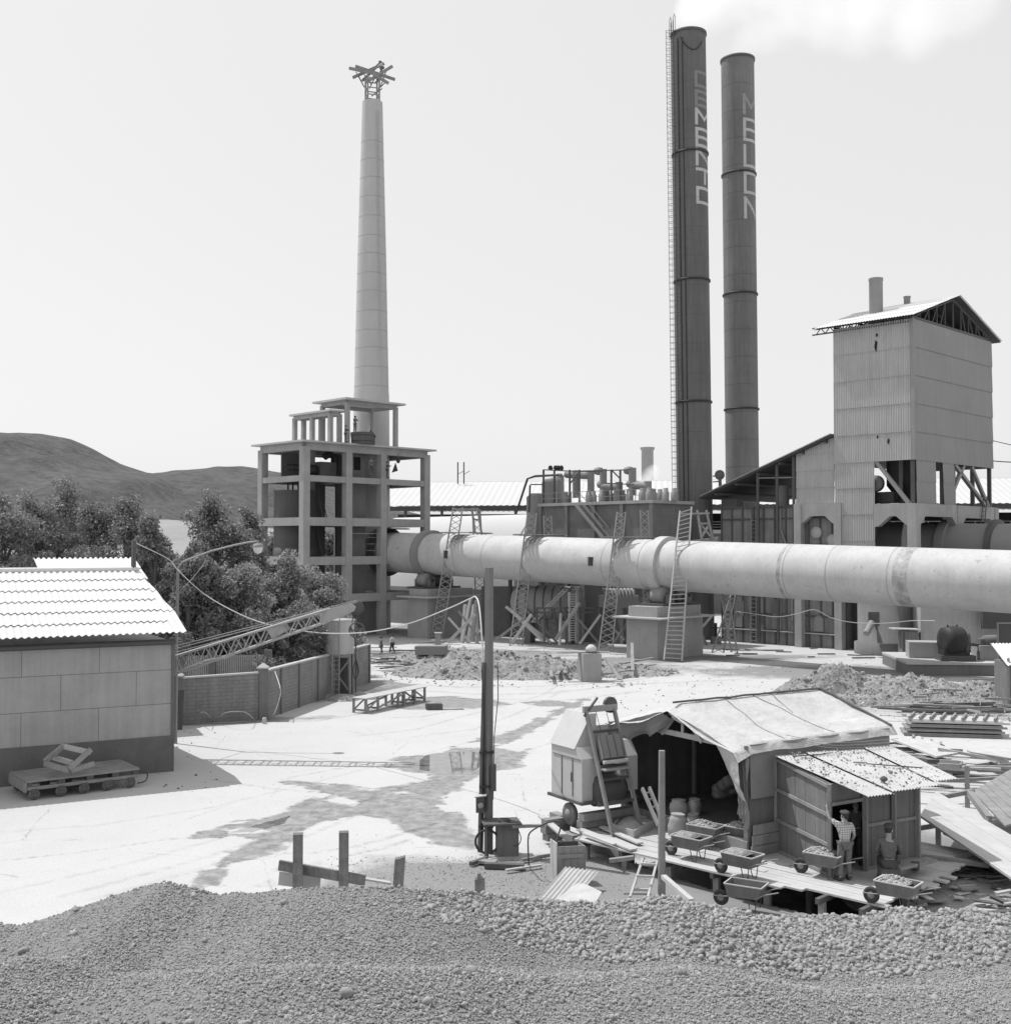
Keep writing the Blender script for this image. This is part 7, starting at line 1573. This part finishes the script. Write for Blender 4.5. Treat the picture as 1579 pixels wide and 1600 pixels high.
q = gx_(1511, 1262); build('post', MB().beam(q, q+Z*1.5, .14), M['wood'], label='upright square post among the timbers behind the ramp', cat='post')
for i, (x0,y0,z0,x1,y1,z1,w_,m,lb_) in enumerate([(1432,1295,.85,1476,1288,.9,.12,'wood_light','short pale rail sticking out right of the hut under the ramp'),(1432,1338,.65,1545,1352,.6,.14,'wood','long rail lying at the right foot of the hut'),
    (1490,1345,.5,1531,1325,.9,.16,'wood','slanting timber propped against the ramp post'),(1510,1352,.3,1579,1385,.15,.26,'wood','wide plank sloping down to the right edge under the ramp'),
    (1478,1297,.9,1514,1313,.8,.25,'wood_dark','dark box beam in the shadow under the ramp'),(1475,1245,.9,1520,1236,1.,.14,'wood','rail at the top of the ramp by the upright post'),
    (1515,1240,1.0,1545,1280,.6,.2,'wood','sloping timber at the left edge of the tilted boarded panel'),(1540,1280,.6,1563,1275,.6,.1,'wood_light','small pale block on the tilted boarded panel'),
    (1395,1357,.95,1455,1343,.95,.34,'wood','rough bench plank beside the seated man')]):
    build('rail' if i != 8 else 'bench_plank', MB().beam(G(x0,y0,z0), G(x1,y1,z1), w_, .08 if i in (3,8) else w_, Z if i in (3,8) else None), M[m], label=lb_, cat='timber')
build('log', MB().beam(G(1430,1352,.95), G(1430,1352,0), .2), M['wood_dark'], label='upright block under the bench plank', cat='block')
build('stone_block', MB().prism([G(1540,1335,.9), G(1579,1370,.6), G(1600,1372,.0), G(1537,1362,.0)], V(.2,.8,0)), M['dirt'], label='rough earth block under the lower end of the plank ramp', cat='block')
# offcuts litter
random.seed(41)
for i in range(110):
    x, y = random.uniform(1418, 1590), random.uniform(1352, 1425); c = G(x, y, random.uniform(.05, .35)); a = random.uniform(-1.2, .6); L = random.uniform(.15, .75)
    d = V(math.cos(a), math.sin(a), random.uniform(-.12, .12)); build('offcut', MB().beam(c-d*L/2, c+d*L/2, random.uniform(.05, .2), random.uniform(.02, .05), Z), M[random.choice(['wood','wood','wood_dark','deck','wood_light'])], label='wood offcut in the litter heap at the right end of the deck', cat='offcut', group='wood offcuts right of the deck')
mb = MB(); c = G(1500, 1400); mb.lathe(c-Z*.15, [(3.2,0),(2.4,.22),(1.2,.36),(.1,.4)], 20); build('earth_mound', mb, M['dirt'], kind='structure')
hutr = G(1582, 1106); t = thing('small_hut', 'edge of a small hut with a corrugated roof at the far right border', 'hut', hutr)
build('wall', MB().pp(hutr+V(-.2,0,0), V(3,-.2,0), V(.2,2.5,0), Z*2.6), M['hutwall'], t); build('post', MB().beam(hutr+V(-.25,-.05,0), hutr+V(-.25,-.05,2.9), .12), M['wood'], t)
build('roof', MB().corr(hutr+V(-.55,-.5,2.5), V(1,-.07,0), 4, V(.1,1,.35), 3.2, Z, .2, .03, 6), M['roof'], t)
# ================================================================== PEOPLE
J0 = dict(pel=(0,0,.95), sp=(0,0,1.14), ch=(0,0,1.34), nk=(0,0,1.49), h0=(0,.02,1.57), h1=(0,.02,1.66), h2=(0,.0,1.72),
          shL=(-.18,0,1.42), elL=(-.24,-.03,1.14), wrL=(-.25,.06,.90), paL=(-.25,.09,.83), shR=(.18,0,1.42), elR=(.24,-.03,1.14), wrR=(.25,.06,.90), paR=(.25,.09,.83),
          hiL=(-.1,0,.9), knL=(-.11,.03,.5), anL=(-.11,-.02,.09), toL=(-.13,.15,.04), hiR=(.1,0,.9), knR=(.11,.03,.5), anR=(.11,-.02,.09), toR=(.13,.15,.04))
RD = dict(pel=(.16,.12), sp=(.145,.105), ch=(.165,.115), nk=(.058,.06), h0=(.072,.085), h1=(.08,.098), h2=(.06,.075), shL=(.062,.062), elL=(.043,.043), wrL=(.027,.03), paL=(.04,.018),
          hiL=(.095,.1), knL=(.06,.062), anL=(.042,.045), toL=(.045,.03))
for k in list(RD):
    if k.endswith('L'): RD[k[:-1]+'R'] = RD[k]
def skin(name, verts, edges, radii, mat, parent, lvl=2, root=0):
    me = bpy.data.meshes.new(name); off = woff(parent); me.from_pydata([Vector(v) for v in verts], edges, []); me.materials.append(mat)
    o = bpy.data.objects.new(name, me); COL.objects.link(o); o.parent = parent
    md = o.modifiers.new('skin', 'SKIN'); md.use_smooth_shade = True
    for i, r in enumerate(radii): me.skin_vertices[0].data[i].radius = r; me.skin_vertices[0].data[i].use_root = (i == root)
    md.branch_smoothing = .3
    s = o.modifiers.new('sub', 'SUBSURF'); s.levels = lvl; s.render_levels = lvl; return o
def person(loc, rz, label, pose={}, shirt='lightcloth', trousers='trousers', hat='cap', fine=False, sleeve='short', scale=1.0, group=None):
    J = {k: Vector(v) for k, v in J0.items()}
    for k, v in pose.items(): J[k] = Vector(v)
    t = thing('person', label, 'person', (0,0,0), group)
    E = [('pel','sp'),('sp','ch'),('ch','nk'),('nk','h0'),('h0','h1'),('h1','h2'),('ch','shL'),('shL','elL'),('elL','wrL'),('wrL','paL'),('ch','shR'),('shR','elR'),('elR','wrR'),('wrR','paR'),
         ('pel','hiL'),('hiL','knL'),('knL','anL'),('anL','toL'),('pel','hiR'),('hiR','knR'),('knR','anR'),('anR','toR')]
    names = list(J0); vs_ = [J[k] for k in names]; rs_ = [RD[k] for k in names]; es = [(names.index(a), names.index(b)) for a, b in E]
    fw_ = (J['h1']-J['h0']).normalized(); face = Vector(pose.get('_face', (0,1,0))).normalized(); sideh = face.cross(Z).normalized()
    def addv(p, r, link): vs_.append(Vector(p)); rs_.append((r, r)); es.append((link, len(vs_)-1)); return len(vs_)-1
    if fine:
        for s in 'LR':
            pa, wr = J['pa'+s], J['wr'+s]; d = (pa-wr).normalized(); lat = d.cross(V(1,0,0) if abs(d.x) < .7 else V(0,1,0)).normalized(); nrm = d.cross(lat)
            ip = names.index('pa'+s)
            for k, (o_, L) in enumerate(((-.03,.07),(-.01,.082),(.01,.078),(.03,.062))):
                i1 = addv(pa+d*.03+lat*o_*1.1, .009, ip); i2 = addv(pa+d*(.03+L*.55)+lat*o_*1.3+nrm*.008, .008, i1); addv(pa+d*(.03+L)+lat*o_*1.3+nrm*.028, .007, i2)
            i1 = addv(pa-d*.01+lat*.045, .011, ip); addv(pa+d*.03+lat*.065+nrm*.01, .009, i1)
        ih = names.index('h1'); addv(J['h1']*.6+J['h0']*.4+face*.115, .014, ih)      # nose
        for s in (-1, 1): addv(J['h1']*.5+J['h0']*.5+sideh*s*.09, .016, ih)          # ears
    rs_ = [tuple(c*.82 for c in r) if names[i_ if i_ < len(names) else 0] in ('pel','sp','ch','hiL','hiR','knL','knR','shL','shR') and i_ < len(names) else r for i_, r in enumerate(rs_)]
    body = skin('body', vs_, es, rs_, M['skin'], t, 2 if fine else 1, names.index('pel'))
    def sub(nm, keys, edges, k, mat, extra=None, rootk=None):
        V_ = [J[q] if isinstance(q, str) else q for q in keys]; 
        return skin(nm, V_, edges, [tuple(c*k+.012 for c in RD[q]) if isinstance(q, str) else extra for q in keys], M[mat] if isinstance(mat, str) else mat, t, 2 if fine else 1, 0)
    mL = J['shL'].lerp(J['elL'], .8 if sleeve == 'short' else 1); mR = J['shR'].lerp(J['elR'], .8 if sleeve == 'short' else 1)
    kk = ['ch','sp','pel','shL','shR', mL, mR]; ee = [(0,1),(1,2),(0,3),(0,4),(3,5),(4,6)]
    kk.append(J['ch'].lerp(J['nk'], .88)); ee.append((0,7))
    if sleeve == 'long': kk += [J['wrL']*.85+J['elL']*.15, J['wrR']*.85+J['elR']*.15]; ee += [(5,8),(6,9)]
    V_ = [J[q] if isinstance(q, str) else q for q in kk]; V_[2] = J['pel'].lerp(J['sp'], .22); rr__ = [tuple(c*1.06+.014 for c in RD[q]) if isinstance(q, str) else (.062,.062) for q in kk]
    if sleeve == 'long': rr__[8] = rr__[9] = (.045,.045)
    rr__[7] = (.074,.072); rr__[2] = (.158,.12)
    skin('shirt', V_, ee, rr__, M[shirt] if isinstance(shirt, str) else shirt, t, 2 if fine else 1)
    kk = ['pel','hiL','knL','anL','hiR','knR','anR']; V_ = [J[q]+(V(0,0,.03) if q.startswith('an') else V(0,0,0)) for q in kk]
    skin('trousers', V_, [(0,1),(1,2),(2,3),(0,4),(4,5),(5,6)], [(.150,.125),(.100,.108),(.082,.082),(.07,.072),(.108,.115),(.082,.082),(.07,.072)], M[trousers], t, 2 if fine else 1)
    for s in 'LR': d = (J['to'+s]-J['an'+s]); build('boot', MB().pipe([J['an'+s]-d*.25-Z*.03, J['an'+s]+V(0,0,-.03)+d*.2, J['to'+s]+d*.1+Z*.01, J['to'+s]+d*.45], [.05,.062,.055,.03], 10), M['boot'], t)
    hc = J['h1']
    build('hair', MB().lathe(hc-face*.018-Z*.03, [(.058,-.10),(.078,-.05),(.088,.0),(.09,.04),(.07,.08),(.03,.095),(.005,.098)], 16), M['hair'], t)
    if hat:
        hcap = build('cap', MB().lathe(hc+Z*.045, [(.094,-.02),(.112,.0),(.122,.022),(.108,.045),(.05,.058),(.005,.06)], 20, (Z-face*.22)), M[hat], t)
        build('peak', MB().prism([hc+face*.09+sideh*-.08+Z*.03, hc+face*.19+sideh*-.05+Z*.02, hc+face*.19+sideh*.05+Z*.02, hc+face*.09+sideh*.08+Z*.03], Z*.012), M[hat], hcap)
    t.location = loc; t.rotation_euler = (0, 0, R(rz)); t.scale = (scale,)*3; return t
# checked shirt
chk = bpy.data.materials.new('checked shirt'); chk.use_nodes = True; t_ = chk.node_tree; N = t_.nodes; Lk = t_.links; tc = N.new('ShaderNodeTexCoord')
sx = N.new('ShaderNodeSeparateXYZ'); Lk.new(tc.outputs['Object'], sx.inputs[0])
def stripe(o_, freq, ph):
    m1 = N.new('ShaderNodeMath'); m1.operation = 'MULTIPLY'; m1.inputs[1].default_value = freq; Lk.new(o_, m1.inputs[0]); m2 = N.new('ShaderNodeMath'); m2.operation = 'FRACT'; Lk.new(m1.outputs[0], m2.inputs[0])
    m3 = N.new('ShaderNodeMath'); m3.operation = 'LESS_THAN'; m3.inputs[1].default_value = .32; Lk.new(m2.outputs[0], m3.inputs[0]); return m3.outputs[0]
ad = N.new('ShaderNodeMath'); ad.operation = 'MAXIMUM'; Lk.new(stripe(sx.outputs[0], 17, 0), ad.inputs[0]); Lk.new(stripe(sx.outputs[2], 17, 0), ad.inputs[1])
mr = N.new('ShaderNodeMapRange'); mr.inputs[3].default_value = .62; mr.inputs[4].default_value = .26; Lk.new(ad.outputs[0], mr.inputs[0]); Lk.new(mr.outputs[0], N['Principled BSDF'].inputs['Base Color']); N['Principled BSDF'].inputs['Roughness'].default_value = .95
pm1 = G(1320, 1376, ZD); 
person(pm1, 12, 'man in a checked shirt and flat cap, one arm raised against the hut doorway', dict(shL=(-.2,.02,1.44), elL=(-.36,.12,1.56), wrL=(-.37,.22,1.76), paL=(-.36,.25,1.84), elR=(.25,-.04,1.14), wrR=(.22,.12,.93), paR=(.18,.16,.88), h1=(.02,.03,1.66), h2=(.02,.02,1.72),
    hiL=(-.1,0,.9), knL=(-.13,.02,.5), anL=(-.15,-.06,.09), toL=(-.2,.09,.04), anR=(.13,.02,.09), toR=(.16,.17,.04)), shirt=chk, fine=True, scale=1.04)
pb2 = G(1386, 1372, ZD+.0)+V(.0,.0,0)
person(pb2+V(-.1,-.45,-.06), -14, 'man in a dark sweater and cap sitting on the bench plank with his back turned', dict(pel=(0,0,.5), sp=(0,.03,.7), ch=(0,.08,.9), nk=(0,.12,1.05), h0=(0.01,.15,1.13), h1=(.02,.17,1.22), h2=(.02,.17,1.28), _face=(.5,.85,0),
    shL=(-.19,.08,.98), elL=(-.25,.16,.70), wrL=(-.12,.36,.62), paL=(-.06,.40,.60), shR=(.19,.08,.98), elR=(.27,.16,.70), wrR=(.14,.38,.62), paR=(.08,.42,.60),
    hiL=(-.1,0,.47), knL=(-.16,.44,.52), anL=(-.16,.42,.1), toL=(-.17,.58,.05), hiR=(.1,0,.47), knR=(.2,.44,.52), anR=(.22,.42,.1), toR=(.24,.58,.05)), shirt='greycloth', trousers='darkcloth', fine=True, sleeve='long', scale=1.18)
build('seat_box', MB().box(pb2+V(-.1,-.45,.2), .5, .4, .4), M['wood_dark'], label='low dark box under the seated man', cat='box')
person(G(1340, 1371, ZD)+V(.35,1.3,0), 160, 'man in dark clothes standing in the shade just inside the hut doorway', {}, shirt='greycloth', trousers='darkcloth', hat=None, fine=True, sleeve='long')
walkp = dict(knL=(-.11,.14,.52), anL=(-.11,.18,.12), toL=(-.12,.34,.09), anR=(.11,-.2,.12), toR=(.12,-.06,.04), elL=(-.24,.08,1.14))
def far(x, y, z, label, shirt, trousers, rz, pose={}, hat='cap', Y=None):
    loc = G(x, y, z) if Y is None else P(x, y, Y); person(loc, rz, label, pose, shirt=shirt, trousers=trousers, hat=hat, sleeve='long')
far(595, 1026, 0, 'worker in grey overalls walking before the frame tower, left of the pair on the ground', 'greycloth', 'trousers', -60, walkp)
far(613, 1022, 0, 'worker in a white shirt, right of the pair on the ground before the tower', 'lightcloth', 'darkcloth', 60, walkp)
up_z = lev[0][0]
reach = dict(elL=(-.2,.2,1.25), wrL=(-.12,.42,1.3), paL=(-.1,.5,1.32), elR=(.2,.2,1.25), wrR=(.12,.42,1.3), paR=(.1,.5,1.32))
far(604.5, 747, up_z, 'worker in dark clothes standing by the right bay of the upper tower slab', 'darkcloth', 'darkcloth', -90, reach)
vpt = on(vp, ZR+1.25)
person(vpt+V(-.75,-.2,-.05), -30, 'worker standing high on the rim of the round vat on the tower roof', reach, shirt='greycloth', trousers='trousers', sleeve='long')
far(539.5, 691, ZR, 'dark figure beside the front canopy post, left of the vat on the tower roof', 'darkcloth', 'darkcloth', -80, reach)
far(584.5, 695, ZR, 'worker bending over the right side of the vat on the tower roof', 'greycloth', 'darkcloth', 90, dict(h1=(0,.35,1.45), h0=(0,.3,1.38), h2=(0,.38,1.5), nk=(0,.25,1.32), ch=(0,.18,1.22), sp=(0,.05,1.08), shL=(-.18,.2,1.28), shR=(.18,.2,1.28), elL=(-.2,.4,1.1), elR=(.2,.4,1.1), wrL=(-.15,.55,1.0), wrR=(.15,.55,1.0), paL=(-.15,.6,.95), paR=(.15,.6,.95), _face=(0,1,-.3)))
far(580.5, 742, up_z, 'worker standing in the bay right of the lift shaft on the tower', 'greycloth', 'darkcloth', 30)
person(on(cb, zc_t+3.6)+V(1.2,-.2,-.1), 120, 'steeplejack crouching on the beams on top of the pale concrete chimney', dict(pel=(0,0,.5), sp=(0,.1,.66), ch=(0,.2,.82), nk=(0,.28,.95), h0=(0,.32,1.0), h1=(0,.36,1.08), h2=(0,.37,1.14), shL=(-.18,.2,.9), shR=(.18,.2,.9), elL=(-.22,.4,.7), elR=(.22,.4,.7), wrL=(-.15,.55,.55), wrR=(.15,.55,.55), paL=(-.15,.6,.5), paR=(.15,.6,.5), hiL=(-.1,0,.47), knL=(-.16,.35,.5), hiR=(.1,0,.47), knR=(.16,.35,.5), anL=(-.12,.1,.1), anR=(.12,.1,.1), toL=(-.12,.26,.05), toR=(.12,.26,.05)), shirt='lightcloth', sleeve='long')
# ================================================================== SMOKE
def smoke(name, label, pts, rad, dens, seed, res=10):
    mb = MB(); mb.pipe(pts, rad, 24); 
    m = bpy.data.materials.new(name+' volume'); m.use_nodes = True; t = m.node_tree; N = t.nodes; Lk = t.links
    N.remove(N['Principled BSDF']); pv = N.new('ShaderNodeVolumePrincipled'); pv.inputs['Color'].default_value = (.97,.97,.97,1); pv.inputs['Anisotropy'].default_value = .2
    tc = N.new('ShaderNodeTexCoord'); nz = N.new('ShaderNodeTexNoise'); nz.inputs['Scale'].default_value = .11; nz.inputs['Detail'].default_value = 5; nz.inputs['Roughness'].default_value = .6; nz.inputs['Distortion'].default_value = .6
    Lk.new(tc.outputs['Object'], nz.inputs['Vector']); 
    def mth(op, a, b, cl=False):
        n = N.new('ShaderNodeMath'); n.operation = op; n.use_clamp = cl
        for i, q in enumerate((a, b)):
            if isinstance(q, (int, float)): n.inputs[i].default_value = q
            else: Lk.new(q, n.inputs[i])
        return n.outputs[0]
    # density falls off from the plume's axis: distance to a few points along it
    tot = None; off = Vector(((np.array(mb.v)[:,0].min()+np.array(mb.v)[:,0].max())/2, (np.array(mb.v)[:,1].min()+np.array(mb.v)[:,1].max())/2, np.array(mb.v)[:,2].min()))
    P_ = [Vector(p) for p in pts]; fine = []
    for i in range(len(P_)-1):
        for j in range(2): fine.append((P_[i].lerp(P_[i+1], j/2), rad[i]+(rad[i+1]-rad[i])*j/2))
    for c, r in fine:
        dn_ = N.new('ShaderNodeVectorMath'); dn_.operation = 'DISTANCE'; dn_.inputs[1].default_value = c-off; Lk.new(tc.outputs['Object'], dn_.inputs[0])
        k = mth('SUBTRACT', 1.0, mth('MULTIPLY', dn_.outputs['Value'], 1/(r*1.02))); tot = k if tot is None else mth('MAXIMUM', tot, k)
    d = mth('ADD', mth('MULTIPLY', tot, 1.5), mth('MULTIPLY', mth('SUBTRACT', nz.outputs['Fac'], .52), 2.6)); 
    edge = mth('MULTIPLY', tot, 5.0, True)
    d = mth('MULTIPLY', mth('MULTIPLY', mth('MAXIMUM', d, 0.), edge), dens); Lk.new(d, pv.inputs['Density']); Lk.new(pv.outputs[0], N['Material Output'].inputs['Volume'])
    return build(name, mb, m, label=label, cat='smoke')
sm0 = S1[2]; sm1 = S2[2]
smoke('smoke', 'thick white smoke pouring from the caged dark stack and drifting right', [sm0+V(0,0,-.3), sm0+V(1,.5,2.2), sm0+V(4.5,1,5.5), sm0+V(11,2,8), sm0+V(22,4,9), sm0+V(36,7,9)], [1.7,3.0,5.2,6.5,7,8], .24, 1)
smoke('smoke', 'thinner white smoke curling from the farther grey stack', [sm1+V(0,0,-.3), sm1+V(1.2,.3,2.5), sm1+V(6,.8,4.5), sm1+V(14,1.5,5.), sm1+V(26,3,4.)], [1.6,2.4,3.6,4.6,5], .10, 2)
cf_ = on(fb, zat(fb, 712)); smoke('steam', 'puff of steam hiding the base of the far short chimney', [cf_+V(1.6,-3.5,-2.6), cf_+V(.4,-3.5,-4.4), cf_+V(-.6,-3.5,-6.5), cf_+V(1.5,-3.5,-9.5)], [1.2,2.2,3.0,3.4], .35, 3)
